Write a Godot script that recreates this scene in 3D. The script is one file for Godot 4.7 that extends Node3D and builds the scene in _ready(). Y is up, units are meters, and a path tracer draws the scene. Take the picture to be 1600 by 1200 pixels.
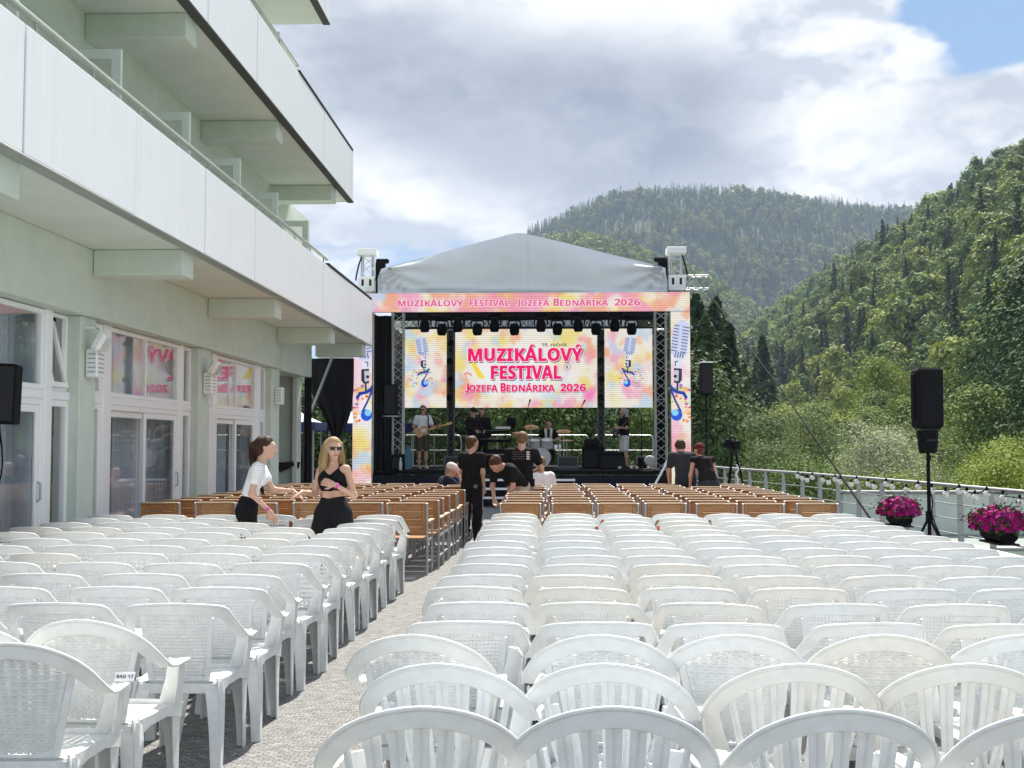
extends Node3D

# ---------------------------------------------------------------- mesh builder
class B:
	var v := PackedVector3Array()
	var n := PackedVector3Array()
	var uv := PackedVector2Array()
	var c := PackedColorArray()
	var ix := PackedInt32Array()
	var col := Color(1, 1, 1)
	func vert(p: Vector3, nn: Vector3, t := Vector2.ZERO) -> int:
		v.append(p); n.append(nn); uv.append(t); c.append(col)
		return v.size() - 1
	func tri(a: int, b: int, d: int) -> void:
		var g := (v[b] - v[a]).cross(v[d] - v[a])
		if g.dot(n[a] + n[b] + n[d]) > 0.0:
			ix.append(a); ix.append(d); ix.append(b)
		else:
			ix.append(a); ix.append(b); ix.append(d)
	func quad4(a: int, b: int, d: int, e: int) -> void:
		tri(a, b, d); tri(a, d, e)
	# flat quad; outward is the side the normal should point to
	func quad(a: Vector3, b: Vector3, d: Vector3, e: Vector3, outward: Vector3) -> void:
		var g := (b - a).cross(e - a)
		if g.length_squared() < 1e-14: g = (d - b).cross(e - b)
		g = g.normalized()
		if g.dot(outward) < 0.0: g = -g
		var k := vert(a, g, Vector2(0, 1))
		vert(b, g, Vector2(1, 1)); vert(d, g, Vector2(1, 0)); vert(e, g, Vector2(0, 0))
		quad4(k, k + 1, k + 2, k + 3)
	func box(ce: Vector3, s: Vector3, bs := Basis.IDENTITY) -> B:
		var h := s * 0.5
		for ax in 3:
			for sg in [-1.0, 1.0]:
				var o := Vector3.ZERO; o[ax] = sg
				var u := Vector3.ZERO; u[(ax + 1) % 3] = 1.0
				var w := Vector3.ZERO; w[(ax + 2) % 3] = 1.0
				quad(ce + bs * ((o - u - w) * h), ce + bs * ((o + u - w) * h), ce + bs * ((o + u + w) * h), ce + bs * ((o - u + w) * h), bs * o)
		return self
	func span(a: Vector3, b: Vector3) -> B:
		return box((a + b) * 0.5, (b - a).abs())
	# chamfered box
	func bev(ce: Vector3, s: Vector3, r: float, bs := Basis.IDENTITY) -> B:
		var h := s * 0.5
		r = minf(r, minf(h.x, minf(h.y, h.z)) * 0.9)
		for ax in 3:
			var a1 := (ax + 1) % 3
			var a2 := (ax + 2) % 3
			for sg in [-1.0, 1.0]:
				var q := []
				for k in [[-1, -1], [1, -1], [1, 1], [-1, 1]]:
					var p := Vector3.ZERO
					p[ax] = sg * h[ax]; p[a1] = k[0] * (h[a1] - r); p[a2] = k[1] * (h[a2] - r)
					q.append(ce + bs * p)
				var o := Vector3.ZERO; o[ax] = sg
				quad(q[0], q[1], q[2], q[3], bs * o)
			for s1 in [-1.0, 1.0]:
				for s2 in [-1.0, 1.0]:
					var q := []
					for k in [[0, -1], [0, 1], [1, 1], [1, -1]]:
						var p := Vector3.ZERO
						p[ax] = k[1] * (h[ax] - r)
						p[a1] = s1 * (h[a1] if k[0] == 0 else h[a1] - r)
						p[a2] = s2 * (h[a2] - r if k[0] == 0 else h[a2])
						q.append(ce + bs * p)
					var o := Vector3.ZERO; o[a1] = s1; o[a2] = s2
					quad(q[0], q[1], q[2], q[3], bs * o)
		for sx in [-1.0, 1.0]:
			for sy in [-1.0, 1.0]:
				for sz in [-1.0, 1.0]:
					var g := bs * Vector3(sx, sy, sz).normalized()
					var k := vert(ce + bs * Vector3(sx * h.x, sy * (h.y - r), sz * (h.z - r)), g)
					vert(ce + bs * Vector3(sx * (h.x - r), sy * h.y, sz * (h.z - r)), g)
					vert(ce + bs * Vector3(sx * (h.x - r), sy * (h.y - r), sz * h.z), g)
					tri(k, k + 1, k + 2)
		return self
	func tube(pts: Array, r, sides := 8, caps := true) -> B:
		var m := pts.size()
		var side := Vector3.ZERO
		var first := v.size()
		for k in m:
			var t: Vector3 = (pts[mini(k + 1, m - 1)] - pts[maxi(k - 1, 0)]).normalized()
			if k == 0:
				side = t.cross(Vector3.UP if absf(t.y) < 0.9 else Vector3.RIGHT).normalized()
			side = (side - t * side.dot(t)).normalized()
			var up := t.cross(side)
			var rr: float = r[k] if r is Array else r
			for j in sides:
				var a := TAU * j / sides
				var d := side * cos(a) + up * sin(a)
				vert(pts[k] + d * rr, d, Vector2(float(j) / sides, float(k) / maxf(1, m - 1)))
		for k in m - 1:
			for j in sides:
				var j2 := (j + 1) % sides
				quad4(first + k * sides + j, first + k * sides + j2, first + (k + 1) * sides + j2, first + (k + 1) * sides + j)
		if caps:
			for e in [0, m - 1]:
				var nn: Vector3 = (pts[0] - pts[1]).normalized() if e == 0 else (pts[m - 1] - pts[m - 2]).normalized()
				var k0 := v.size()
				for j in sides:
					vert(v[first + e * sides + j], nn)
				for j in range(1, sides - 1):
					tri(k0, k0 + j, k0 + j + 1)
		return self
	# a strip with soft edges swept along a path: wd = direction of its width at each point
	func sweep(pts: Array, wd: Array, ws, ts) -> B:
		var m := pts.size()
		var first := v.size()
		for k in m:
			var t: Vector3 = (pts[mini(k + 1, m - 1)] - pts[maxi(k - 1, 0)]).normalized()
			var w: Vector3 = wd[k] if wd.size() > 1 else wd[0]
			w = (w - t * w.dot(t)).normalized()
			var g := t.cross(w)
			var hw: float = (ws[k] if ws is Array else ws) * 0.5
			var ht: float = (ts[k] if ts is Array else ts) * 0.5
			var ch := minf(hw, ht) * 0.7
			for q in [[hw - ch, ht, 0, 1], [ch - hw, ht, 0, 1], [-hw, ht - ch, -1, 0], [-hw, ch - ht, -1, 0], [ch - hw, -ht, 0, -1], [hw - ch, -ht, 0, -1], [hw, ch - ht, 1, 0], [hw, ht - ch, 1, 0]]:
				vert(pts[k] + w * q[0] + g * q[1], w * q[2] + g * q[3])
		for k in m - 1:
			for j in 8:
				var j2 := (j + 1) % 8
				quad4(first + k * 8 + j, first + k * 8 + j2, first + (k + 1) * 8 + j2, first + (k + 1) * 8 + j)
		for e in [0, m - 1]:
			var nn: Vector3 = (pts[0] - pts[1]).normalized() if e == 0 else (pts[m - 1] - pts[m - 2]).normalized()
			var k0 := v.size()
			for j in 8:
				vert(v[first + e * 8 + j], nn)
			for j in range(1, 7):
				tri(k0, k0 + j, k0 + j + 1)
		return self
	# surface of revolution: profile of (radius, height) pairs
	func lathe(ce: Vector3, prof: Array, sides := 16, bs := Basis.IDENTITY) -> B:
		var first := v.size()
		var m := prof.size()
		for k in m:
			var a: Vector2 = prof[maxi(k - 1, 0)]
			var b: Vector2 = prof[mini(k + 1, m - 1)]
			var t := (b - a).normalized()
			for j in sides:
				var an := TAU * j / sides
				var d := Vector3(cos(an), 0, sin(an))
				vert(ce + bs * (d * prof[k].x + Vector3(0, prof[k].y, 0)), bs * (d * t.y - Vector3(0, t.x, 0)).normalized())
		for k in m - 1:
			for j in sides:
				var j2 := (j + 1) % sides
				quad4(first + k * sides + j, first + k * sides + j2, first + (k + 1) * sides + j2, first + (k + 1) * sides + j)
		return self
	# grid of points with smooth normals; rows of equal length
	func sheet(rows: Array, outward := Vector3.ZERO) -> B:
		var h := rows.size()
		var w: int = rows[0].size()
		var first := v.size()
		for r in h:
			for q in w:
				var dx: Vector3 = rows[r][mini(q + 1, w - 1)] - rows[r][maxi(q - 1, 0)]
				var dy: Vector3 = rows[mini(r + 1, h - 1)][q] - rows[maxi(r - 1, 0)][q]
				var g := dx.cross(dy).normalized()
				if outward != Vector3.ZERO and g.dot(outward) < 0.0: g = -g
				vert(rows[r][q], g, Vector2(float(q) / (w - 1), float(r) / (h - 1)))
		for r in h - 1:
			for q in w - 1:
				var a := first + r * w + q
				quad4(a, a + 1, a + w + 1, a + w)
		return self
	func mesh(m: Material = null) -> ArrayMesh:
		var arr := []
		arr.resize(Mesh.ARRAY_MAX)
		arr[Mesh.ARRAY_VERTEX] = v; arr[Mesh.ARRAY_NORMAL] = n; arr[Mesh.ARRAY_TEX_UV] = uv; arr[Mesh.ARRAY_COLOR] = c; arr[Mesh.ARRAY_INDEX] = ix
		var me := ArrayMesh.new()
		me.add_surface_from_arrays(Mesh.PRIMITIVE_TRIANGLES, arr)
		if m: me.surface_set_material(0, m)
		return me

# ---------------------------------------------------------------- node helpers
var taken := {}
func numbered(s: String) -> String:
	var k: int = taken.get(s, 0)
	taken[s] = k + 1
	return s if k == 0 else "%s_%03d" % [s, k]
func tag(o: Node, label: String, category: String, group := "") -> Node:
	o.set_meta("label", label); o.set_meta("category", category)
	if group: o.set_meta("group", group)
	return o
func thing(called: String, label: String, category: String, at := Vector3.ZERO, turn := 0.0, group := "") -> Node3D:
	var o := Node3D.new()
	o.name = numbered(called); add_child(o)
	o.position = at; o.rotation.y = turn
	tag(o, label, category, group)
	return o
func part(called: String, b, m: Material, parent: Node, at := Vector3.ZERO, turn := 0.0) -> MeshInstance3D:
	var o := MeshInstance3D.new()
	o.name = called if parent != self else numbered(called)
	o.mesh = b.mesh(m) if b is B else b
	if not (b is B) and m: o.material_override = m
	o.position = at; o.rotation.y = turn
	parent.add_child(o, true)
	return o
func struct(called: String, b, m: Material) -> MeshInstance3D:
	var o := part(called, b, m, self)
	o.set_meta("kind", "structure")
	return o
func copy_of(o: Node3D, at: Vector3, turn: float, label := "", group := "") -> Node3D:
	var base := String(o.name)
	if base.length() > 4 and base.substr(base.length() - 4, 1) == "_" and base.right(3).is_valid_int(): base = base.left(base.length() - 4)
	var r: Node3D = o.duplicate()
	r.name = numbered(base); add_child(r)
	r.position = at; r.rotation.y = turn
	if label: r.set_meta("label", label)
	if group: r.set_meta("group", group)
	return r

# ---------------------------------------------------------------- materials
var rng := RandomNumberGenerator.new()
func mat(lin: Color, rough := 0.6, metal := 0.0) -> StandardMaterial3D:
	var m := StandardMaterial3D.new()
	m.albedo_color = Color(lin.r, lin.g, lin.b).linear_to_srgb()
	m.roughness = rough; m.metallic = metal
	if rough > 0.55 and metal < 0.1: m.metallic_specular = 0.3
	return m
func noise_image(sd: int, freq: float, octaves: int, size := 256, kind := FastNoiseLite.TYPE_SIMPLEX_SMOOTH) -> Image:
	var f := FastNoiseLite.new()
	f.seed = sd; f.frequency = freq; f.noise_type = kind
	f.fractal_octaves = octaves
	return f.get_seamless_image(size, size)
# two linear colours mixed by noise
func noise_tex(sd: int, freq: float, octaves: int, a: Color, b: Color, gain := 1.0, size := 256) -> ImageTexture:
	var src := noise_image(sd, freq, octaves, size).get_data()
	var out := PackedByteArray(); out.resize(size * size * 3)
	var lut := []
	for k in 256:
		var t := clampf((k / 255.0 - 0.5) * gain + 0.5, 0, 1)
		var q := a.lerp(b, t).linear_to_srgb()
		lut.append([int(q.r * 255.0), int(q.g * 255.0), int(q.b * 255.0)])
	for k in size * size:
		var q: Array = lut[src[k]]
		out[k * 3] = q[0]; out[k * 3 + 1] = q[1]; out[k * 3 + 2] = q[2]
	var im := Image.create_from_data(size, size, false, Image.FORMAT_RGB8, out)
	im.generate_mipmaps()
	return ImageTexture.create_from_image(im)
func tri_mat(tex: Texture2D, scale: float, rough: float, world := false) -> StandardMaterial3D:
	var m := StandardMaterial3D.new()
	m.albedo_texture = tex; m.roughness = rough
	m.uv1_triplanar = true; m.uv1_world_triplanar = world
	m.uv1_scale = Vector3.ONE * scale
	return m
func bump(m: StandardMaterial3D, sd: int, freq: float, octaves: int, strength: float) -> StandardMaterial3D:
	var im := noise_image(sd, freq, octaves)
	im.convert(Image.FORMAT_RGBA8)
	im.bump_map_to_normal_map(strength)
	m.normal_enabled = true; m.normal_texture = ImageTexture.create_from_image(im)
	return m
func glow(lin: Color, e: float) -> StandardMaterial3D:
	var m := StandardMaterial3D.new()
	m.albedo_color = Color(0.02, 0.02, 0.02); m.roughness = 0.6
	m.emission_enabled = true; m.emission = lin.linear_to_srgb(); m.emission_energy_multiplier = e
	return m
func curve(pts: Array, sub: int) -> Array:
	var out := []
	var m := pts.size()
	for k in m - 1:
		for s in sub:
			var t := float(s) / sub
			out.append((pts[k] as Vector3).cubic_interpolate(pts[k + 1], pts[maxi(k - 1, 0)], pts[mini(k + 2, m - 1)], t))
	out.append(pts[m - 1])
	return out
func sm(a: float, b: float, x: float) -> float:
	return smoothstep(a, b, x)

# ---------------------------------------------------------------- scene
var W := {}          # shared materials
func bx(called: String, x0: float, x1: float, y0: float, y1: float, d0: float, d1: float, m: Material, parent: Node, bev := 0.0) -> MeshInstance3D:
	var b := B.new()
	var ce := Vector3((x0 + x1) * 0.5, (y0 + y1) * 0.5, -(d0 + d1) * 0.5)
	var s := Vector3(absf(x1 - x0), absf(y1 - y0), absf(d1 - d0))
	if bev > 0.0: b.bev(ce, s, bev)
	else: b.box(ce, s)
	return part(called, b, m, parent)

func _ready() -> void:
	rng.seed = 7
	# camera, sky, sun, exposure
	var cam := Camera3D.new()
	cam.name = "camera"; add_child(cam)
	cam.fov = 36.87; cam.near = 0.05; cam.far = 6000.0
	cam.position = Vector3(0, 1.62, 0)
	cam.rotation = Vector3(deg_to_rad(2.958), deg_to_rad(1.912), 0)
	cam.current = true
	var env := Environment.new()
	env.tonemap_mode = Environment.TONE_MAPPER_LINEAR
	env.tonemap_exposure = 2.15
	env.background_mode = Environment.BG_SKY
	var pan := PanoramaSkyMaterial.new()
	pan.panorama = sky_image()
	var sky := Sky.new(); sky.sky_material = pan
	env.sky = sky
	env.background_energy_multiplier = 0.62
	env.sdfgi_enabled = true; env.ssao_enabled = true; env.ssil_enabled = true
	env.fog_enabled = true
	env.fog_density = 0.00018
	env.fog_light_color = Color(0.80, 0.88, 1.0)
	var we := WorldEnvironment.new(); we.name = "world_environment"; we.environment = env; add_child(we)
	var sun := DirectionalLight3D.new(); sun.name = "sun"; add_child(sun)
	sun.light_energy = 1.55; sun.light_angular_distance = 0.8; sun.shadow_enabled = true
	sun.light_color = Color(1.0, 0.975, 0.93)
	sun.look_at_from_position(Vector3(0.10, 0.80, -0.58) * 50.0, Vector3.ZERO)
	make_materials()
	terrace()
	hills()
	hotel()
	stage()
	chairs()
	wood_chairs()
	railing()
	gear()
	people()
	print("done ", Time.get_ticks_msec())

# ---------------------------------------------------------------- sky
var cn1 := FastNoiseLite.new()
var cn2 := FastNoiseLite.new()
func gauss(a: float, b: float, ca: float, cb: float, sa: float, sb: float) -> float:
	var x := (a - ca) / sa
	var y := (b - cb) / sb
	return exp(-0.5 * (x * x + y * y))
func sky_at(az: float, el: float) -> Color:
	var ce := cos(el)
	var p := Vector3(sin(az) * ce, sin(el) * 2.0 + 3.0, -cos(az) * ce)
	var warp := cn2.get_noise_3dv(p * 1.3 + Vector3(9, 2, 4)) * 0.12
	p += Vector3(warp, warp * 0.6, -warp)
	var n1 := cn1.get_noise_3dv(p)
	var n2 := cn2.get_noise_3dv(p * 2.2)
	var a := fposmod(rad_to_deg(az) + 180.0, 360.0) - 180.0
	var e := rad_to_deg(el)
	# the cloud masses as they lie: a broad grey one ahead, openings to its sides, and more of the same all round
	var g := 0.0
	var k := 0.0
	for s in 6:
		var c := fposmod(a - s * 60.0 + 180.0, 360.0) - 180.0
		var ea := e - (0.0 if s == 0 else 3.0 * sin(s * 2.3))
		g += 0.75 * gauss(c, ea, 1.0, 17.0, 11.5, 5.0) - 0.95 * gauss(c, ea, 21.0, 19.0, 3.6, 2.6) - 0.42 * gauss(c, ea, -8.5, 14.3, 2.6, 1.3)
		k += 1.05 * gauss(c, ea, 1.5, 15.8, 8.8, 3.4) + 0.45 * gauss(c, ea, -8.0, 19.0, 5.0, 2.5) - 0.5 * gauss(c, ea, -9.5, 11.5, 5.0, 2.2) - 0.5 * gauss(c, ea, 13.5, 16.0, 3.5, 4.0) - 0.15 * gauss(c, ea, 3.0, 21.0, 5.0, 1.4)
	var cover := smoothstep(-0.20, 0.12, n1 * 1.25 + g + 0.42 * n2 + 0.08)
	var dark := clampf(smoothstep(-0.05, 1.0, k + n1 * 0.55 + 0.30 * n2 + 0.02), 0.0, 1.0)
	var blue := Color(0.20, 0.36, 0.61).lerp(Color(0.36, 0.51, 0.70), clampf(1.0 - el * 1.6, 0.0, 1.0) * 0.55)
	var white := Color(0.90, 0.905, 0.91).lerp(Color(0.50, 0.545, 0.61), clampf(0.42 - n2 * 1.9 + n1 * 0.3, 0.0, 1.0))
	var grey := Color(0.27, 0.305, 0.375).lerp(Color(0.40, 0.44, 0.51), clampf(0.5 + n2 * 1.6, 0.0, 1.0))
	var cl := white.lerp(grey, dark)
	var q := blue.lerp(cl, cover)
	q = q.lerp(Color(0.88, 0.91, 0.95), 0.5 * exp(-maxf(el, 0.0) * 14.0))
	return q.linear_to_srgb()
func sky_image() -> ImageTexture:
	cn1.seed = 11; cn1.frequency = 1.9; cn1.fractal_octaves = 6; cn1.fractal_gain = 0.52
	cn2.seed = 23; cn2.frequency = 2.6; cn2.fractal_octaves = 6; cn2.fractal_gain = 0.58
	# the panorama starts straight ahead (-z) and runs to the right; sampled finer where clouds stand low ahead
	var lw := 384
	var lh := 192
	var low := Image.create(lw, lh, false, Image.FORMAT_RGB8)
	low.fill(Color(0.42, 0.46, 0.42))
	for y in lh / 2 + 2:
		for x in lw:
			low.set_pixel(x, y, sky_at((x + 0.5) / lw * TAU, maxf(0.0, (0.5 - (y + 0.5) / lh) * PI)))
	var fw := 4096
	var fh := 2048
	low.resize(fw, fh, Image.INTERPOLATE_CUBIC)
	var y0 := int((0.5 - 27.0 / 180.0) * fh)
	for y in range(y0, fh / 2 + 2):
		for x in range(int(-34.0 / 360.0 * fw), int(31.0 / 360.0 * fw)):
			low.set_pixel(posmod(x, fw), y, sky_at((x + 0.5) / fw * TAU, maxf(0.0, (0.5 - (y + 0.5) / fh) * PI)))
	return ImageTexture.create_from_image(low)

# ---------------------------------------------------------------- shared materials
func make_materials() -> void:
	W.plaster = bump(tri_mat(noise_tex(3, 0.02, 4, Color(0.56, 0.635, 0.565), Color(0.61, 0.685, 0.615), 1.4), 0.35, 0.85, true), 5, 0.09, 3, 0.35)
	W.soffit = tri_mat(noise_tex(4, 0.015, 4, Color(0.60, 0.655, 0.60), Color(0.655, 0.71, 0.655), 1.3), 0.3, 0.85, true)
	# painted sheet with faint rain streaks running down it
	var fs := FastNoiseLite.new(); fs.seed = 44; fs.frequency = 0.04; fs.fractal_octaves = 4
	var pi := Image.create(512, 256, false, Image.FORMAT_RGB8)
	for y in 256:
		for x in 512:
			var t := clampf(0.5 + 0.8 * fs.get_noise_2d(x * 1.6, y * 0.10) + 0.35 * fs.get_noise_2d(x * 0.3 + 400.0, y * 0.5), 0, 1)
			pi.set_pixel(x, y, Color(0.765, 0.80, 0.84).lerp(Color(0.805, 0.84, 0.88), t).linear_to_srgb())
	W.panel = tri_mat(ImageTexture.create_from_image(pi), 0.28, 0.45, true)
	W.metal = mat(Color(0.42, 0.45, 0.44), 0.35, 0.7)
	W.rail = mat(Color(0.50, 0.55, 0.50), 0.4, 0.4)
	W.dark = mat(Color(0.022, 0.023, 0.026), 0.7)
	W.black = mat(Color(0.007, 0.007, 0.009), 0.75)
	W.black.metallic_specular = 0.2
	W.cloth = bump(mat(Color(0.014, 0.014, 0.017), 0.95), 8, 0.12, 3, 2.0)
	W.navy = mat(Color(0.016, 0.017, 0.026), 0.95)
	W.pvc = mat(Color(0.86, 0.875, 0.89), 0.35)
	W.leafdoor = mat(Color(0.70, 0.79, 0.74), 0.4)
	var gl := StandardMaterial3D.new()
	gl.transparency = BaseMaterial3D.TRANSPARENCY_ALPHA; gl.albedo_color = Color(0.10, 0.12, 0.12, 0.06); gl.roughness = 0.0
	gl.metallic_specular = 0.5
	W.glass = gl
	W.curtain = tri_mat(noise_tex(9, 0.05, 3, Color(0.52, 0.60, 0.68), Color(0.62, 0.70, 0.77), 1.2), 0.8, 0.95, true)
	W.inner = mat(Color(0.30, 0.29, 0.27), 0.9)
	W.wood = wood_tex(Color(0.245, 0.100, 0.030), Color(0.40, 0.19, 0.065))
	W.alu = mat(Color(0.36, 0.37, 0.385), 0.55, 0.4)
	W.truss = mat(Color(0.52, 0.54, 0.54), 0.4, 0.75)
	W.tarp = bump(tri_mat(noise_tex(12, 0.01, 4, Color(0.75, 0.79, 0.83), Color(0.79, 0.83, 0.87), 1.2), 0.3, 0.55, true), 14, 0.02, 4, 1.2)
	W.tarp.backlight_enabled = true; W.tarp.backlight = Color(0.52, 0.55, 0.58)
	var pl := mat(Color(0.745, 0.765, 0.78), 0.40)
	pl.backlight_enabled = true; pl.backlight = Color(0.36, 0.37, 0.36)
	pl.albedo_texture = noise_tex(15, 0.03, 5, Color(0.90, 0.90, 0.885), Color(1, 1, 1), 1.5)
	pl.uv1_triplanar = true; pl.uv1_scale = Vector3.ONE * 1.7
	W.plastic = pl
	var p2: StandardMaterial3D = pl.duplicate()
	p2.albedo_color = Color(0.845, 0.86, 0.855).linear_to_srgb()
	p2.backlight = Color(0.56, 0.57, 0.57)
	W.plastic_old = p2
func wood_tex(a: Color, b: Color) -> StandardMaterial3D:
	# grain running along x: noise stretched along one axis
	var f := FastNoiseLite.new(); f.seed = 31; f.frequency = 0.03; f.fractal_octaves = 4
	var im := Image.create(256, 256, false, Image.FORMAT_RGB8)
	for y in 256:
		for x in 256:
			var t := clampf(0.5 + 0.75 * f.get_noise_2d(x * 0.22 + 40.0 * f.get_noise_2d(x * 0.1, y * 0.1), y * 2.6), 0, 1)
			im.set_pixel(x, y, a.lerp(b, t).linear_to_srgb())
	return tri_mat(ImageTexture.create_from_image(im), 2.3, 0.5, true)

# ---------------------------------------------------------------- terrace and ground
func terrace() -> void:
	# washed-gravel mat paving: tiny interlocking cells with dark joints
	var sz := 512
	var im := Image.create(sz, sz, false, Image.FORMAT_RGB8)
	var hm := Image.create(sz, sz, false, Image.FORMAT_RGBA8)
	var f := FastNoiseLite.new(); f.seed = 4; f.frequency = 0.35; f.fractal_octaves = 2
	var g := FastNoiseLite.new(); g.seed = 9; g.frequency = 0.02; g.fractal_octaves = 4
	rng.seed = 41
	var tone := {}
	var cw := 32
	var ch := 16
	for y in sz:
		var wy := y + 3.0 * sin(y * 0.0 + 0.0)
		for x in sz:
			var r := int(y / ch)
			var off := 16 if r % 2 == 1 else 0
			var xx := fposmod(x + off + 2.5 * sin(y * TAU / 64.0) + 1.5 * f.get_noise_2d(x * 0.2, y * 0.2), sz)
			var yy := fposmod(wy + 3.0 * sin(x * TAU / 32.0) * 0.6, sz)
			var ci := int(xx / cw)
			var ri := int(yy / ch)
			var key := ri * 100 + ci
			if not tone.has(key): tone[key] = rng.randf_range(0.72, 1.15)
			var fx := fposmod(xx, cw) / cw
			var fy := fposmod(yy, ch) / ch
			var edge := minf(minf(fx, 1.0 - fx) * 2.0, minf(fy, 1.0 - fy))
			var j := smoothstep(0.03, 0.16, edge + 0.05 * f.get_noise_2d(x, y))
			var grain := f.get_noise_2d(x * 1.3, y * 1.3)
			var patch := 1.0 + 0.25 * g.get_noise_2d(x, y)
			var l: float = (0.275 * tone[key] * patch * (1.0 + 1.0 * grain)) * lerpf(0.30, 1.0, j)
			im.set_pixel(x, y, Color(l, l, l * 0.975).linear_to_srgb())
			var hh := clampf(0.15 + 0.6 * j + 0.25 * grain, 0, 1)
			hm.set_pixel(x, y, Color(hh, hh, hh))
	im.generate_mipmaps()
	hm.bump_map_to_normal_map(4.0)
	var m := tri_mat(ImageTexture.create_from_image(im), 1.0 / 0.86, 0.92, true)
	m.normal_enabled = true; m.normal_texture = ImageTexture.create_from_image(hm)
	var b := B.new()
	# terrace slab with the curved outer edge that the railing follows
	var edge := rail_path(0.18)
	var left := -16.0
	for k in edge.size() - 1:
		var p: Vector3 = edge[k]
		var q: Vector3 = edge[k + 1]
		b.quad(Vector3(left, 0, p.z), p, q, Vector3(left, 0, q.z), Vector3.UP)
		b.quad(p, q, q - Vector3(0, 6, 0), p - Vector3(0, 6, 0), Vector3.RIGHT)
	var e: Vector3 = edge[edge.size() - 1]
	b.quad(Vector3(left, 0, e.z), e, Vector3(e.x, -6, e.z), Vector3(left, -6, e.z), Vector3.FORWARD)
	struct("terrace_paving", b, m)
	# valley ground to the horizon
	var gm := bump(tri_mat(noise_tex(51, 0.02, 5, Color(0.045, 0.07, 0.02), Color(0.10, 0.13, 0.045), 1.6), 0.05, 0.95, true), 52, 0.1, 3, 2.0)
	var gb := B.new()
	gb.quad(Vector3(-4000, -5, 400), Vector3(4000, -5, 400), Vector3(4000, -5, -4500), Vector3(-4000, -5, -4500), Vector3.UP)
	struct("ground", gb, gm)
	W.grassland = gm
func rail_path(out := 0.0) -> Array:
	# plan of the terrace edge (x, depth), curving in beside the stage
	var kn := [Vector2(5.75, -6.0), Vector2(5.75, 2.0), Vector2(5.75, 8.0), Vector2(5.70, 12.0), Vector2(5.60, 14.0), Vector2(5.50, 15.8), Vector2(5.42, 17.2), Vector2(5.28, 18.8), Vector2(5.10, 20.4), Vector2(4.90, 22.4), Vector2(4.62, 24.0), Vector2(4.34, 25.6), Vector2(4.14, 27.2), Vector2(4.05, 29.0), Vector2(4.05, 39.0)]
	var pts := []
	for k in kn: pts.append(Vector3(k.x + out, 0, -k.y))
	return curve(pts, 4)

# ---------------------------------------------------------------- hills and trees
var hn := FastNoiseLite.new()
func knots(px: float, kn: Array) -> float:
	if px <= kn[0][0]: return kn[0][1]
	for k in kn.size() - 1:
		if px <= kn[k + 1][0]:
			var t: float = (px - kn[k][0]) / (kn[k + 1][0] - kn[k][0])
			return lerpf(kn[k][1], kn[k + 1][1], t * t * (3.0 - 2.0 * t) * 0.5 + t * 0.5)
	return kn[-1][1]
# crest heights in metres over x in metres
const FAR := [[-400.0, 60.0], [-160.0, 205.0], [-94.0, 258.0], [-57.0, 289.0], [-9.0, 321.0], [38.0, 345.0], [85.0, 361.0], [132.0, 368.0], [227.0, 370.0], [321.0, 363.0], [415.0, 351.0], [510.0, 340.0], [604.0, 326.0], [900.0, 300.0]]
const SPUR := [[-300.0, 40.0], [-130.0, 125.0], [-73.0, 160.0], [-37.0, 180.0], [24.0, 188.0], [61.0, 179.0], [116.0, 163.0], [147.0, 148.0], [177.0, 126.0], [196.0, 111.0], [238.0, 66.0], [300.0, 20.0]]
func h_right(x: float, d: float) -> float:
	var t := (x - 54.0 - 10.0 * hn.get_noise_2d(d * 0.25, 7.0)) / 128.0
	if t < 0.0: return -5.0
	var h := 102.0 * (t * (1.12 - 0.12 * t)) if t < 1.0 else 102.0 + (x - 182.0) * 0.12
	h += 7.0 * hn.get_noise_2d(x, d) * clampf(t * 3.0, 0, 1)
	return lerpf(-5.0, h, 1.0 - smoothstep(985.0, 1230.0, d))
func h_spur(x: float, d: float) -> float:
	var s := smoothstep(740.0, 1100.0, d) if d < 1100.0 else 1.0 - 0.5 * smoothstep(1100.0, 1280.0, d)
	return -5.0 + (knots(x, SPUR) + 5.0) * s + 4.0 * hn.get_noise_2d(x + 900.0, d) * s
func h_far(x: float, d: float) -> float:
	var t := clampf((d - 1120.0) / 580.0, 0, 1)
	var s := t * (1.2 - 0.2 * t) if d < 1700.0 else 1.0 - 0.3 * smoothstep(1700.0, 2000.0, d)
	return -5.0 + (knots(x, FAR) + 5.0) * s + 9.0 * hn.get_noise_2d(x * 0.7 - 500.0, d * 0.7) * s
func height(x: float, d: float) -> float:
	return maxf(maxf(h_right(x, d), h_spur(x, d)), h_far(x, d))

func leaf(b: B, p: Vector3, nn: Vector3, size: float, asp: float, r: RandomNumberGenerator) -> void:
	var a := nn.cross(Vector3(r.randf_range(-1, 1), r.randf_range(-1, 1), r.randf_range(-1, 1))).normalized() * size
	var w := nn.cross(a) * asp
	var g := nn
	var k := b.v.size()
	b.v.append(p - a); b.v.append(p + w - a * 0.1); b.v.append(p + a); b.v.append(p - w + a * 0.1)
	for q in 4:
		b.n.append(g); b.c.append(b.col); b.uv.append(Vector2.ZERO)
	b.tri(k, k + 1, k + 2); b.tri(k, k + 2, k + 3)
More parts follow.
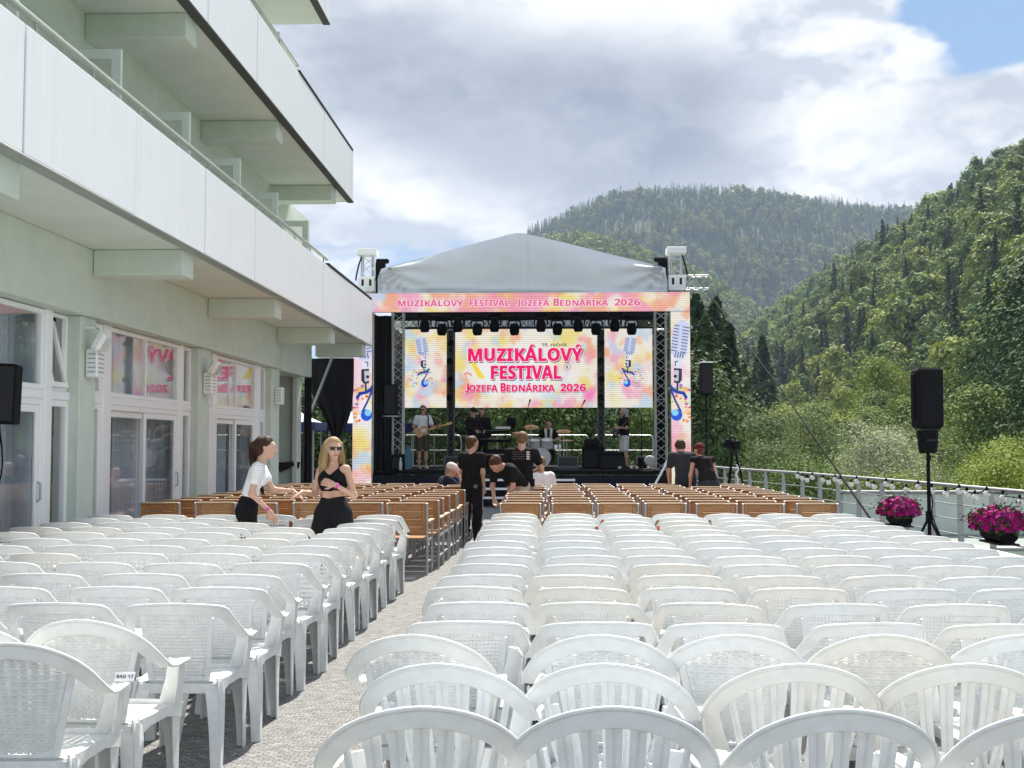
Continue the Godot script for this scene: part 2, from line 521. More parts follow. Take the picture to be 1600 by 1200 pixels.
# a broadleaf crown of unit height standing on y = 0: clumps of leaves along limbs
func crown(sd: int, clumps: int, per: int, size: float, width: float, base: float, shape := 0) -> ArrayMesh:
	var r := RandomNumberGenerator.new(); r.seed = sd
	var b := B.new()
	for c in clumps:
		var y := r.randf()
		var prof := 0.0
		if shape == 0: prof = pow(sin(PI * clampf(0.10 + y * 0.86, 0, 1)), 0.7)            # rounded tree
		elif shape == 1: prof = pow(1.0 - y, 0.45) * (0.75 + 0.25 * y)                      # bush, widest low
		else: prof = pow(sin(PI * clampf(0.22 + y * 0.74, 0, 1)), 0.8)                      # tall ovoid
		var a := r.randf() * TAU
		var lump := 0.80 + 0.32 * sin(a * 3.0 + sd) * cos(y * 9.0 + sd * 1.7)
		var rad := prof * width * lump * pow(r.randf(), 0.42)
		var ce := Vector3(cos(a) * rad, base + y * (1.0 - base), sin(a) * rad)
		var cr := r.randf_range(0.055, 0.115)
		var out := (Vector3(ce.x, (y - 0.42) * 0.55, ce.z) + Vector3(0, 0.16, 0)).normalized()
		var tone := r.randf_range(0.78, 1.22)
		for q in per:
			var o := Vector3(r.randfn(), r.randfn() * 0.7, r.randfn()) * cr * 0.62
			var nn := (out * 0.75 + o.normalized() * 0.9 + Vector3(r.randf_range(-1, 1), r.randf_range(-0.3, 1.1), r.randf_range(-1, 1)) * 0.55).normalized()
			var t := tone * r.randf_range(0.82, 1.2)
			b.col = Color(t * r.randf_range(0.92, 1.1), t, t * r.randf_range(0.85, 1.05))
			leaf(b, ce + o, nn, size * r.randf_range(0.6, 1.25), 0.55, r)
	return b.mesh()
# a spruce of unit height: drooping boughs in whorls, each bough a fan of needle sprays
func spruce(sd: int, whorls: int, per: int, width: float, sprays: int) -> ArrayMesh:
	var r := RandomNumberGenerator.new(); r.seed = sd
	var b := B.new()
	for k in whorls:
		var y := 0.06 + 0.93 * float(k) / whorls
		var len0 := width * pow(1.0 - y, 0.82) + 0.008
		var n := maxi(4, int(per * (1.0 - y * 0.6)))
		for q in n:
			var a := TAU * (q + r.randf()) / n
			var ln := len0 * r.randf_range(0.62, 1.12)
			var d := Vector3(cos(a), 0, sin(a))
			var t := r.randf_range(0.65, 1.25)
			for s in sprays:
				var u := (s + r.randf()) / sprays
				var p := d * ln * u + Vector3(0, y - 0.10 * ln / width * u * u - 0.02 * u + r.randf_range(-0.006, 0.006), 0)
				var nn := (d * 0.45 + Vector3(0, 0.8, 0) + Vector3(r.randf_range(-1, 1), r.randf_range(-0.6, 0.4), r.randf_range(-1, 1)) * 0.6).normalized()
				var tt := t * r.randf_range(0.8, 1.2)
				b.col = Color(tt, tt, tt)
				leaf(b, p, nn, (0.020 + 0.35 * ln / sprays) * r.randf_range(0.8, 1.3), 0.5, r)
	return b.mesh()
func trunk_mesh(sd: int, top: float, r0: float) -> ArrayMesh:
	var r := RandomNumberGenerator.new(); r.seed = sd
	var b := B.new()
	var pts := []
	var rs := []
	for k in 7:
		pts.append(Vector3(r.randf_range(-0.006, 0.006), top * k / 6.0, r.randf_range(-0.006, 0.006)))
		rs.append(r0 * (1.0 - 0.8 * k / 6.0))
	b.tube(pts, rs, 7)
	for k in 6:
		var a := r.randf() * TAU
		var y := top * r.randf_range(0.3, 0.85)
		var e := Vector3(cos(a) * 0.22, y + 0.16, sin(a) * 0.22)
		b.tube([Vector3(0, y, 0), Vector3(0, y, 0).lerp(e, 0.5) + Vector3(0, 0.02, 0), e], [r0 * 0.4, r0 * 0.25, r0 * 0.08], 5)
	return b.mesh()
func leaf_mat(lin: Color, back := 0.6) -> StandardMaterial3D:
	var m := mat(lin, 0.7)
	m.vertex_color_use_as_albedo = true
	m.backlight_enabled = true
	m.backlight = Color(back, back, back * 0.6)
	m.metallic_specular = 0.22
	return m
func tree(called: String, label: String, cat: String, group: String, me: Mesh, tr: Mesh, m: Material, at: Vector3, h: float, w: float, turn: float) -> void:
	var o := thing(called, label, cat, at, turn, group)
	o.scale = Vector3(w, h, w)
	part("crown", me, m, o)
	part("trunk", tr, W.bark, o)

func hills() -> void:
	hn.seed = 3; hn.frequency = 0.012; hn.fractal_octaves = 4
	W.bark = tri_mat(noise_tex(61, 0.05, 4, Color(0.06, 0.05, 0.04), Color(0.14, 0.12, 0.10), 1.6), 0.6, 0.95)
	var floor_m := tri_mat(noise_tex(62, 0.03, 4, Color(0.025, 0.035, 0.012), Color(0.06, 0.07, 0.028), 1.4), 0.03, 1.0, true)
	var rows := []
	var d := 110.0
	while d < 1960.0:
		var row := []
		var x := -420.0
		while x < 960.0:
			row.append(Vector3(x, height(x, d) - 0.02, -d)); x += 15.0
		rows.append(row); d += 15.0
	struct("hills", B.new().sheet(rows, Vector3.UP), floor_m)
	# far and middle distance: forest of spruce and beech
	var c_far := [crown(101, 46, 9, 0.075, 0.36, 0.12, 2), crown(102, 46, 9, 0.075, 0.42, 0.10, 0), crown(103, 46, 9, 0.07, 0.40, 0.12, 0)]
	var s_far := [spruce(111, 15, 8, 0.20, 3), spruce(112, 17, 8, 0.17, 3)]
	var c_mid := [crown(121, 110, 13, 0.045, 0.40, 0.10, 0), crown(122, 110, 13, 0.045, 0.44, 0.08, 0), crown(123, 120, 12, 0.045, 0.36, 0.10, 2), crown(124, 100, 14, 0.05, 0.46, 0.10, 0)]
	var s_mid := [spruce(131, 24, 11, 0.19, 4), spruce(132, 26, 10, 0.16, 4)]
	var tr0 := trunk_mesh(141, 0.7, 0.016)
	var tr1 := trunk_mesh(142, 0.95, 0.012)
	var white := leaf_mat(Color(1, 1, 1))
	var spots := {}
	var near := []
	var r := RandomNumberGenerator.new(); r.seed = 77
	# right-hand slope
	d = 150.0
	while d < 1090.0:
		var sp := 6.8 if d < 520.0 else 7.2
		var x := 44.0
		while x < 214.0:
			var px := x + r.randf_range(-0.5, 0.5) * sp
			var pd := d + r.randf_range(-0.5, 0.5) * sp
			x += sp
			if px / pd > 0.47: continue
			var y := height(px, pd)
			if y > h_right(px, pd) + 0.5 or y < -4.5: continue
			var patch := hn.get_noise_2d(px * 1.2 + 300.0, pd * 1.2)
			var con := r.randf() < 0.24 + 0.6 * patch
			var h := r.randf_range(12.0, 19.0) * (1.12 if con else 0.86)
			if r.randf() < 0.06: h *= 1.25
			var t := 0.8 + 0.5 * r.randf() + 0.7 * patch
			var col := Color(0.062, 0.120, 0.066) * t if con else Color(0.135, 0.212, 0.076).lerp(Color(0.285, 0.325, 0.082), pow(r.randf(), 2.2)) * t
			var w := h * (1.0 if con else r.randf_range(0.68, 0.95))
			near.append([pd, con, r.randi() % 4, Vector3(px, y - 0.3, -pd), h, w, r.randf() * TAU, col])
		d += sp
	near.sort_custom(func(a, b): return a[0] < b[0])
	# the largest of these in view stand as trees of their own, the rest are the wood behind them
	var tones := []
	for k in 5: tones.append(leaf_mat(Color(0.130, 0.205, 0.074).lerp(Color(0.285, 0.325, 0.082), k / 4.0)))
	var ctones := [leaf_mat(Color(0.040, 0.080, 0.046), 0.6), leaf_mat(Color(0.052, 0.098, 0.054), 0.6)]
	var made := [0, 0]
	for a in near:
		var key := 0 if a[1] else 1
		if made[key] < (90 if a[1] else 150):
			made[key] += 1
			if a[1]: tree("spruce_tree", "dark spruce rising among the beeches low on the steep wooded slope", "tree", "spruces low on the steep slope", s_mid[a[2] % 2], tr1, ctones[a[2] % 2], a[3], a[4], a[5], a[6])
			else: tree("beech_tree", "rounded green broadleaf tree low on the steep wooded slope", "tree", "broadleaf trees low on the steep slope", c_mid[a[2]], tr0, tones[int(clampf((a[7].r - 0.11) * 26.0, 0, 4))], a[3], a[4], a[5], a[6])
		else:
			put(spots, ("s" if a[1] else "c") + "m" + str(a[2] % (2 if a[1] else 4)), a)
	# spur and far hill
	for zone in 2:
		d = 780.0 if zone == 0 else 1150.0
		while d < (1150.0 if zone == 0 else 1760.0):
			var sp := 6.5 if zone == 0 else 8.2
			var x := -190.0
			while x < (240.0 if zone == 0 else 640.0):
				var px := x + r.randf_range(-0.5, 0.5) * sp
				var pd := d + r.randf_range(-0.5, 0.5) * sp
				x += sp
				var ang := px / pd
				if ang < -0.115 or ang > 0.40: continue
				if zone == 1 and px / pd > 0.32: continue
				var hz := h_spur(px, pd) if zone == 0 else h_far(px, pd)
				if hz < height(px, pd) - 1.0 or hz < -3.0: continue
				var patch := hn.get_noise_2d(px * 0.8 + 60.0, pd * 0.8)
				# felled strip on the far hill
				if zone == 1 and absf(px - 128.0 - (pd - 1500.0) * 0.02) < 13.0 + 12.0 * patch and pd > 1380.0 and pd < 1600.0 and r.randf() < 0.62: continue
				var share := 0.22 if zone == 0 else 0.72
				var con := r.randf() < share + 0.8 * patch
				var h := r.randf_range(14.0, 23.0) if con else r.randf_range(11.0, 17.0)
				var t := 0.8 + 0.45 * r.randf() + 0.5 * patch
				var col := Color(0.062, 0.120, 0.066) * t if con else Color(0.135, 0.212, 0.076).lerp(Color(0.285, 0.325, 0.082), r.randf()) * t
				put(spots, ("s" if con else "c") + "f" + str(r.randi() % (2 if con else 3)), [pd, con, 0, Vector3(px, hz - 0.3, -pd), h, h * (1.0 if con else 1.05), r.randf() * TAU, col])
			d += sp
	var names := {"sm": "forest_spruces", "cm": "forest_broadleaves", "sf": "far_spruces", "cf": "far_broadleaves"}
	var words := {"sm": "dense spruces covering the steep slope beyond the nearest trees", "cm": "dense broadleaf wood covering the steep slope to its crest", "sf": "spruce forest covering the hazy hill at the valley head", "cf": "pale green broadleaf wood on the hazy hill and its spur"}
	for key in spots:
		var list: Array = spots[key]
		var kind: String = key.left(2)
		var idx := int(key.right(1))
		var me: Mesh = s_mid[idx] if kind == "sm" else c_mid[idx] if kind == "cm" else s_far[idx] if kind == "sf" else c_far[idx]
		me.surface_set_material(0, white)
		var mm := MultiMesh.new()
		mm.transform_format = MultiMesh.TRANSFORM_3D; mm.use_colors = true
		mm.mesh = me; mm.instance_count = list.size()
		for k in list.size():
			var a: Array = list[k]
			mm.set_instance_transform(k, Transform3D(Basis(Vector3.UP, a[6]).scaled(Vector3(a[5], a[4], a[5])), a[3]))
			mm.set_instance_color(k, Color(a[7].r, a[7].g, a[7].b))
		var mi := MultiMeshInstance3D.new()
		mi.name = numbered(names[kind]); mi.multimesh = mm; add_child(mi)
		mi.set_meta("kind", "stuff")
		tag(mi, words[kind], "forest")
	valley()
	print("hills ", Time.get_ticks_msec(), " trees ", near.size())
func put(d: Dictionary, k: String, a: Array) -> void:
	if not d.has(k): d[k] = []
	d[k].append(a)

func valley() -> void:
	# trees and bushes on the valley floor, each its own thing
	var big := [crown(201, 420, 40, 0.0125, 0.40, 0.06, 0), crown(202, 440, 40, 0.0125, 0.46, 0.05, 0), crown(203, 420, 40, 0.0125, 0.36, 0.05, 2)]
	var bush := [crown(211, 330, 46, 0.0125, 0.62, 0.0, 1), crown(212, 330, 46, 0.0125, 0.56, 0.0, 1), crown(213, 320, 46, 0.0125, 0.50, 0.0, 1)]
	var willow := [crown(221, 480, 60, 0.0075, 0.50, 0.0, 1), crown(222, 480, 60, 0.0075, 0.46, 0.02, 0)]
	var fine := [crown(251, 620, 62, 0.0068, 0.60, 0.0, 1), crown(252, 620, 62, 0.0068, 0.54, 0.0, 1)]
	var sp := [spruce(231, 42, 17, 0.25, 8), spruce(232, 36, 16, 0.29, 8)]
	var tr := trunk_mesh(241, 0.75, 0.020)
	var tr1 := trunk_mesh(242, 0.96, 0.013)
	var green := [leaf_mat(Color(0.140, 0.210, 0.040)), leaf_mat(Color(0.205, 0.262, 0.042)), leaf_mat(Color(0.105, 0.170, 0.040))]
	var deep := leaf_mat(Color(0.046, 0.095, 0.026), 0.3)
	var grey := leaf_mat(Color(0.155, 0.205, 0.095))
	var silver := leaf_mat(Color(0.34, 0.38, 0.28))
	var con := [leaf_mat(Color(0.052, 0.092, 0.038), 0.6), leaf_mat(Color(0.070, 0.115, 0.042), 0.6)]
	var r := RandomNumberGenerator.new(); r.seed = 5
	# spruces between the stage and the slope: x, depth, height
	var k := 0
	for a in [[34.5, 188.0, 25.0], [24.5, 170.0, 25.0], [29.5, 205.0, 24.0], [17.0, 118.0, 22.5], [14.2, 100.0, 19.5], [20.5, 140.0, 21.0], [11.6, 92.0, 18.0], [16.0, 150.0, 24.0], [25.0, 230.0, 24.0], [39.5, 240.0, 22.0], [45.0, 262.0, 20.0], [9.6, 84.0, 17.0], [13.0, 84.0, 16.0], [8.5, 110.0, 22.0], [21.0, 200.0, 30.0], [12.0, 130.0, 26.0], [10.9, 86.0, 18.5], [10.6, 79.0, 16.0], [13.4, 91.0, 16.0], [15.4, 97.0, 14.5], [12.4, 82.0, 14.0], [18.0, 108.0, 15.0], [31.0, 176.0, 18.0], [38.0, 200.0, 19.0]]:
		tree("spruce_tree", "tall dark spruce on the valley floor beside the stage", "tree", "spruces beside the stage", sp[k % 2], tr1, con[k % 2], Vector3(a[0], -5.2, -a[1]), a[2], a[2] * r.randf_range(0.85, 1.1), r.randf() * TAU)
		k += 1
	# broad trees
	for a in [[37.5, 82.0, 15.5, 17.0, 0], [43.0, 96.0, 18.0, 18.0, 0], [47.0, 112.0, 22.0, 22.0, 0], [34.0, 92.0, 9.0, 13.0, 1], [31.0, 100.0, 8.5, 12.0, 1], [27.0, 118.0, 8.5, 12.0, 1], [22.0, 112.0, 7.5, 11.0, 2], [34.0, 150.0, 9.5, 13.0, 1], [42.0, 150.0, 11.0, 14.0, 1], [45.0, 160.0, 16.0, 15.0, 2], [50.0, 170.0, 15.0, 14.0, 2], [55.0, 150.0, 18.0, 17.0, 1], [18.6, 92.0, 7.5, 10.0, 2], [14.6, 78.0, 6.0, 9.0, 2], [24.0, 96.0, 6.8, 11.0, 2], [35.0, 128.0, 8.5, 13.0, 1], [58.0, 200.0, 18.0, 17.0, 1], [52.0, 128.0, 17.0, 17.0, 0], [60.0, 175.0, 18.0, 18.0, 1]]:
		var m: Material = deep if a[4] == 0 else green[0] if a[4] == 1 else green[1]
		var lab: String = ["large dense dark green tree beyond the terrace railing", "mid green broadleaf tree at the foot of the wooded slope", "bright yellow-green tree between the spruces and the railing"][a[4]]
		tree("broadleaf_tree", lab, "tree", ["dark trees beyond the railing", "broadleaf trees at the slope foot", "yellow-green trees near the spruces"][a[4]], big[k % 3], tr, m, Vector3(a[0], -5.2, -a[1]), a[2] + 2.0, a[3], r.randf() * TAU)
		k += 1
	# willows and bushes along the river beyond the railing
	for a in [[9.6, 34.0, 7.0, 6.0, 1], [10.9, 38.0, 6.9, 6.5, 1], [8.0, 42.0, 6.6, 6.0, 0], [13.6, 46.0, 6.6, 7.0, 0], [19.5, 62.0, 7.6, 9.0, 0], [10.2, 54.0, 8.0, 7.5, 0], [13.2, 60.0, 8.2, 8.0, 0], [17.5, 66.0, 7.8, 9.0, 0], [8.6, 58.0, 8.8, 7.5, 0]]:
		tree("willow_bush", "pale silvery-leaved willow bush just beyond the railing" if a[4] == 1 else "grey-green willow bush on the river bank", "bush", "silvery willows" if a[4] == 1 else "grey-green willows", willow[k % 2], tr, silver if a[4] == 1 else grey, Vector3(a[0], -5.1, -a[1]), a[2], a[3], r.randf() * TAU)
		k += 1
	var n := 0
	while n < 66:
		var d := r.randf_range(27.0, 78.0)
		var x := r.randf_range(0.155, 0.47) * d
		if x < 5.4 or (d < 40.0 and x < 7.0 and d > 30.0): continue
		var h := r.randf_range(4.2, 5.8) + d * 0.018
		if x / d > 0.40: h *= 0.92
		var t := r.randi() % 3
		tree("green_bush", "leafy green bush on the overgrown bank beyond the railing", "bush", "bushes on the bank", fine[n % 2] if d < 52.0 else bush[n % 3], tr, green[t], Vector3(x, -5.1, -d), h, h * r.randf_range(0.9, 1.25), r.randf() * TAU)
		n += 1
	# greenery behind the stage and beside the hotel
	n = 0
	while n < 30:
		var d := r.randf_range(44.0, 78.0)
		var x := r.randf_range(-0.24, 0.14) * d
		var h := r.randf_range(8.0, 11.5)
		tree("bank_tree", "leafy tree on the bank behind the stage", "tree", "trees behind the stage", bush[n % 3] if n % 3 else big[n % 2], tr, [green[2], green[0], deep, con[1]][n % 4], Vector3(x, -5.1, -d), h, h * r.randf_range(0.7, 1.0), r.randf() * TAU)
		n += 1

# ---------------------------------------------------------------- hotel on the left
func frame_mesh(x: float, d0: float, d1: float, y0: float, y1: float, w: float, t: float, bars: Array) -> B:
	# bars: depths of extra uprights
	var b := B.new()
	b.bev(Vector3(x, (y0 + y1) / 2, -(d0 + w / 2)), Vector3(t, y1 - y0, w), 0.006)
	b.bev(Vector3(x, (y0 + y1) / 2, -(d1 - w / 2)), Vector3(t, y1 - y0, w), 0.006)
	b.bev(Vector3(x, y0 + w / 2, -(d0 + d1) / 2), Vector3(t, w, d1 - d0 - 2 * w), 0.006)
	b.bev(Vector3(x, y1 - w / 2, -(d0 + d1) / 2), Vector3(t, w, d1 - d0 - 2 * w), 0.006)
	for q in bars:
		b.bev(Vector3(x, (y0 + y1) / 2, -q), Vector3(t * 0.9, y1 - y0 - 2 * w, w * 0.55), 0.005)
	return b
func pane(x: float, d0: float, d1: float, y0: float, y1: float, parent: Node) -> void:
	var b := B.new()
	b.quad(Vector3(x, y0, -d0), Vector3(x, y0, -d1), Vector3(x, y1, -d1), Vector3(x, y1, -d0), Vector3.RIGHT)
	part("pane", b, W.glass, parent)
	var c := B.new()   # inner sheet of the double glazing
	c.quad(Vector3(x - 0.022, y0, -d0), Vector3(x - 0.022, y0, -d1), Vector3(x - 0.022, y1, -d1), Vector3(x - 0.022, y1, -d0), Vector3.RIGHT)
	part("pane", c, W.glass, parent)
func window_at(x: float, d0: float, d1: float, y0: float, y1: float, w: float, bars: Array, parent: Node, m: Material, called := "window") -> MeshInstance3D:
	var o := part(called, frame_mesh(x, d0, d1, y0, y1, w, 0.08, bars), m, parent)
	var cuts := [d0 + w] + bars + [d1 - w]
	for k in cuts.size() - 1:
		pane(x + 0.012, cuts[k], cuts[k + 1], y0 + w, y1 - w, o)
	return o
func drape(x: float, d0: float, d1: float, y0: float, y1: float, amp: float, step: float, sd: int) -> B:
	var rows := []
	for r in [y0, lerpf(y0, y1, 0.5), y1]:
		var row := []
		var d := d0
		while d <= d1 + 0.001:
			row.append(Vector3(x + amp * sin((d - d0) / step * TAU + sin(d * 3.0 + sd) * 1.3) + amp * 0.4 * sin(d * 5.0 + sd), r, -d))
			d += step / 7.0
		rows.append(row)
	return B.new().sheet(rows, Vector3.RIGHT)

func hotel() -> void:
	var o := thing("hotel_building", "pale green hotel wing with stacked white-panelled balconies", "building")
	var XW := -5.95
	# ground floor structure
	bx("header_beam", -6.1, -5.70, 3.2, 4.035, 4.0, 24.15, W.plaster, o, 0.01)
	bx("header_beam", -6.1, -5.66, 3.165, 4.035, 24.152, 26.4, W.plaster, o, 0.01)
	bx("end_beam", -5.66, -4.50, 3.72, 4.035, 27.5, 27.85, W.plaster, o, 0.01)
	bx("end_beam", -6.4, -5.70, 3.2, 4.035, 26.4, 27.3, W.plaster, o, 0.01)
	bx("end_wall", -11.5, -6.14, 0.0, 3.6, 27.35, 27.65, W.plaster, o)
	bx("pier", -6.138, -6.02, 0.0, 3.6, 27.2, 27.66, W.soffit, o, 0.01)
	for c in [[9.10, 9.60], [13.95, 14.44], [18.74, 19.36], [23.68, 24.39]]:
		bx("column", -6.1, -5.78, 0.0, 3.198, c[0], c[1], W.plaster, o, 0.012)
	# rooms behind the glass: floor, back wall, partitions, ceiling
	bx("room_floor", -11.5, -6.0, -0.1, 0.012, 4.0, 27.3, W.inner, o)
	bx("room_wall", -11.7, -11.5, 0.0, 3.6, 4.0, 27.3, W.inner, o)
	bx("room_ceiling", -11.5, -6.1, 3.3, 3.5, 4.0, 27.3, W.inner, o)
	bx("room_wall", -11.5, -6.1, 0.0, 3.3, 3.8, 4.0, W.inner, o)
	bx("room_wall", -11.5, -6.1, 0.0, 3.3, 24.4, 24.6, W.plaster, o)
	# glazing bays: [side light, double, side light]
	var bays := [[9.60, 10.12, 10.38, 13.22, 13.40, 13.95], [14.44, 14.96, 15.22, 18.12, 18.28, 18.74], [19.36, 19.88, 20.14, 22.90, 23.20, 23.68]]
	for k in 3:
		var q: Array = bays[k]
		var mid: float = (q[2] + q[3]) / 2 - 0.02
		bx("mullion", XW - 0.05, XW + 0.07, 0.0, 3.198, q[1], q[2], W.pvc, o, 0.01)
		bx("mullion", XW - 0.05, XW + 0.07, 0.0, 3.198, q[3], q[4], W.pvc, o, 0.01)
		for s in [[q[0], q[1]], [q[4], q[5]]]:
			window_at(XW, s[0], s[1], 0.02, 2.14, 0.075, [], o, W.pvc)
			bx("transom", XW - 0.045, XW + 0.05, 2.142, 2.248, s[0], s[1], W.pvc, o, 0.008)
			var tilted: bool = (k == 0 and s[0] == q[4]) or (k == 2 and s[0] == q[0])
			if not tilted:
				window_at(XW, s[0], s[1], 2.25, 3.19, 0.06, [], o, W.pvc)
			else:
				part("window_frame", frame_mesh(XW - 0.02, s[0], s[1], 2.25, 3.19, 0.045, 0.06, []), W.pvc, o)
				# sash tipped inwards about its lower edge
				var h := Node3D.new(); h.name = "window"; o.add_child(h, true)
				h.position = Vector3(XW + 0.035, 2.30, 0); h.rotation.z = deg_to_rad(13.0)
				var f := part("sash", frame_mesh(0, s[0] + 0.05, s[1] - 0.05, 0.0, 0.84, 0.06, 0.05, []), W.pvc, h)
				f.get_parent().set_meta("label", "tilted open top window")
				pane(0.01, s[0] + 0.11, s[1] - 0.11, 0.06, 0.78, h)
		# upper lights over the sliding doors
		window_at(XW, q[2], q[3], 2.25, 3.19, 0.06, [mid], o, W.pvc)
		bx("transom", XW - 0.045, XW + 0.055, 2.14, 2.248, q[2], q[3], W.pvc, o, 0.008)
		# sliding door: fixed leaf behind, sliding leaf in front
		var dr := part("sliding_door", frame_mesh(XW, q[2], q[3], 0.015, 2.138, 0.07, 0.10, []), W.pvc, o)
		part("leaf", frame_mesh(XW - 0.02, q[2] + 0.072, mid + 0.05, 0.09, 2.066, 0.085, 0.035, []), W.pvc, dr)
		pane(XW - 0.02, q[2] + 0.157, mid - 0.035, 0.175, 1.98, dr)
		part("leaf", frame_mesh(XW + 0.022, mid - 0.05, q[3] - 0.072, 0.09, 2.066, 0.085, 0.035, []), W.pvc, dr)
		pane(XW + 0.022, mid + 0.035, q[3] - 0.157, 0.175, 1.98, dr)
		part("handle", B.new().tube([Vector3(XW + 0.05, 0.95, -(q[3] - 0.115)), Vector3(XW + 0.085, 0.98, -(q[3] - 0.115)), Vector3(XW + 0.085, 1.15, -(q[3] - 0.115)), Vector3(XW + 0.05, 1.18, -(q[3] - 0.115))], 0.012, 6), W.metal, dr)
	# curtains: one per window leaf
	var ck := 0
	for s in [[9.65, 11.1], [11.15, 12.7], [12.75, 14.25], [14.95, 16.4], [16.45, 17.9], [17.95, 19.4], [19.45, 20.9], [20.95, 22.4], [22.45, 24.3]]:
		var cu := part("curtain", drape(-6.32 - 0.03 * (ck % 2), s[0], s[1], 0.06, 3.22, 0.035, 0.16, ck), W.curtain, self)
		tag(cu, "grey-blue pleated curtain hanging behind the hotel's ground-floor glazing", "curtain", "curtains behind the glazing")
		ck += 1
	var ca := part("curtain", drape(-6.55, 14.2, 15.5, 0.06, 3.22, 0.03, 0.14, 4), mat(Color(0.42, 0.28, 0.14), 0.95), self)
	tag(ca, "ochre curtain behind the tilted top window", "curtain")
	# balconies: level, floor height, far end
	for lv in [[4.0, 28.3], [7.0, 25.5], [10.0, 22.6]]:
		var y: float = lv[0]
		var e: float = lv[1]
		bx("balcony_slab", -6.1, -4.50, y + 0.037, y + 0.16, 4.0, e, W.soffit, o)
		bx("wall", -6.25, -5.86, y + 0.162, y + 3.034, 4.0, e - 0.6, W.plaster, o)
		bx("gutter_strip", -4.555, -4.41, y + 0.018, y + 0.05, 4.0, e + 0.02, mat(Color(0.07, 0.075, 0.07), 0.8) if y > 5.0 else W.metal, o, 0.008)
		# front panels with open joints
		var js := [4.35, 6.90, 9.42, 12.03, 14.52, 17.0, 19.53, 22.18, 25.2, 28.3]
		var k := 0
		while k < js.size() - 1 and js[k] < e - 0.05:
			var d1: float = minf(js[k + 1], e)
			var pn := bx("balcony_panel", -4.47 + 0.002 * (k % 2), -4.425 + 0.003 * ((k * 7) % 3), y + 0.055, y + 1.16, js[k] + 0.012, d1 - 0.012, W.panel, o, 0.008)
			# fixing screws are too small to see; joint backing strip
			bx("joint_strip", -4.52, -4.49, y + 0.06, y + 1.15, d1 - 0.05, d1 + 0.05, W.metal, o)
			k += 1
		bx("balcony_panel", -5.84, -4.43, y + 0.055, y + 1.16, e + 0.002, e + 0.045, W.panel, o, 0.008)
		# handrail on short studs
		part("handrail", B.new().bev(Vector3(-4.46, y + 1.285, -(4.2 + e - 5.6) / 2), Vector3(0.07, 0.04, e - 5.6 - 4.2), 0.01), W.rail, o)
		var d := 4.6
		while d < e - 5.8:
			bx("rail_stud", -4.47, -4.45, y + 1.15, y + 1.268, d - 0.012, d + 0.012, W.rail, o)
			d += 1.27
		part("handrail", B.new().bev(Vector3(-4.46, y + 1.20, -(e - 5.6 + e) / 2), Vector3(0.09, 0.06, 5.5), 0.01), W.dark, o)
		# ribs under the balcony
		for rd in [9.25, 14.08, 18.9, 23.75]:
			if rd < e:
				bx("rib", -5.86 if y > 5.0 else -5.695, -4.56, y - 0.29, y + 0.035, rd, rd + 0.42, W.plaster, o, 0.012)
	# upper windows and the balcony doors standing open
	for lv in [[4.16, 28.3], [7.16, 25.5]]:
		var y: float = lv[0]
		var k := 0
		for d in [7.8, 10.45, 13.05, 15.6, 18.2, 20.75, 23.4]:
			if d > lv[1] - 1.5: continue
			window_at(-5.84, d + 0.02, d + 0.80, y + 0.03, y + 2.1, 0.06, [], o, W.pvc, "balcony_doorway")
			window_at(-5.84, d + 1.0, d + 2.1, y + 0.85, y + 2.1, 0.07, [], o, W.pvc)
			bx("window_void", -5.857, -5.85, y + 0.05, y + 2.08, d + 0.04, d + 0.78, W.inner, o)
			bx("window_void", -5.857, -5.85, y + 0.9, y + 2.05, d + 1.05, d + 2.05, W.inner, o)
			if y < 5.0 or k == 5:
				var lf := Node3D.new(); lf.name = "open_door"; o.add_child(lf, true)
				lf.position = Vector3(-5.80, y + 0.05, -d)
				var fb := B.new()
				fb.bev(Vector3(0.06, 1.0, 0), Vector3(0.12, 2.0, 0.05), 0.008); fb.bev(Vector3(0.76, 1.0, 0), Vector3(0.12, 2.0, 0.05), 0.008)
				fb.bev(Vector3(0.41, 1.94, 0), Vector3(0.58, 0.12, 0.05), 0.008); fb.bev(Vector3(0.41, 0.08, 0), Vector3(0.58, 0.16, 0.05), 0.008)
				part("frame", fb, W.leafdoor, lf)
				part("pane", B.new().box(Vector3(0.41, 1.02, 0), Vector3(0.58, 1.72, 0.006)), W.glass, lf)
			k += 1
	bx("roof", -12.0, -5.7, 13.04, 13.3, 4.0, 22.0, W.soffit, o)
	bx("wall", -12.0, -11.7, -0.5, 13.0, 4.0, 22.0, W.plaster, o)
	# lamps and loudspeaker boxes on the columns
	var lk := 0
	for d in [14.22, 19.08]:
		var l := thing("wall_floodlight", "white floodlight tilted down from the column between the " + ["tilted window and first sliding door" , "two pairs of sliding doors"][lk], "lamp", Vector3(-5.78, 2.98, -d + 0.12))
		part("bracket", B.new().tube([Vector3(0, 0.08, 0), Vector3(0.10, 0.08, 0), Vector3(0.16, 0.02, 0.0)], 0.016, 6), W.pvc, l)
		var tl := Basis(Vector3(0, 0, 1), deg_to_rad(-28))
		part("housing", B.new().bev(Vector3(0.19, -0.10, 0), Vector3(0.15, 0.26, 0.24), 0.045, tl), W.pvc, l)
		part("reflector_glass", B.new().bev(Vector3(0.265, -0.14, 0), Vector3(0.012, 0.19, 0.17), 0.005, tl), mat(Color(0.6, 0.62, 0.62), 0.15), l)
		lk += 1
	lk = 0
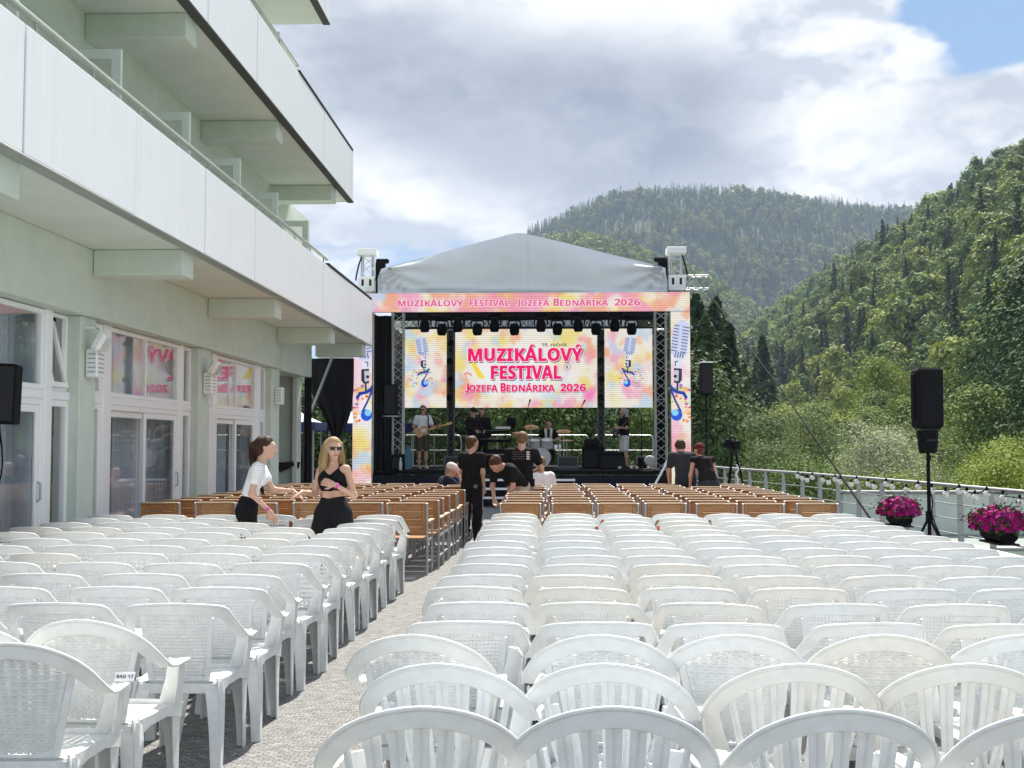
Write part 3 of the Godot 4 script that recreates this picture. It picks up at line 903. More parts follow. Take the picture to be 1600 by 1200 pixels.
	for d in [14.2, 19.05, 24.05]:
		var s := thing("wall_loudspeaker", "small white louvred loudspeaker box on the " + ["column beside the tilted window", "column between the sliding doors", "last column before the end wall"][lk], "loudspeaker", Vector3(-5.78, 2.45, -d))
		part("cabinet", B.new().bev(Vector3(0.085, 0.17, 0), Vector3(0.15, 0.36, 0.24), 0.015), W.pvc, s)
		part("bracket", B.new().box(Vector3(0.005, 0.17, 0.0), Vector3(0.02, 0.30, 0.10)), W.metal, s)
		for k in 5:
			part("louvre", B.new().bev(Vector3(0.09, 0.06 + 0.055 * k, 0.1235), Vector3(0.10, 0.014, 0.006), 0.002), W.metal, s)
			part("louvre", B.new().bev(Vector3(0.1635, 0.06 + 0.055 * k, 0), Vector3(0.006, 0.014, 0.18), 0.002), W.metal, s)
		lk += 1

# ---------------------------------------------------------------- stage
func blend(im: Image, x: int, y: int, c: Color, a: float) -> void:
	if x < 0 or y < 0 or x >= im.get_width() or y >= im.get_height() or a <= 0.0: return
	im.set_pixel(x, y, im.get_pixel(x, y).lerp(c, minf(a, 1.0)))
func disc(im: Image, cx: float, cy: float, rx: float, ry: float, c: Color, soft := 1.0, alpha := 1.0) -> void:
	for y in range(int(cy - ry - 1), int(cy + ry + 2)):
		for x in range(int(cx - rx - 1), int(cx + rx + 2)):
			var q := Vector2((x + 0.5 - cx) / rx, (y + 0.5 - cy) / ry).length()
			blend(im, x, y, c, clampf((1.0 - q) * minf(rx, ry) / soft, 0, 1) * alpha)
func line(im: Image, pts: Array, r: float, c: Color, alpha := 1.0) -> void:
	for k in pts.size() - 1:
		var n := int((pts[k + 1] - pts[k]).length() / maxf(r * 0.5, 0.5)) + 1
		for s in n:
			var p: Vector2 = pts[k].lerp(pts[k + 1], float(s) / n)
			disc(im, p.x, p.y, r, r, c, 0.8, alpha)
func poly(im: Image, pts: PackedVector2Array, c: Color) -> void:
	var lo := pts[0]
	var hi := pts[0]
	for p in pts: lo = lo.min(p); hi = hi.max(p)
	for y in range(int(lo.y), int(hi.y) + 1):
		for x in range(int(lo.x), int(hi.x) + 1):
			if Geometry2D.is_point_in_polygon(Vector2(x + 0.5, y + 0.5), pts): blend(im, x, y, c, 1.0)
# pastel watercolour wash as shown on the screens; mpp = metres per pixel so that all screens share a scale
func wash(w: int, h: int, sd: int, mpp: float, pinker := 0.0) -> Image:
	var im := Image.create(w, h, false, Image.FORMAT_RGB8)
	var f := []
	for k in 4:
		var n := FastNoiseLite.new(); n.seed = sd + k * 13; n.frequency = [0.75, 0.95, 0.8, 0.9][k]; n.fractal_octaves = 4; n.domain_warp_enabled = true; n.domain_warp_amplitude = 0.35; n.domain_warp_frequency = 1.0
		f.append(n)
	for y in h:
		var row := 0.93 + 0.07 * cos(TAU * y * mpp / 0.0625)
		for x in w:
			var p := Vector2(x, y) * mpp
			var c := Color(1.0, 0.975, 0.93)
			c = c.lerp(Color(1.0, 0.90, 0.42), smoothstep(0.0, 0.6, f[0].get_noise_2dv(p) + 0.08) * 0.75)
			c = c.lerp(Color(1.0, 0.66, 0.50), smoothstep(0.05, 0.6, f[1].get_noise_2dv(p) + pinker) * 0.75)
			c = c.lerp(Color(1.0, 0.62, 0.78), smoothstep(0.12, 0.6, f[2].get_noise_2dv(p) + pinker * 1.4) * 0.75)
			c = c.lerp(Color(0.80, 0.90, 1.0), smoothstep(0.12, 0.5, f[3].get_noise_2dv(p) - pinker * 0.5) * 0.85)
			im.set_pixel(x, y, Color(c.r * row, c.g * row, c.b * row))
	return im
# the emblem: a stage microphone whose stem turns into a music note, with splashes; u = pixels per unit, height about 1
func emblem(im: Image, c0: Vector2, ux: float, uy: float, mir: float, sd: int) -> void:
	var u := sqrt(ux * uy)
	var P := func(x: float, y: float) -> Vector2: return c0 + Vector2(x * mir * ux, y * uy)
	var r := RandomNumberGenerator.new(); r.seed = sd
	var cols := [Color(0.95, 0.35, 0.55), Color(1.0, 0.60, 0.15), Color(0.20, 0.65, 0.90), Color(0.45, 0.78, 0.25), Color(0.95, 0.25, 0.20), Color(0.70, 0.35, 0.80), Color(1.0, 0.85, 0.2)]
	for k in 60:
		var a := r.randf() * TAU
		var q: Vector2 = P.call(cos(a) * r.randf_range(0.05, 0.36), 0.80 + sin(a) * r.randf_range(0.03, 0.20))
		disc(im, q.x, q.y, u * r.randf_range(0.006, 0.028), u * r.randf_range(0.006, 0.028), cols[r.randi() % 7], 1.5, 0.85)
		if k % 4 == 0: disc(im, q.x + u * 0.02, q.y, u * 0.008, u * 0.008, Color(0.1, 0.1, 0.15), 1.0, 0.9)
	for k in 5:
		var q: Vector2 = P.call(r.randf_range(-0.22, 0.16), r.randf_range(0.66, 0.98))
		disc(im, q.x, q.y, u * r.randf_range(0.05, 0.09), u * r.randf_range(0.03, 0.06), cols[r.randi() % 7], u * 0.04, 0.5)
	# head: tilted rounded block with bars
	var body := Color(0.80, 0.84, 0.96)
	var ink := Color(0.22, 0.25, 0.42)
	var head := PackedVector2Array([P.call(-0.13, 0.03), P.call(-0.05, -0.01), P.call(0.07, 0.0), P.call(0.12, 0.06), P.call(0.17, 0.30), P.call(0.10, 0.36), P.call(-0.02, 0.37), P.call(-0.08, 0.32)])
	poly(im, head, body)
	for k in 9:
		var t := k / 8.0
		line(im, [P.call(-0.12 + 0.06 * t, 0.06 + 0.245 * t), P.call(0.11 + 0.06 * t, 0.03 + 0.245 * t)], u * 0.0065, ink, 0.85)
	line(im, [P.call(0.0, 0.0), P.call(0.055, 0.36)], u * 0.024, body)
	for k in 4:
		line(im, [P.call(-0.03 + 0.04 * k, 0.30), P.call(-0.01 + 0.04 * k, 0.35)], u * 0.007, ink)
	# collar and yoke
	poly(im, PackedVector2Array([P.call(0.0, 0.38), P.call(0.12, 0.37), P.call(0.12, 0.45), P.call(0.01, 0.45)]), Color(0.88, 0.90, 0.97))
	line(im, [P.call(0.06, 0.39), P.call(0.10, 0.39), P.call(0.10, 0.435)], u * 0.007, ink)
	poly(im, PackedVector2Array([P.call(0.0, 0.46), P.call(0.12, 0.455), P.call(0.12, 0.60), P.call(0.04, 0.605), P.call(0.0, 0.57)]), Color(0.20, 0.20, 0.26))
	poly(im, PackedVector2Array([P.call(0.045, 0.475), P.call(0.125, 0.475), P.call(0.125, 0.575), P.call(0.055, 0.585)]), Color(0.78, 0.79, 0.86))
	disc(im, P.call(0.10, 0.535).x, P.call(0.10, 0.535).y, u * 0.022, u * 0.02, Color(0.08, 0.08, 0.1))
	# note
	var nv := Color(0.10, 0.22, 0.62)
	line(im, [P.call(0.07, 0.61), P.call(0.075, 0.70)], u * 0.012, Color(0.15, 0.15, 0.2))
	line(im, [P.call(-0.06, 0.74), P.call(-0.02, 0.70), P.call(0.08, 0.69), P.call(0.15, 0.66), P.call(0.19, 0.62)], u * 0.020, nv)
	line(im, [P.call(0.17, 0.67), P.call(0.10, 0.78), P.call(0.02, 0.88)], u * 0.013, nv)
	disc(im, P.call(0.085, 0.915).x, P.call(0.085, 0.915).y, u * 0.072, u * 0.072, Color(0.10, 0.35, 0.85))
	disc(im, P.call(0.108, 0.892).x, P.call(0.108, 0.892).y, u * 0.044, u * 0.042, Color(0.55, 0.82, 0.97))
	disc(im, P.call(0.065, 0.945).x, P.call(0.065, 0.945).y, u * 0.04, u * 0.026, Color(0.10, 0.35, 0.85), 2.0)
func screen_mat(im: Image, e: float) -> StandardMaterial3D:
	var m := StandardMaterial3D.new()
	m.albedo_color = Color(0.05, 0.05, 0.05); m.roughness = 0.5
	m.emission_enabled = true; m.emission = Color.BLACK
	m.emission_texture = ImageTexture.create_from_image(im); m.emission_energy_multiplier = e
	return m
func led_screen(called: String, label: String, x0: float, x1: float, y0: float, y1: float, d: float, im: Image, group := "") -> Node3D:
	var o := thing(called, label, "screen", Vector3((x0 + x1) / 2, y0, -d), 0.0, group)
	var w := x1 - x0
	var h := y1 - y0
	part("housing", B.new().bev(Vector3(0, h / 2, -0.05), Vector3(w, h, 0.09), 0.006), W.black, o)
	var b := B.new()
	b.quad(Vector3(-w / 2 + 0.003, 0.003, 0), Vector3(w / 2 - 0.003, 0.003, 0), Vector3(w / 2 - 0.003, h - 0.003, 0), Vector3(-w / 2 + 0.003, h - 0.003, 0), Vector3(0, 0, 1))
	part("display_screen", b, screen_mat(im, LED), o)
	return o
const LED := 0.44
# print on a screen: a word as a flat mesh of given left edge, baseline, capital height and width, thickened by laying shifted outlines together
func lettering(o: Node3D, text: String, at: Vector3, cap: float, width: float, m: Material, fat := 0.0) -> MeshInstance3D:
	var sf := SystemFont.new()
	sf.font_names = PackedStringArray(["Droid Sans"]); sf.font_weight = 700
	var t := TextMesh.new()
	t.text = text; t.font = sf; t.font_size = 64; t.pixel_size = 0.01; t.depth = 0.0; t.curve_step = 1.0
	var arr := t.get_mesh_arrays()
	var vs: PackedVector3Array = arr[Mesh.ARRAY_VERTEX]
	var ids: PackedInt32Array = arr[Mesh.ARRAY_INDEX]
	var lo := Vector3.ONE * 1e9
	var hi := -lo
	for v in vs: lo = lo.min(v); hi = hi.max(v)
	var sx := width / (hi.x - lo.x)
	var sy := cap / (hi.y - lo.y) if text.length() == 1 else cap / 0.457
	var b := B.new()
	var n := 12 if fat > 0.0 else 1
	for k in n:
		var off := Vector3(cos(TAU * k / n), sin(TAU * k / n), 0) * fat + Vector3(0, 0, 0.00012 * k)
		var f := b.v.size()
		for v in vs: b.vert(Vector3((v.x - lo.x) * sx, (v.y - lo.y) * sy, 0.0) + off, Vector3(0, 0, 1))
		for q in ids.size() / 3: b.tri(f + ids[q * 3], f + ids[q * 3 + 1], f + ids[q * 3 + 2])
	return part("screen_lettering", b, m, o, at)
# lettering in layers: shade print, white edge, pink face
func title(o: Node3D, text: String, x: float, y: float, cap: float, width: float) -> void:
	var at := Vector3(x - 2.25, y, 0)
	lettering(o, text, at + Vector3(0.055 * cap, -0.085 * cap, 0.004), cap, width, W.t_shade, 0.075 * cap)
	lettering(o, text, at + Vector3(0, 0, 0.008), cap, width, W.t_edge, 0.085 * cap)
	lettering(o, text, at + Vector3(0, 0, 0.012), cap, width, W.t_pink, 0.035 * cap)
func truss(o: Node3D, a: Vector3, b: Vector3, s: float, m: Material, step := 0.45, r := 0.022) -> void:
	var ax := (b - a).normalized()
	var u := ax.cross(Vector3(0, 0, 1) if absf(ax.z) < 0.9 else Vector3.UP).normalized()
	var w := ax.cross(u)
	var cs := []
	for k in [[-1, -1], [1, -1], [1, 1], [-1, 1]]:
		var q: Vector3 = (u * k[0] + w * k[1]) * s * 0.5
		cs.append(q)
		part("chord", B.new().tube([a + q, b + q], r, 7), m, o)
	var n := int((b - a).length() / step)
	var br := B.new()
	for f in 4:
		var p: Vector3 = cs[f]
		var q: Vector3 = cs[(f + 1) % 4]
		for k in n:
			var t0 := a.lerp(b, float(k) / n)
			var t1 := a.lerp(b, float(k + 1) / n)
			var tm := (t0 + t1) * 0.5
			br.tube([t0 + p, tm + q], r * 0.45, 5, false)
			br.tube([tm + q, t1 + p], r * 0.45, 5, false)
			if k % 4 == 0: br.tube([t0 + p, t0 + q], r * 0.45, 5, false)
	part("bracing", br, m, o)
func cloth_sheet(x0: float, x1: float, y0: float, y1: float, d: float, amp: float, folds: float, sd: float) -> B:
	var rows := []
	for r in 9:
		var v := r / 8.0
		var row := []
		for q in 49:
			var u := q / 48.0
			var z := amp * sin(u * folds * TAU + sin(u * 9.0 + sd) * 1.2 + v * 0.8) * (0.5 + 0.5 * (1.0 - v)) + amp * 0.5 * sin(u * folds * 2.7 * TAU + sd + v)
			row.append(Vector3(lerpf(x0, x1, u) + 0.02 * sin(v * 3.0 + u * 11.0 + sd), lerpf(y0, y1, v), -d + z))
		rows.append(row)
	return B.new().sheet(rows, Vector3(0, 0, 1))

func stage() -> void:
	W.t_shade = glow(Color(0.18, 0.10, 0.17), LED * 0.8); W.t_edge = glow(Color(1.0, 0.90, 0.96), LED); W.t_pink = glow(Color(0.88, 0.012, 0.16), LED)
	W.t_grey = glow(Color(0.10, 0.11, 0.10), LED); W.t_rose = glow(Color(0.80, 0.10, 0.28), LED)
	# deck
	var dk := thing("stage_platform", "black stage deck with dark skirt behind the rows of wooden chairs", "stage")
	bx("deck", -4.6, 3.56, 0.82, 0.92, 29.95, 37.3, W.black, dk, 0.01)
	part("skirt", cloth_sheet(-4.6, 3.56, 0.0, 0.80, 29.98, 0.025, 16.0, 1.0), W.navy, dk)
	for x in [-4.4, -2.4, -0.4, 1.6, 3.4]:
		for d in [30.3, 33.6, 37.0]: bx("support_leg", x - 0.03, x + 0.03, 0.0, 0.82, d - 0.03, d + 0.03, W.alu, dk)
	var st := thing("stage_steps", "aluminium steps with pale treads in front of the stage", "steps", Vector3(-0.62, 0, -29.35))
	for k in 3:
		part("tread", B.new().bev(Vector3(0, 0.24 + 0.22 * k, -0.24 * k), Vector3(2.5, 0.05, 0.27), 0.006), W.pvc, st)
	for s in [-1, 1]:
		part("stringer", B.new().sweep([Vector3(1.22 * s, 0.0, 0.15), Vector3(1.22 * s, 0.70, -0.52)], [Vector3(0, 0, 1)], 0.10, 0.03), W.alu, st)
	# front screens
	led_screen("led_screen", "slim left column screen of the stage frame showing a microphone", -5.04, -4.545, 0.06, 4.965, 29.2, column_art(true))
	led_screen("led_screen", "slim right column screen of the stage frame showing a microphone", 3.045, 3.54, 0.06, 4.965, 29.2, column_art(false))
	var hs := led_screen("led_screen", "long header screen above the stage with one line of pink lettering", -5.04, 3.54, 4.97, 5.46, 29.2, wash(1060, 62, 300, 0.0081, 0.22))
	for w in [["MUZIKÁLOVÝ", 1.149, 0.150, 1.674], ["FESTIVAL", 2.985, 0.148, 1.006], ["J", 4.19, 0.195, 0.085], ["OZEFA", 4.30, 0.145, 0.71], ["B", 5.125, 0.185, 0.14], ["EDNÁRIKA", 5.29, 0.145, 1.217], ["2026", 6.674, 0.165, 0.643]]:
		for k in 2:
			lettering(hs, w[0], Vector3(w[1] - 4.29, 0.148 - (0.02 if w[0] == "J" else 0.0), 0.004 * (k + 1)), w[2], w[3], [W.t_edge, W.t_rose][k], [0.016, 0.004][k])
	# rear screens
	var cs := led_screen("led_screen", "wide centre screen at the back of the stage with the festival title", -3.02, 1.48, 2.75, 5.27, 36.4, centre_art())
	lettering(cs, "19. ročník", Vector3(2.744 - 2.25, 1.94, 0.008), 0.105, 0.805, W.t_grey)
	title(cs, "MUZIKÁLOVÝ", 0.42, 1.486, 0.385, 3.616)
	title(cs, "FESTIVAL", 1.146, 0.91, 0.40, 2.205)
	for w in [["J", 0.325, 0.285, 0.11], ["OZEFA", 0.45, 0.20, 0.895], ["B", 1.45, 0.26, 0.155], ["EDNÁRIKA", 1.63, 0.20, 1.52], ["2026", 3.34, 0.225, 0.79]]:
		title(cs, w[0], w[1], 0.516 - (0.03 if w[0] == "J" else 0.0), w[2], w[3])
	part("screen_lettering", ring(0.105, 0.014), W.t_grey, cs, Vector3(1.305, 1.292, 0.008))
	lettering(cs, "R", Vector3(1.275, 1.25, 0.008), 0.08, 0.055, W.t_grey, 0.004)
	led_screen("led_screen", "left rear screen with a small microphone emblem", -4.80, -3.29, 2.75, 5.27, 36.4, side_art(true))
	led_screen("led_screen", "right rear screen with a small microphone emblem", 1.70, 3.22, 2.75, 5.27, 36.4, side_art(false))
	# light posts between the rear screens
	var k := 0
	for x in [-3.155, 1.59]:
		var lp := thing("light_post", "dark upright truss with round lamps beside the " + ["guitarist's side of the" , "far end of the"][k] + " centre screen", "light post", Vector3(x, 0.92, -36.1))
		truss(lp, Vector3(0, 0, -0.3), Vector3(0, 4.3, -0.3), 0.2, mat(Color(0.16, 0.16, 0.15), 0.6, 0.3), 0.4, 0.018)
		part("cover", B.new().box(Vector3(0, 2.15, -0.42), Vector3(0.22, 4.3, 0.02)), mat(Color(0.05, 0.052, 0.05), 0.9), lp)
		for q in 4:
			var yy := 2.15 + 0.57 * q
			part("lamp_head", B.new().lathe(Vector3(0.03 * (q % 2) - 0.015, yy, -0.08), [Vector2(0.0, -0.10), Vector2(0.07, -0.10), Vector2(0.10, -0.02), Vector2(0.10, 0.09), Vector2(0.085, 0.10), Vector2(0.0, 0.085)], 12, Basis(Vector3.RIGHT, PI / 2)), W.black, lp)
		k += 1
	# inner trusses, outer towers
	k = 0
	for x in [-4.08, 2.93]:
		var t := thing("truss_tower", "aluminium lattice tower standing inside the " + ["left", "right"][k] + " edge of the stage opening", "truss", Vector3(x, 0.92, -30.7))
		truss(t, Vector3(0, 0, 0), Vector3(0, 4.2, 0), 0.29, W.truss)
		k += 1
	k = 0
	for x in [-4.80, 3.28]:
		var s := -1.0 if k == 0 else 1.0
		var t := thing("roof_tower", "white-topped lifting tower rising behind the " + ["left", "right"][k] + " column screen", "tower", Vector3(x, 0, -30.0))
		truss(t, Vector3(0, 0, 0), Vector3(0, 6.55, 0), 0.28, W.truss)
		part("top_plate", B.new().bev(Vector3(0, 6.64, 0), Vector3(0.50, 0.17, 0.42), 0.01), W.pvc, t)
		part("sleeve_block", B.new().bev(Vector3(0.0, 5.78, 0), Vector3(0.44, 0.40, 0.44), 0.01), W.pvc, t)
		for q in [-1, 1]: part("sleeve_slot", B.new().box(Vector3(0.10 * q, 5.82, 0.222), Vector3(0.06, 0.17, 0.006)), W.dark, t)
		part("cable", B.new().tube(curve([Vector3(0.14 * s, 6.5, 0.17), Vector3(0.2 * s, 6.3, 0.2), Vector3(0.26 * s, 6.05, 0.18), Vector3(0.3 * s, 5.9, 0.1)], 4), 0.022, 5), W.black, t)
		if k == 1: truss(t, Vector3(0.24, 5.80, 0), Vector3(0.82, 5.80, 0), 0.34, W.truss, 0.55)
		part("base_plate", B.new().box(Vector3(0, 0.03, 0), Vector3(0.6, 0.06, 0.6)), W.alu, t)
		var mo := thing("chain_hoist", "black chain hoist motor hanging beside the " + ["left", "right"][k] + " tower head", "hoist", Vector3(x - s * 0.36, 5.75, -29.85))
		part("motor", B.new().bev(Vector3(0, 0.35, 0), Vector3(0.25, 0.52, 0.22), 0.03), W.black, mo)
		part("hook_head", B.new().bev(Vector3(-0.05 * s, 0.64, 0), Vector3(0.34, 0.12, 0.14), 0.03), W.black, mo)
		part("chain_bag", B.new().bev(Vector3(0.06 * s, -0.05, 0), Vector3(0.12, 0.42, 0.14), 0.03), W.black, mo)
		k += 1
	stage_roof()
	# drapes
	var c := part("black_drape", cloth_sheet(-4.66, -4.20, 0.05, 5.0, 30.25, 0.07, 3.0, 2.0), W.cloth, self); tag(c, "gathered black drape inside the left column screen", "drape")
	c = part("black_drape", cloth_sheet(2.86, 3.12, 0.9, 5.0, 31.1, 0.05, 2.0, 5.0), W.cloth, self); tag(c, "narrow black drape behind the right lattice tower", "drape")
	var sd := B.new()
	for x in [-4.72]: sd.box(Vector3(x, 2.9, -33.7), Vector3(0.02, 4.4, 6.6))
	c = part("side_curtain", sd, W.cloth, self); tag(c, "black side wall cloth on the left of the stage", "drape")
	var ga := StandardMaterial3D.new(); ga.transparency = BaseMaterial3D.TRANSPARENCY_ALPHA; ga.albedo_color = Color(0.10, 0.11, 0.10, 0.22); ga.roughness = 0.95
	var gs := B.new(); gs.quad(Vector3(-4.7, 0.92, -37.2), Vector3(3.46, 0.92, -37.2), Vector3(3.46, 5.4, -37.2), Vector3(-4.7, 5.4, -37.2), Vector3(0, 0, 1))
	c = part("gauze_backdrop", gs, ga, self); tag(c, "dark see-through gauze closing the back of the stage", "backdrop")
	# lighting rig with moving heads
	var rig := thing("lighting_truss", "black horizontal truss carrying the row of stage lamps", "truss", Vector3(0, 5.34, -32.0))
	truss(rig, Vector3(-4.3, 0, 0), Vector3(3.1, 0, 0), 0.3, W.dark, 0.5, 0.025)
	var rg2 := thing("lighting_truss", "black rear truss above the centre screen", "truss", Vector3(0, 5.42, -36.2))
	truss(rg2, Vector3(-4.7, 0, 0), Vector3(3.3, 0, 0), 0.3, W.dark, 0.5, 0.025)
	var proto: Node3D = null
	k = 0
	for px in [-3.50, -3.02, -2.58, -2.03, -1.55, -1.0, -0.26, 0.20, 0.77, 1.27, 1.79, 2.25]:
		var yy := 5.16 - (0.09 if k % 2 == 1 else 0.0)
		if proto == null:
			proto = thing("moving_head_lamp", "black moving-head stage lamp hanging from the front truss", "stage lamp", Vector3(px, yy, -31.9), 0.0, "moving heads on the truss")
			part("base", B.new().bev(Vector3(0, 0.02, 0), Vector3(0.34, 0.13, 0.26), 0.02), W.black, proto)
			for s in [-1, 1]: part("yoke_arm", B.new().sweep([Vector3(0.15 * s, -0.03, 0), Vector3(0.18 * s, -0.14, 0), Vector3(0.17 * s, -0.26, 0)], [Vector3(0, 0, 1)], 0.10, 0.035), W.black, proto)
			part("lamp_head", B.new().lathe(Vector3(0, -0.24, 0), [Vector2(0.0, 0.13), Vector2(0.10, 0.12), Vector2(0.135, 0.02), Vector2(0.14, -0.10), Vector2(0.11, -0.19), Vector2(0.095, -0.20), Vector2(0.085, -0.185), Vector2(0.0, -0.18)], 14, Basis(Vector3(1, 0, 0), 0.18)), W.black, proto)
			part("clamp", B.new().box(Vector3(0, 0.11, 0), Vector3(0.05, 0.09, 0.08)), W.dark, proto)
		else:
			copy_of(proto, Vector3(px, yy, -31.9), 0.25 * sin(k * 2.1))
		k += 1
	c = part("black_border", cloth_sheet(-4.5, 3.2, 5.10, 5.6, 32.45, 0.03, 14.0, 3.0), W.cloth, self); tag(c, "black border cloth behind the row of stage lamps", "drape")
	barriers()
	instruments()
func ring(r: float, t: float) -> B:
	var b := B.new()
	for k in 28:
		var a := TAU * k / 28
		var e := TAU * (k + 1) / 28
		b.quad(Vector3(cos(a), sin(a), 0) * (r - t), Vector3(cos(a), sin(a), 0) * r, Vector3(cos(e), sin(e), 0) * r, Vector3(cos(e), sin(e), 0) * (r - t), Vector3(0, 0, 1))
	return b
func column_art(left: bool) -> Image:
	var im := wash(64, 628, 320 if left else 340, 0.0078, 0.12)
	for y in range(30, 420):
		for x in 64:
			var t := smoothstep(30.0, 90.0, y) * (1.0 - smoothstep(330.0, 420.0, y)) * 0.55
			blend(im, x, y, Color(0.97, 0.96, 0.99), t)
	emblem(im, Vector2(28 if left else 36, 34), 215.0, 330.0, 1.0 if left else -1.0, 5)
	return im
func side_art(left: bool) -> Image:
	var im := wash(216, 358, 360 if left else 380, 0.0070)
	var r := RandomNumberGenerator.new(); r.seed = 12
	emblem(im, Vector2(98 if left else 120, 38), 205.0, 232.0, 1.0 if left else -1.0, 8)
	if left:
		disc(im, 205, 235, 26, 16, Color(1.0, 0.45, 0.65), 14.0, 0.6); line(im, [Vector2(8, 288), Vector2(22, 302)], 3.0, Color(0.95, 0.55, 0.62))
	return im
func centre_art() -> Image:
	var im := wash(640, 358, 401, 0.0070)
	for y in range(20, 350):
		for x in range(30, 600):
			var q := Vector2((x - 300) / 270.0, (y - 200) / 150.0).length()
			blend(im, x, y, Color(0.96, 0.97, 0.99), (1.0 - smoothstep(0.6, 1.05, q)) * 0.62)
	poly(im, PackedVector2Array([Vector2(56, 130), Vector2(76, 132), Vector2(136, 226), Vector2(104, 224)]), Color(0.97, 0.86, 0.30))
	line(im, [Vector2(42, 206), Vector2(54, 200), Vector2(66, 206), Vector2(74, 212)], 4.0, Color(0.95, 0.55, 0.50))
	disc(im, 605, 300, 38, 34, Color(1.0, 0.45, 0.80), 22.0, 0.75)
	disc(im, 590, 330, 20, 18, Color(1.0, 0.55, 0.80), 14.0, 0.6)
	return im
func stage_roof() -> void:
	var o := thing("stage_roof", "grey tarpaulin gable roof stretched over the stage", "roof")
	# ridge line seen from the front: x, height of the top edge
	var top := [Vector3(-4.47, 5.92, 0), Vector3(-4.42, 6.12, 0), Vector3(-4.30, 6.20, 0), Vector3(-3.3, 6.47, 0), Vector3(-2.2, 6.765, 0), Vector3(-1.15, 7.035, 0), Vector3(-0.98, 7.075, 0), Vector3(-0.80, 7.09, 0), Vector3(-0.62, 7.075, 0), Vector3(-0.45, 7.035, 0), Vector3(0.6, 6.775, 0), Vector3(1.7, 6.49, 0), Vector3(2.85, 6.20, 0), Vector3(2.97, 6.12, 0), Vector3(3.0, 5.92, 0)]
	var tp := curve(top, 7)
	var f := FastNoiseLite.new(); f.seed = 8; f.frequency = 0.9; f.fractal_octaves = 3
	var rows := []
	for r in 27:
		var v := r / 26.0
		var row := []
		for q in tp.size():
			var p: Vector3 = tp[q]
			var y := lerpf(5.50 + 0.012 * sin(p.x * 5.0), p.y, pow(v, 0.9))
			# folds fanning out of the corners, drawn tight towards the hem, and a seam at the ridge
			var cl := Vector2(p.x + 4.42, y - 6.15)
			var cr := Vector2(p.x - 2.96, y - 6.15)
			var z := 0.0
			z += 0.11 * sin(atan2(cl.y, cl.x) * 17.0) * exp(-cl.length() * 1.15) * smoothstep(0.02, 0.25, cl.length())
			z += 0.11 * sin(atan2(cr.y, -cr.x) * 15.0 + 1.0) * exp(-cr.length() * 1.15) * smoothstep(0.02, 0.25, cr.length())
			z += 0.03 * exp(-pow((p.x + 0.95 + 0.12 * (1.0 - v)) / 0.07, 2.0)) - 0.03 * exp(-pow((p.x + 0.62) / 0.06, 2.0)) + 0.02 * exp(-pow((p.x + 0.4 - 0.1 * v) / 0.05, 2.0))
			z += 0.022 * f.get_noise_2d(p.x * 2.2, y * 0.8) + 0.05 * f.get_noise_2d(p.x * 0.35, y * 0.5 + 9.0)
			var hem := smoothstep(0.30, 0.0, y - 5.5)
			z += 0.06 * hem + 0.03 * sin((y - 5.5) * 26.0 + p.x * 0.9 + 1.5 * f.get_noise_2d(p.x * 0.8, 3.0)) * hem
			row.append(Vector3(p.x, y, -29.62 + z - 0.12 * pow(v, 6.0)))
		rows.append(row)
	part("gable_cover", B.new().sheet(rows, Vector3(0, 0, 1)), W.tarp, o)
	var rr := []
	for r in 9:
		var row := []
		for p in tp:
			row.append(Vector3(p.x, p.y - 0.06 * sin(PI * r / 8.0) * 0.6, -29.74 - 7.9 * r / 8.0))
		rr.append(row)
	part("roof_cover", B.new().sheet(rr, Vector3.UP), W.tarp, o)
	part("rear_gable", B.new().box(Vector3(-0.75, 5.9, -37.6), Vector3(7.2, 0.9, 0.02)), W.tarp, o)
	# tarpaulin flap hanging outside the right column
	var fl := []
	for r in 9:
		var v := r / 8.0
		var row := []
		for q in 7:
			var u := q / 6.0
			row.append(Vector3(3.60 + 0.02 * sin(u * 9.0) + lerpf(0.30, 0.0, v) * (0.4 + u * 0.6), lerpf(0.02, 5.2, v), -30.2 - u * 1.6))
		fl.append(row)
	part("side_flap", B.new().sheet(fl, Vector3(1, 0, 0.4)), mat(Color(0.13, 0.135, 0.14), 0.8), o)
func barriers() -> void:
	var k := 0
	for s in [[-4.72, -2.86], [-2.70, 1.20], [1.35, 3.25]]:
		var o := thing("guard_rail", "pale tubular guard rail at the back of the stage, " + ["behind the guitarist", "behind the drum kit", "behind the bass player"][k], "railing", Vector3(0, 0.92, -36.8))
		var x0: float = s[0]
		var x1: float = s[1]
		part("frame", B.new().tube([Vector3(x0, 0, 0), Vector3(x0, 0.86, 0), Vector3(x0 + 0.03, 0.93, 0), Vector3(x0 + 0.1, 0.96, 0), Vector3(x1 - 0.1, 0.96, 0), Vector3(x1 - 0.03, 0.93, 0), Vector3(x1, 0.86, 0), Vector3(x1, 0, 0)], 0.024, 7), W.truss, o)
		part("mid_rail", B.new().tube([Vector3(x0, 0.48, 0), Vector3(x1, 0.48, 0)], 0.02, 6), W.truss, o)
		var x := x0 + 1.0
		while x < x1 - 0.4:
			part("post", B.new().tube([Vector3(x, 0, 0), Vector3(x, 0.95, 0)], 0.018, 6), W.truss, o)
			x += 1.0
		k += 1
func stand(o: Node3D, h: float, spread: float, m: Material) -> void:
	part("upright", B.new().tube([Vector3(0, 0.12, 0), Vector3(0, h, 0)], 0.012, 6), m, o)
	for q in 3:
		var a := TAU * q / 3 + 0.5
		part("leg", B.new().tube([Vector3(0, 0.26, 0), Vector3(cos(a) * spread, 0.008, sin(a) * spread)], 0.009, 5), m, o)
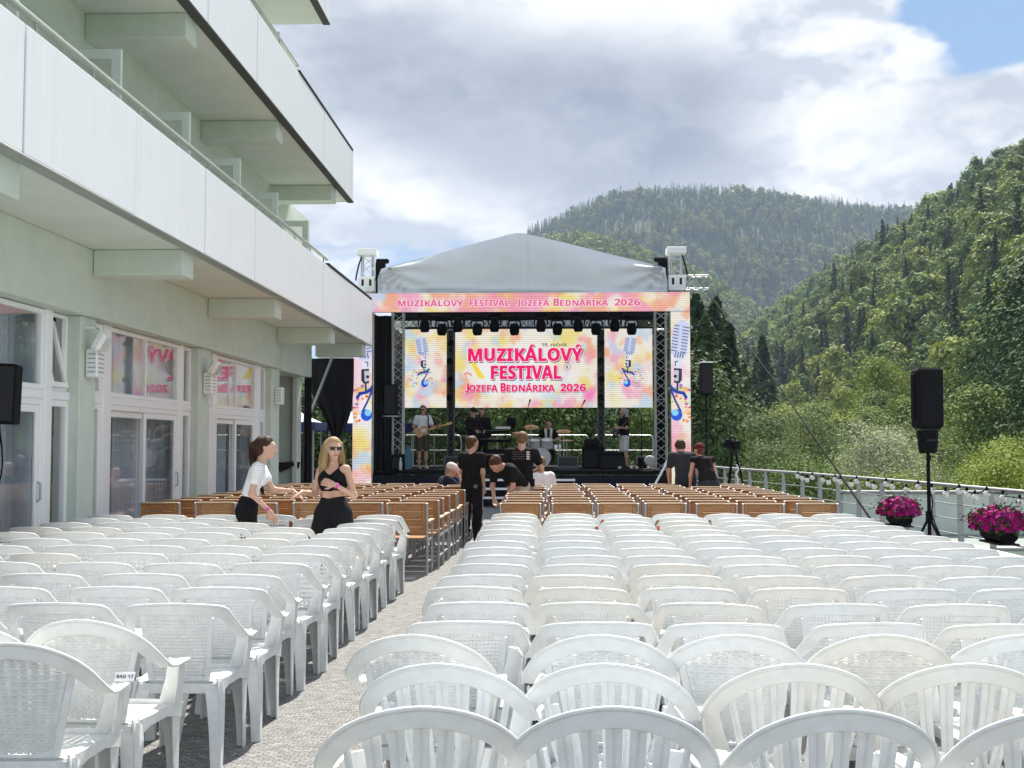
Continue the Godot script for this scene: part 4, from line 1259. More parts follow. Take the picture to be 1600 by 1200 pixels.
func mic_stand(x: float, d: float, h: float, boom: Vector3, label: String) -> void:
	var o := thing("microphone_stand", label, "microphone", Vector3(x, 0.92, -d))
	stand(o, h, 0.3, W.black)
	var e := Vector3(0, h, 0) + boom
	part("boom", B.new().tube([Vector3(0, h, 0) - boom * 0.25, e], 0.010, 6), W.black, o)
	var ax := boom.normalized() if boom.length() > 0.01 else Vector3.UP
	part("microphone", B.new().tube([e, e + ax * 0.12, e + ax * 0.13, e + ax * 0.19], [0.013, 0.02, 0.028, 0.02], 8), W.dark, o)
func drum(o: Node3D, called: String, p: Vector3, r: float, h: float, bs: Basis, shell: Material, head: Material) -> void:
	var s := part(called, B.new().lathe(p, [Vector2(r * 0.985, -h / 2), Vector2(r, -h / 2), Vector2(r, h / 2), Vector2(r * 0.985, h / 2)], 22, bs), shell, o)
	part("drum_head", B.new().lathe(p, [Vector2(0.0, h / 2 + 0.002), Vector2(r * 0.985, h / 2 - 0.002)], 22, bs), head, s)
	for e in [-1, 1]:
		var pts := []
		for k in 23:
			var a := TAU * k / 22
			pts.append(p + bs * Vector3(cos(a) * r, e * h / 2, sin(a) * r))
		part("hoop", B.new().tube(pts, 0.012, 5, false), W.alu, s)
func wedge(x: float, d: float, w: float, label: String, m: Material, turn := 0.0) -> void:
	var o := thing("floor_monitor", label, "loudspeaker", Vector3(x, 0.92, -d), turn)
	var b := B.new()
	var pr := [Vector2(-0.22, 0), Vector2(0.20, 0), Vector2(0.22, 0.08), Vector2(-0.06, 0.36), Vector2(-0.22, 0.30)]
	for k in 5:
		var a: Vector2 = pr[k]
		var c: Vector2 = pr[(k + 1) % 5]
		var mid := (a + c) * 0.5 - Vector2(-0.03, 0.14)
		b.quad(Vector3(-w / 2, a.y, a.x), Vector3(w / 2, a.y, a.x), Vector3(w / 2, c.y, c.x), Vector3(-w / 2, c.y, c.x), Vector3(0, mid.y, mid.x))
	for s in [-1.0, 1.0]:
		var k0 := b.v.size()
		for q in pr: b.vert(Vector3(s * w / 2, q.y, q.x), Vector3(s, 0, 0))
		for q in range(1, 4): b.tri(k0, k0 + q, k0 + q + 1)
	part("cabinet", b, m, o)
	part("grille", B.new().box(Vector3(0, 0.222, -0.083 + 0.165), Vector3(w * 0.86, 0.30, 0.008), Basis(Vector3.RIGHT, deg_to_rad(-45.0))), W.dark, o)
func instruments() -> void:
	var chrome := mat(Color(0.7, 0.7, 0.7), 0.2, 0.9)
	var pearl := mat(Color(0.55, 0.56, 0.57), 0.35)
	var head := mat(Color(0.72, 0.73, 0.74), 0.5)
	var brass := mat(Color(0.32, 0.24, 0.10), 0.3, 0.9)
	var o := thing("drum_kit", "drum kit with pale bass drum at the middle of the stage", "drum kit", Vector3(-0.28, 0.92, -33.0))
	var fwd := Basis(Vector3.RIGHT, PI / 2)
	drum(o, "bass_drum", Vector3(0, 0.30, 0), 0.29, 0.40, fwd, pearl, head)
	drum(o, "tom", Vector3(-0.17, 0.70, -0.05), 0.155, 0.20, Basis(Vector3.RIGHT, 0.35), pearl, head)
	drum(o, "tom", Vector3(0.18, 0.70, -0.05), 0.165, 0.22, Basis(Vector3.RIGHT, 0.35), pearl, head)
	drum(o, "floor_tom", Vector3(-0.55, 0.42, -0.45), 0.21, 0.38, Basis.IDENTITY, pearl, head)
	drum(o, "snare_drum", Vector3(0.42, 0.60, -0.50), 0.18, 0.14, Basis.IDENTITY, chrome, head)
	for c in [[-0.62, 0.98, -0.25, 0.25, 0.30], [0.66, 1.06, -0.2, 0.22, 0.26], [0.75, 0.80, -0.5, 0.2, 0.1], [-0.28, 1.18, -0.35, 0.22, 0.34]]:
		var q := Vector3(c[0], c[1], c[2])
		var st := part("cymbal_stand", B.new().tube([Vector3(q.x, 0, q.z), q], 0.011, 6).tube([Vector3(q.x - 0.2, 0.01, q.z + 0.1), Vector3(q.x, 0.3, q.z)], 0.009, 5).tube([Vector3(q.x + 0.2, 0.01, q.z + 0.1), Vector3(q.x, 0.3, q.z)], 0.009, 5).tube([Vector3(q.x, 0.01, q.z - 0.22), Vector3(q.x, 0.3, q.z)], 0.009, 5), chrome, o)
		part("cymbal", B.new().lathe(q, [Vector2(0.0, 0.03), Vector2(0.035, 0.022), Vector2(0.05, 0.008), Vector2(c[3], -0.012), Vector2(c[3], -0.015), Vector2(0.0, 0.0)], 20, Basis(Vector3.RIGHT, c[4])), brass, st)
	part("stool", B.new().lathe(Vector3(0.15, 0.5, -1.0), [Vector2(0.0, 0.04), Vector2(0.15, 0.04), Vector2(0.16, 0.0), Vector2(0.0, -0.02)], 14).tube([Vector3(0.15, 0, -1.0), Vector3(0.15, 0.5, -1.0)], 0.025, 6), W.black, o)
	# keyboards
	o = thing("keyboard_rig", "two stacked keyboards on a black stand beside the cap-wearing player", "keyboard", Vector3(-1.62, 0.92, -32.4))
	for k in 2:
		var y := 0.78 + 0.24 * k
		var kb := part("keyboard", B.new().bev(Vector3(0.02 * k, y, -0.06 * k), Vector3(1.0 - 0.12 * k, 0.085, 0.30), 0.012), W.black, o)
		part("key_bed", B.new().box(Vector3(0.02 * k, y + 0.044, -0.06 * k - 0.05), Vector3(0.88 - 0.12 * k, 0.006, 0.14)), head, kb)
	part("score_board", B.new().bev(Vector3(0.28, 1.14, -0.08), Vector3(0.42, 0.07, 0.22), 0.01), head, o)
	for s in [-1, 1]:
		part("leg", B.new().tube([Vector3(0.32 * s, 0, 0.18), Vector3(0.25 * s, 0.74, -0.12)], 0.02, 6), W.black, o)
		part("leg", B.new().tube([Vector3(0.32 * s, 0, -0.22), Vector3(0.25 * s, 0.74, 0.12)], 0.02, 6), W.black, o)
		part("upright", B.new().tube([Vector3(0.34 * s, 0.6, -0.14), Vector3(0.34 * s, 1.0, -0.18)], 0.016, 6), W.black, o)
	o = thing("equipment_case", "black flight case standing below the keyboards", "case", Vector3(-1.45, 0.92, -31.9))
	part("box", B.new().bev(Vector3(0, 0.27, 0), Vector3(0.62, 0.54, 0.4), 0.02), W.black, o)
	part("trim", B.new().box(Vector3(0, 0.40, 0.203), Vector3(0.64, 0.02, 0.01)), W.alu, o)
	wedge(-2.62, 30.6, 0.42, "small grey floor monitor left of the stage steps", mat(Color(0.09, 0.095, 0.10), 0.6))
	wedge(0.46, 30.5, 0.56, "grey wedge monitor in front of the drum kit", mat(Color(0.085, 0.09, 0.10), 0.6))
	# amplifiers
	for a in [[1.20, 32.6, 0.62, 0.62, "tall black amplifier cabinet right of the drum kit"], [1.72, 32.2, 0.75, 0.46, "low black amplifier beside the bass player"], [-4.02, 30.45, 0.30, 0.42, "small black amplifier at the foot of the left lattice tower"]]:
		o = thing("amplifier", a[4], "amplifier", Vector3(a[0], 0.92, -a[1]))
		part("cabinet", B.new().bev(Vector3(0, a[3] / 2, 0), Vector3(a[2], a[3], 0.4), 0.02), W.black, o)
		part("grille", B.new().bev(Vector3(0, a[3] * 0.42, 0.203), Vector3(a[2] * 0.9, a[3] * 0.7, 0.012), 0.004), W.dark, o)
		part("handle", B.new().tube([Vector3(-0.08, a[3], 0), Vector3(-0.06, a[3] + 0.03, 0), Vector3(0.06, a[3] + 0.03, 0), Vector3(0.08, a[3], 0)], 0.01, 5), W.dark, o)
	o = thing("duffel_bag", "black bag lying on top of the tall amplifier", "bag", Vector3(1.16, 1.54, -32.6))
	part("body", B.new().lathe(Vector3(-0.22, 0.11, 0), [Vector2(0.0, 0.0), Vector2(0.08, 0.01), Vector2(0.11, 0.06), Vector2(0.11, 0.38), Vector2(0.08, 0.43), Vector2(0, 0.44)], 12, Basis(Vector3(0, 0, 1), -PI / 2)), W.cloth, o)
	part("strap", B.new().tube(curve([Vector3(-0.1, 0.2, 0.05), Vector3(0, 0.3, 0.06), Vector3(0.1, 0.2, 0.05)], 4), 0.012, 5), W.cloth, o)
	o = thing("open_back_amplifier", "small fan-fronted amplifier at the right end of the stage", "amplifier", Vector3(2.55, 0.92, -31.2))
	part("frame", B.new().tube([Vector3(-0.22, 0, 0), Vector3(-0.22, 0.36, 0), Vector3(0.22, 0.36, 0), Vector3(0.22, 0, 0)], 0.014, 6), W.alu, o)
	part("cabinet", B.new().bev(Vector3(-0.05, 0.17, -0.1), Vector3(0.3, 0.32, 0.2), 0.02), W.black, o)
	part("fan_guard", B.new().lathe(Vector3(0.12, 0.22, 0.06), [Vector2(0.0, 0.0), Vector2(0.14, 0.01), Vector2(0.16, -0.03), Vector2(0.0, -0.04)], 18, Basis(Vector3.RIGHT, PI / 2)), pearl, o)
	o = thing("pedal_board", "flat board of effect pedals at the bass player's feet", "pedals", Vector3(2.2, 0.92, -30.5))
	part("board", B.new().bev(Vector3(0, 0.02, 0), Vector3(0.95, 0.04, 0.36), 0.008), W.dark, o)
	for k in 6: part("pedal", B.new().bev(Vector3(-0.38 + 0.15 * k, 0.07, 0.02 * (k % 2)), Vector3(0.08, 0.06, 0.12), 0.01), [pearl, W.black, chrome][k % 3], o)
	o = thing("gig_bag", "blue instrument bag leaning beside the left lattice tower", "bag", Vector3(-3.88, 0.92, -31.2), 0.1)
	part("body", B.new().sweep([Vector3(0, 0, 0.05), Vector3(0, 0.12, 0.04), Vector3(0, 0.36, 0.0), Vector3(0.01, 0.52, -0.05), Vector3(0.02, 0.66, -0.08)], [Vector3(1, 0, 0)], [0.2, 0.28, 0.24, 0.16, 0.05], [0.08, 0.12, 0.12, 0.09, 0.04]), mat(Color(0.09, 0.20, 0.26), 0.9), o)
	part("handle", B.new().tube([Vector3(0.02, 0.62, -0.06), Vector3(0.03, 0.74, -0.06), Vector3(0.05, 0.62, -0.07)], 0.012, 5), W.dark, o)
	o = thing("water_bottle", "clear water bottle near the front left edge of the stage", "bottle", Vector3(-3.93, 0.92, -30.15))
	part("bottle_body", B.new().lathe(Vector3.ZERO, [Vector2(0.0, 0.002), Vector2(0.04, 0.004), Vector2(0.042, 0.2), Vector2(0.018, 0.28), Vector2(0.016, 0.31)], 12), mat(Color(0.45, 0.58, 0.56), 0.2), o)
	part("cap", B.new().lathe(Vector3(0, 0.31, 0), [Vector2(0.018, 0.0), Vector2(0.018, 0.025), Vector2(0.0, 0.027)], 10), W.pvc, o)
	o = thing("side_fill_loudspeaker", "black side-fill loudspeaker on the left lattice tower", "loudspeaker", Vector3(-4.22, 2.35, -30.35))
	part("cabinet", B.new().bev(Vector3(0, 0.42, 0), Vector3(0.34, 0.82, 0.36), 0.02), W.black, o)
	part("grille", B.new().bev(Vector3(0, 0.42, 0.183), Vector3(0.30, 0.74, 0.012), 0.004), W.dark, o)
	part("shelf", B.new().box(Vector3(0.02, -0.01, -0.1), Vector3(0.4, 0.03, 0.5)), W.truss, o)
	mic_stand(-3.28, 30.9, 1.45, Vector3(-0.02, 0.06, -0.12), "microphone stand in front of the guitarist")
	mic_stand(2.44, 31.0, 1.42, Vector3(-0.02, 0.06, -0.1), "microphone stand right of the bass player")
	mic_stand(-0.75, 33.2, 1.35, Vector3(0.12, 0.45, -0.1), "tall boom microphone left of the drum kit")
	mic_stand(0.62, 33.3, 1.2, Vector3(0.30, 0.60, -0.1), "slanted boom microphone right of the drum kit")
	mic_stand(-1.95, 31.6, 1.3, Vector3(0.05, 0.1, -0.2), "microphone stand at the keyboards")
	o = thing("music_stand", "small black music stand behind the keyboards", "music stand", Vector3(-1.15, 0.92, -33.6))
	stand(o, 1.15, 0.25, W.black)
	part("desk", B.new().bev(Vector3(0, 1.30, 0), Vector3(0.26, 0.32, 0.02), 0.005, Basis(Vector3.RIGHT, -0.3)), W.black, o)

# ---------------------------------------------------------------- white plastic chairs
# local axes: seat faces -z (the stage), the back is at +z
func back_z(x: float, y: float) -> float:
	return 0.165 + (y - 0.42) * 0.26 - 1.05 * x * x * smoothstep(0.42, 0.8, y)
func rim_points(arch: bool) -> Array:
	var pts := [Vector3(0.262, 0.632, -0.23), Vector3(0.272, 0.640, -0.13), Vector3(0.282, 0.646, -0.02), Vector3(0.288, 0.662, 0.07), Vector3(0.280, 0.705, 0.14), Vector3(0.252, 0.765, 0.195), Vector3(0.205, 0.818, 0.234), Vector3(0.140, 0.858, 0.262), Vector3(0.070, 0.880, 0.276), Vector3(0.0, 0.888, 0.281)]
	var sq := [Vector3(0.262, 0.615, -0.23), Vector3(0.272, 0.622, -0.13), Vector3(0.282, 0.628, -0.03), Vector3(0.284, 0.650, 0.055), Vector3(0.268, 0.705, 0.125), Vector3(0.248, 0.765, 0.180), Vector3(0.236, 0.800, 0.205), Vector3(0.205, 0.822, 0.228), Vector3(0.105, 0.834, 0.256), Vector3(0.0, 0.838, 0.266)]
	var out := []
	for p in (pts if arch else sq):
		var y: float = p.y if p.y < 0.62 else 0.62 + (p.y - 0.62) * (0.855 if arch else 0.83)
		out.append(Vector3(p.x, y, p.z))
	return out
func rim_dirs(pts: Array) -> Array:
	var out := []
	for p in pts:
		var t := smoothstep(0.05, 0.20, p.z)
		var rad := Vector3(p.x * 0.55, p.y - 0.55, 0.06).normalized()
		out.append(Vector3(signf(p.x + 1e-6), 0.12, 0).lerp(rad, t).normalized())
	return out
func mirror(pts: Array) -> Array:
	var out := []
	for p in pts: out.append(Vector3(-p.x, p.y, p.z))
	return out
func strip(b: B, pts: Array, wd: Vector3, w, t: float) -> void:
	b.sweep(pts, [wd], w, t)
func leg_mesh(s: float, front: bool) -> B:
	var b := B.new()
	if front:
		var p := [Vector3(0.222 * s, 0.0, -0.262), Vector3(0.222 * s, 0.2, -0.252), Vector3(0.226 * s, 0.37, -0.242), Vector3(0.236 * s, 0.44, -0.232), Vector3(0.254 * s, 0.54, -0.215), Vector3(0.262 * s, 0.625, -0.205)]
		b.sweep(p, [Vector3(0, 0, 1)], [0.045, 0.066, 0.098, 0.110, 0.085, 0.075], 0.010)
		var q := [Vector3(0.204 * s, 0.0, -0.284), Vector3(0.196 * s, 0.2, -0.284), Vector3(0.184 * s, 0.36, -0.286), Vector3(0.190 * s, 0.43, -0.272), Vector3(0.216 * s, 0.53, -0.242), Vector3(0.232 * s, 0.628, -0.222)]
		b.sweep(q, [Vector3(1, 0, 0)], [0.045, 0.062, 0.092, 0.105, 0.085, 0.075], 0.010)
	else:
		var p := [Vector3(0.238 * s, 0.0, 0.268), Vector3(0.228 * s, 0.2, 0.215), Vector3(0.216 * s, 0.36, 0.172), Vector3(0.200 * s, 0.45, 0.165)]
		b.sweep(p, [Vector3(0, 0, 1)], [0.042, 0.060, 0.088, 0.10], 0.010)
		var q := [Vector3(0.216 * s, 0.0, 0.286), Vector3(0.200 * s, 0.2, 0.240), Vector3(0.186 * s, 0.37, 0.200), Vector3(0.176 * s, 0.43, 0.185)]
		b.sweep(q, [Vector3(1, 0, 0)], [0.046, 0.060, 0.088, 0.10], 0.010)
	return b
func seat_mesh() -> B:
	var b := B.new()
	var rows := []
	var under := []
	for r in 15:
		var v := r / 14.0
		var z := lerpf(-0.285, 0.19, v)
		var hw := lerpf(0.236, 0.196, v)
		var row := []
		var un := []
		for q in 17:
			var u := q / 8.0 - 1.0
			var y := 0.438 - 0.016 * sin(v * PI) * (1.0 - u * u) - 0.030 * pow(1.0 - v, 6.0) + 0.0025 * (1 if q % 2 == 0 else 0) * (1 if v > 0.1 and v < 0.95 else 0)
			if absf(u) == 1.0: y -= 0.022
			row.append(Vector3(u * hw, y, z))
			un.append(Vector3(u * hw, y - 0.012, z))
		rows.append(row); under.append(un)
	b.sheet(rows, Vector3.UP); b.sheet(under, Vector3.DOWN)
	for s in [-1.0, 1.0]:
		b.sweep([Vector3(0.236 * s, 0.398, -0.28), Vector3(0.228 * s, 0.416, -0.12), Vector3(0.216 * s, 0.416, 0.05), Vector3(0.20 * s, 0.40, 0.19)], [Vector3.UP], [0.085, 0.048, 0.048, 0.085], 0.008)
	b.sweep([Vector3(-0.236, 0.385, -0.288), Vector3(-0.1, 0.408, -0.292), Vector3(0.1, 0.408, -0.292), Vector3(0.236, 0.385, -0.288)], [Vector3.UP], [0.075, 0.05, 0.05, 0.075], 0.008)
	b.sweep([Vector3(-0.19, 0.402, 0.195), Vector3(0.19, 0.402, 0.195)], [Vector3.UP], 0.05, 0.008)
	return b
func arch_y(x: float) -> float:
	return 0.836 - 0.192 * pow(absf(x) / 0.285, 2.3)
func make_chair(called: String, label: String, group: String, kind: String, m: Material) -> Node3D:
	var o := thing(called, label, "chair", Vector3.ZERO, 0.0, group)
	var arch := kind == "fan" or kind == "woven"
	var key := "rim" + str(arch)
	if not W.has(key):
		var half := rim_points(arch)
		var back := half.slice(3)
		var other := mirror(back)
		other.pop_back(); other.reverse()
		var full := curve(back + other, 3)
		var ws := []
		for p in full: ws.append(lerpf(0.050, 0.060 if arch else 0.056, smoothstep(0.65, 0.76, p.y)))
		var b := B.new().sweep(full, rim_dirs(full), ws, 0.011)
		# rolled lip on the outer edge
		var lip := []
		var dirs := rim_dirs(full)
		for k in full.size(): lip.append(full[k] + dirs[k] * ws[k] * 0.5 + Vector3(0, 0, 0.004))
		b.tube(lip, 0.0078, 6)
		if not arch:
			b.sweep([Vector3(-0.175, 0.752, back_z(0.175, 0.752)), Vector3(0, 0.757, back_z(0, 0.757)), Vector3(0.175, 0.752, back_z(0.175, 0.752))], [Vector3.UP], 0.026, 0.008)
		W[key] = b.mesh()
		for s in 2:
			var a := half.slice(0, 4)
			if s == 1: a = mirror(a)
			a = curve(a, 3)
			var bb := B.new().sweep(a, rim_dirs(a), 0.052, 0.011)
			var l2 := []
			for p in a: l2.append(p + Vector3(signf(p.x) * 0.026, 0, 0))
			bb.tube(l2, 0.0075, 6)
			W[key + "arm" + str(s)] = bb.mesh()
	if not W.has("seat"):
		W.seat = seat_mesh().mesh()
		W.legs = [leg_mesh(-1, true).mesh(), leg_mesh(1, true).mesh(), leg_mesh(-1, false).mesh(), leg_mesh(1, false).mesh()]
	part("backrest", W[key], m, o)
	part("armrest", W[key + "arm0"], m, o); part("armrest", W[key + "arm1"], m, o)
	part("seat", W.seat, m, o)
	for l in W.legs: part("leg", l, m, o)
	if kind == "fan":
		if not W.has("slats"):
			W.slats = []
			for k in 7:
				var u := (k - 3) / 3.0
				var xb := u * 0.125
				var xt := u * 0.215
				var yt := arch_y(xt) + 0.012
				var pts := []
				for s in 9:
					var t := s / 8.0
					var x := lerpf(xb, xt, t) + u * 0.012 * sin(t * PI)
					var y := lerpf(0.425, yt, t)
					pts.append(Vector3(x, y, back_z(x, y) - 0.004 - 0.008 * t))
				var w := []
				for s in 9: w.append(lerpf(0.034, 0.051 if k != 0 and k != 6 else 0.022, s / 8.0))
				var b := B.new().sweep(pts, [Vector3(1, 0, 0)], w, 0.008)
				var rib := []
				for p in pts: rib.append(p + Vector3(0, 0, 0.003))
				b.tube(rib, 0.0045, 5)
				W.slats.append(b.mesh())
			W.fanband = B.new().sweep([Vector3(-0.17, 0.425, back_z(0.17, 0.425)), Vector3(0, 0.420, 0.166), Vector3(0.17, 0.425, back_z(0.17, 0.425))], [Vector3.UP], 0.05, 0.010).mesh()
		for s in W.slats: part("slat", s, m, o)
		part("lower_band", W.fanband, m, o)
	else:
		var pk := "panel_" + kind
		if not W.has(pk): W[pk] = panel_mesh(kind).mesh()
		part("back_panel", W[pk], m, o)
	return o
# latticed back panel: uprights and cross strips with real openings
func panel_mesh(kind: String) -> B:
	var b := B.new()
	var top := func(x: float) -> float: return arch_y(x) + 0.01 if kind == "woven" else 0.781
	var half := func(y: float) -> float:
		var t := clampf((y - 0.42) / 0.36, 0, 1)
		return lerpf(0.128, 0.205 if kind == "woven" else 0.165, t)
	# side struts and lower band
	for s in [-1.0, 1.0]:
		var pts := []
		for k in 9:
			var y := lerpf(0.42, 0.755 if kind != "woven" else 0.775, k / 8.0)
			var x: float = s * (half.call(y) + 0.008)
			pts.append(Vector3(x, y, back_z(x, y)))
		b.sweep(pts, [Vector3(1, 0, 0)], [0.034, 0.034, 0.032, 0.031, 0.03, 0.03, 0.03, 0.03, 0.03], 0.010)
	var low := []
	for k in 7:
		var x := lerpf(-0.135, 0.135, k / 6.0)
		low.append(Vector3(x, 0.435 - 0.02 * (1.0 - pow(x / 0.135, 2.0)), back_z(x, 0.43)))
	b.sweep(low, [Vector3.UP], 0.055, 0.010)
	var px := 0.0172 if kind != "grid" else 0.036
	var py := 0.0172 if kind == "rib" else 0.0125 if kind == "woven" else 0.034
	var wx := 0.0136 if kind == "rib" else 0.016 if kind == "grid" else 0.024
	var wy := 0.0112 if kind == "rib" else 0.016 if kind == "grid" else 0.0119
	if kind == "woven": px = 0.033
	# uprights
	var n := int(0.22 / px)
	for k in range(-n, n + 1):
		var u := k * px
		var pts := []
		for s in 7:
			var y: float = lerpf(0.445, top.call(u * 1.25), s / 6.0)
			var x: float = u * half.call(y) / 0.165
			if absf(x) > half.call(y): continue
			pts.append(Vector3(x, y, back_z(x, y) - (0.010 if kind == "woven" else 0.006)))
		if pts.size() > 2: b.sweep(pts, [Vector3(1, 0, 0)], wx, 0.006 if kind != "rib" else 0.009)
	# cross strips
	var y := 0.455
	var row := 0
	while y < 0.84:
		var hw: float = half.call(y)
		if kind == "woven":
			while hw > 0.02 and y > arch_y(hw) + 0.005: hw -= 0.006
		elif y > 0.745: break
		if hw > 0.03:
			var pts := []
			var m := 12 if kind != "woven" else 20
			for k in m + 1:
				var x := lerpf(-hw, hw, float(k) / m)
				var z := back_z(x, y) - (0.0025 if kind == "rib" else 0.0)
				if kind == "woven": z += -0.008 + 0.0042 * (1.0 if (k + row) % 2 == 0 else -1.0)
				pts.append(Vector3(x, y, z))
			b.sweep(pts, [Vector3.UP], wy, 0.005)
		y += py; row += 1
	return b

func chairs() -> void:
	rng.seed = 99
	W.tones = []; W.tones_old = []
	for q in [Color(0.745, 0.765, 0.78), Color(0.72, 0.745, 0.765), Color(0.765, 0.775, 0.775), Color(0.735, 0.735, 0.715)]:
		var a: StandardMaterial3D = W.plastic.duplicate(); a.albedo_color = q.linear_to_srgb(); W.tones.append(a)
		var b: StandardMaterial3D = W.plastic_old.duplicate(); b.albedo_color = (q * 1.13).linear_to_srgb(); W.tones_old.append(b)
	var fan := make_chair("plastic_armchair", "off-white plastic armchair with arched fan-slatted back at the rear right", "fan-backed chairs", "fan", W.plastic_old)
	var fan_at := [[-0.39, 3.28], [0.18, 3.30], [0.81, 3.29], [1.45, 3.30], [-0.35, 3.91], [0.21, 3.93], [0.83, 3.95], [1.42, 3.97], [2.0, 3.97]]
	for k in fan_at.size(): fan_at[k].append("fan-backed armchair right of the aisle, %s row from the rear, %s seat from the aisle" % [NTH[0 if k < 4 else 1], NTH[k if k < 4 else k - 4]])
	seat_all(fan, fan_at, 0.27)
	var wov := make_chair("plastic_armchair", "off-white plastic armchair with arched woven back right of the aisle, behind the square-backed rows", "woven-backed chairs right of the aisle", "woven", W.plastic_old)
	var wov_at := [[-0.50, 4.49], [0.20, 4.51], [0.73, 4.53], [1.31, 4.55], [1.84, 4.57], [2.4, 4.57]]
	for k in 6: wov_at[k].append("arched woven-back plastic armchair in front of the fan-backed rows, %s seat from the aisle" % NTH[k])
	seat_all(wov, wov_at, 0.27)
	# left of the aisle: woven ones at the rear
	var wl := copy_of(wov, Vector3(-2.02, 0, -4.26 - 0.27), 0.05, "arched woven-back plastic armchair with a printed paper sticker on its armrest", "")
	wl.remove_meta("group")
	var wl2 := copy_of(wov, Vector3(-1.96, 0, -4.82 - 0.27), -0.03, "arched woven-back plastic armchair left of the aisle, in front of the stickered one", "")
	wl2.remove_meta("group")
	copy_of(wov, Vector3(-2.46, 0, -4.72 - 0.27), 0.02, "arched woven-back plastic armchair left of the aisle, diagonally ahead of the stickered one", "woven-backed chairs left of the aisle")
	copy_of(wov, Vector3(-2.50, 0, -4.15 - 0.27), 0.02, "arched woven-back plastic armchair left of the aisle, right beside the stickered one", "woven-backed chairs left of the aisle")
	# paper sticker on the armrest
	var lab := thing("paper_sticker", "small white paper sticker with black letters on a chair armrest", "sticker", Vector3(-2.02 + 0.272, 0.652, -4.53 - 0.20), 0.05)
	var tilt := Basis(Vector3.RIGHT, deg_to_rad(-38.0))
	part("paper", B.new().bev(Vector3(0, 0.012, 0), Vector3(0.080, 0.042, 0.002), 0.0008, tilt), mat(Color(0.85, 0.85, 0.84), 0.7), lab)
	var sf := SystemFont.new(); sf.font_names = PackedStringArray(["Droid Sans"]); sf.font_weight = 700
	var tm := TextMesh.new(); tm.text = "RAD 17"; tm.font = sf; tm.font_size = 32; tm.pixel_size = 0.00066; tm.depth = 0.0006
	part("print", tm, W.black, lab, Vector3(0, 0.012, 0) + tilt * Vector3(0, 0, 0.0016)).rotation.x = deg_to_rad(-38.0)
	# square-backed rows right of the aisle
	var rib := make_chair("plastic_armchair", "white plastic armchair with square ribbed back in the block right of the aisle", "square-backed chairs right of the aisle", "rib", W.plastic)
	var at := []
	for r in 14:
		for c in 7:
			var d := 5.18 + 0.607 * r
			var x := -0.40 + 0.595 * c + 0.03 * sin(r * 1.7)
			if (x - 0.4) / d > 0.45: continue
			at.append([x + rng.randf_range(-0.02, 0.02), d + rng.randf_range(-0.03, 0.03), "white ribbed-back armchair right of aisle, %s row from wooden chairs, %s seat from aisle" % [NTH[13 - r], NTH[c]]])
	seat_all(rib, at, 0.25)
	# left block: ribbed at the rear, open grid backs nearer the stage
	var ribl := copy_of(rib, Vector3(-1.86, 0, -5.69 - 0.25), 0.02, "white ribbed-back armchair left of aisle, twelfth row from wooden chairs, first seat from aisle", "square-backed chairs left of the aisle")
	at = []
	var at2 := []
	for r in 12:
		for c in 7:
			var d := 5.69 + 0.64 * r
			var x := -1.86 - 0.605 * c + 0.03 * sin(r * 2.1)
			if (x + 0.3) / d < -0.50 or (r == 0 and c == 0) or x < -5.2: continue
			# the two women stand in gaps between the seats
			if Vector2(x + 3.14, d - 12.1).length() < 0.36 or Vector2(x + 2.22, d - 11.6).length() < 0.36: continue
			(at if r < 4 else at2).append([x + rng.randf_range(-0.02, 0.02), d + rng.randf_range(-0.03, 0.03), "white %s-back armchair left of aisle, %s row from wooden chairs, %s seat from aisle" % ["ribbed" if r < 4 else "open-grid", NTH[11 - r], NTH[c]]])
	for a in at: copy_of(ribl, Vector3(a[0], 0, -a[1] - 0.25), rng.randf_range(-0.05, 0.05), a[2])
	var grid := make_chair("plastic_armchair", "white plastic armchair with open-grid back in the block left of the aisle", "grid-backed chairs left of the aisle", "grid", W.plastic)
	seat_all(grid, at2, 0.25)
	# bottles left on the seats
	for q in [[1.05, 11.35, Color(0.30, 0.10, 0.03), "amber bottle standing on a white chair seat"], [0.45, 11.3, Color(0.06, 0.07, 0.08), "dark bottle standing on a white chair seat"]]:
		var o := thing("drink_bottle", q[3], "bottle", Vector3(q[0], 0.432, -q[1]))
		part("bottle_body", B.new().lathe(Vector3.ZERO, [Vector2(0.0, 0.001), Vector2(0.033, 0.003), Vector2(0.034, 0.20), Vector2(0.028, 0.25), Vector2(0.014, 0.31), Vector2(0.013, 0.36)], 12), mat(q[2], 0.15), o)
		part("cap", B.new().lathe(Vector3(0, 0.36, 0), [Vector2(0.016, 0.0), Vector2(0.016, 0.022), Vector2(0.0, 0.024)], 8), mat(Color(0.5, 0.08, 0.05), 0.5), o)
	print("chairs ", Time.get_ticks_msec())
# alike chairs differ a little in tone: sun-yellowed plastic, weathered wood
func retone(o: Node3D, mats: Array, only := "") -> void:
	var m: Material = mats[rng.randi() % mats.size()]
	for c in o.get_children():
		if c is MeshInstance3D and (only == "" or String(c.name).contains(only)): c.material_override = m
const NTH := ["first", "second", "third", "fourth", "fifth", "sixth", "seventh", "eighth", "ninth", "tenth", "eleventh", "twelfth", "thirteenth", "fourteenth"]
func seat_all(proto: Node3D, at: Array, back: float) -> void:
	for k in at.size():
		var p := Vector3(at[k][0], 0, -at[k][1] - back)
		var t := rng.randf_range(-0.09, 0.09)
		if k == 0:
			proto.position = p; proto.rotation.y = t
			if at[k].size() > 2: proto.set_meta("label", at[k][2])
		else:
			if rng.randf() < 0.10: t *= 2.4
			retone(copy_of(proto, p, t, at[k][2] if at[k].size() > 2 else ""), W.tones_old if String(proto.get_meta("label")).contains("fan") or String(proto.get_meta("label")).contains("woven") else W.tones)

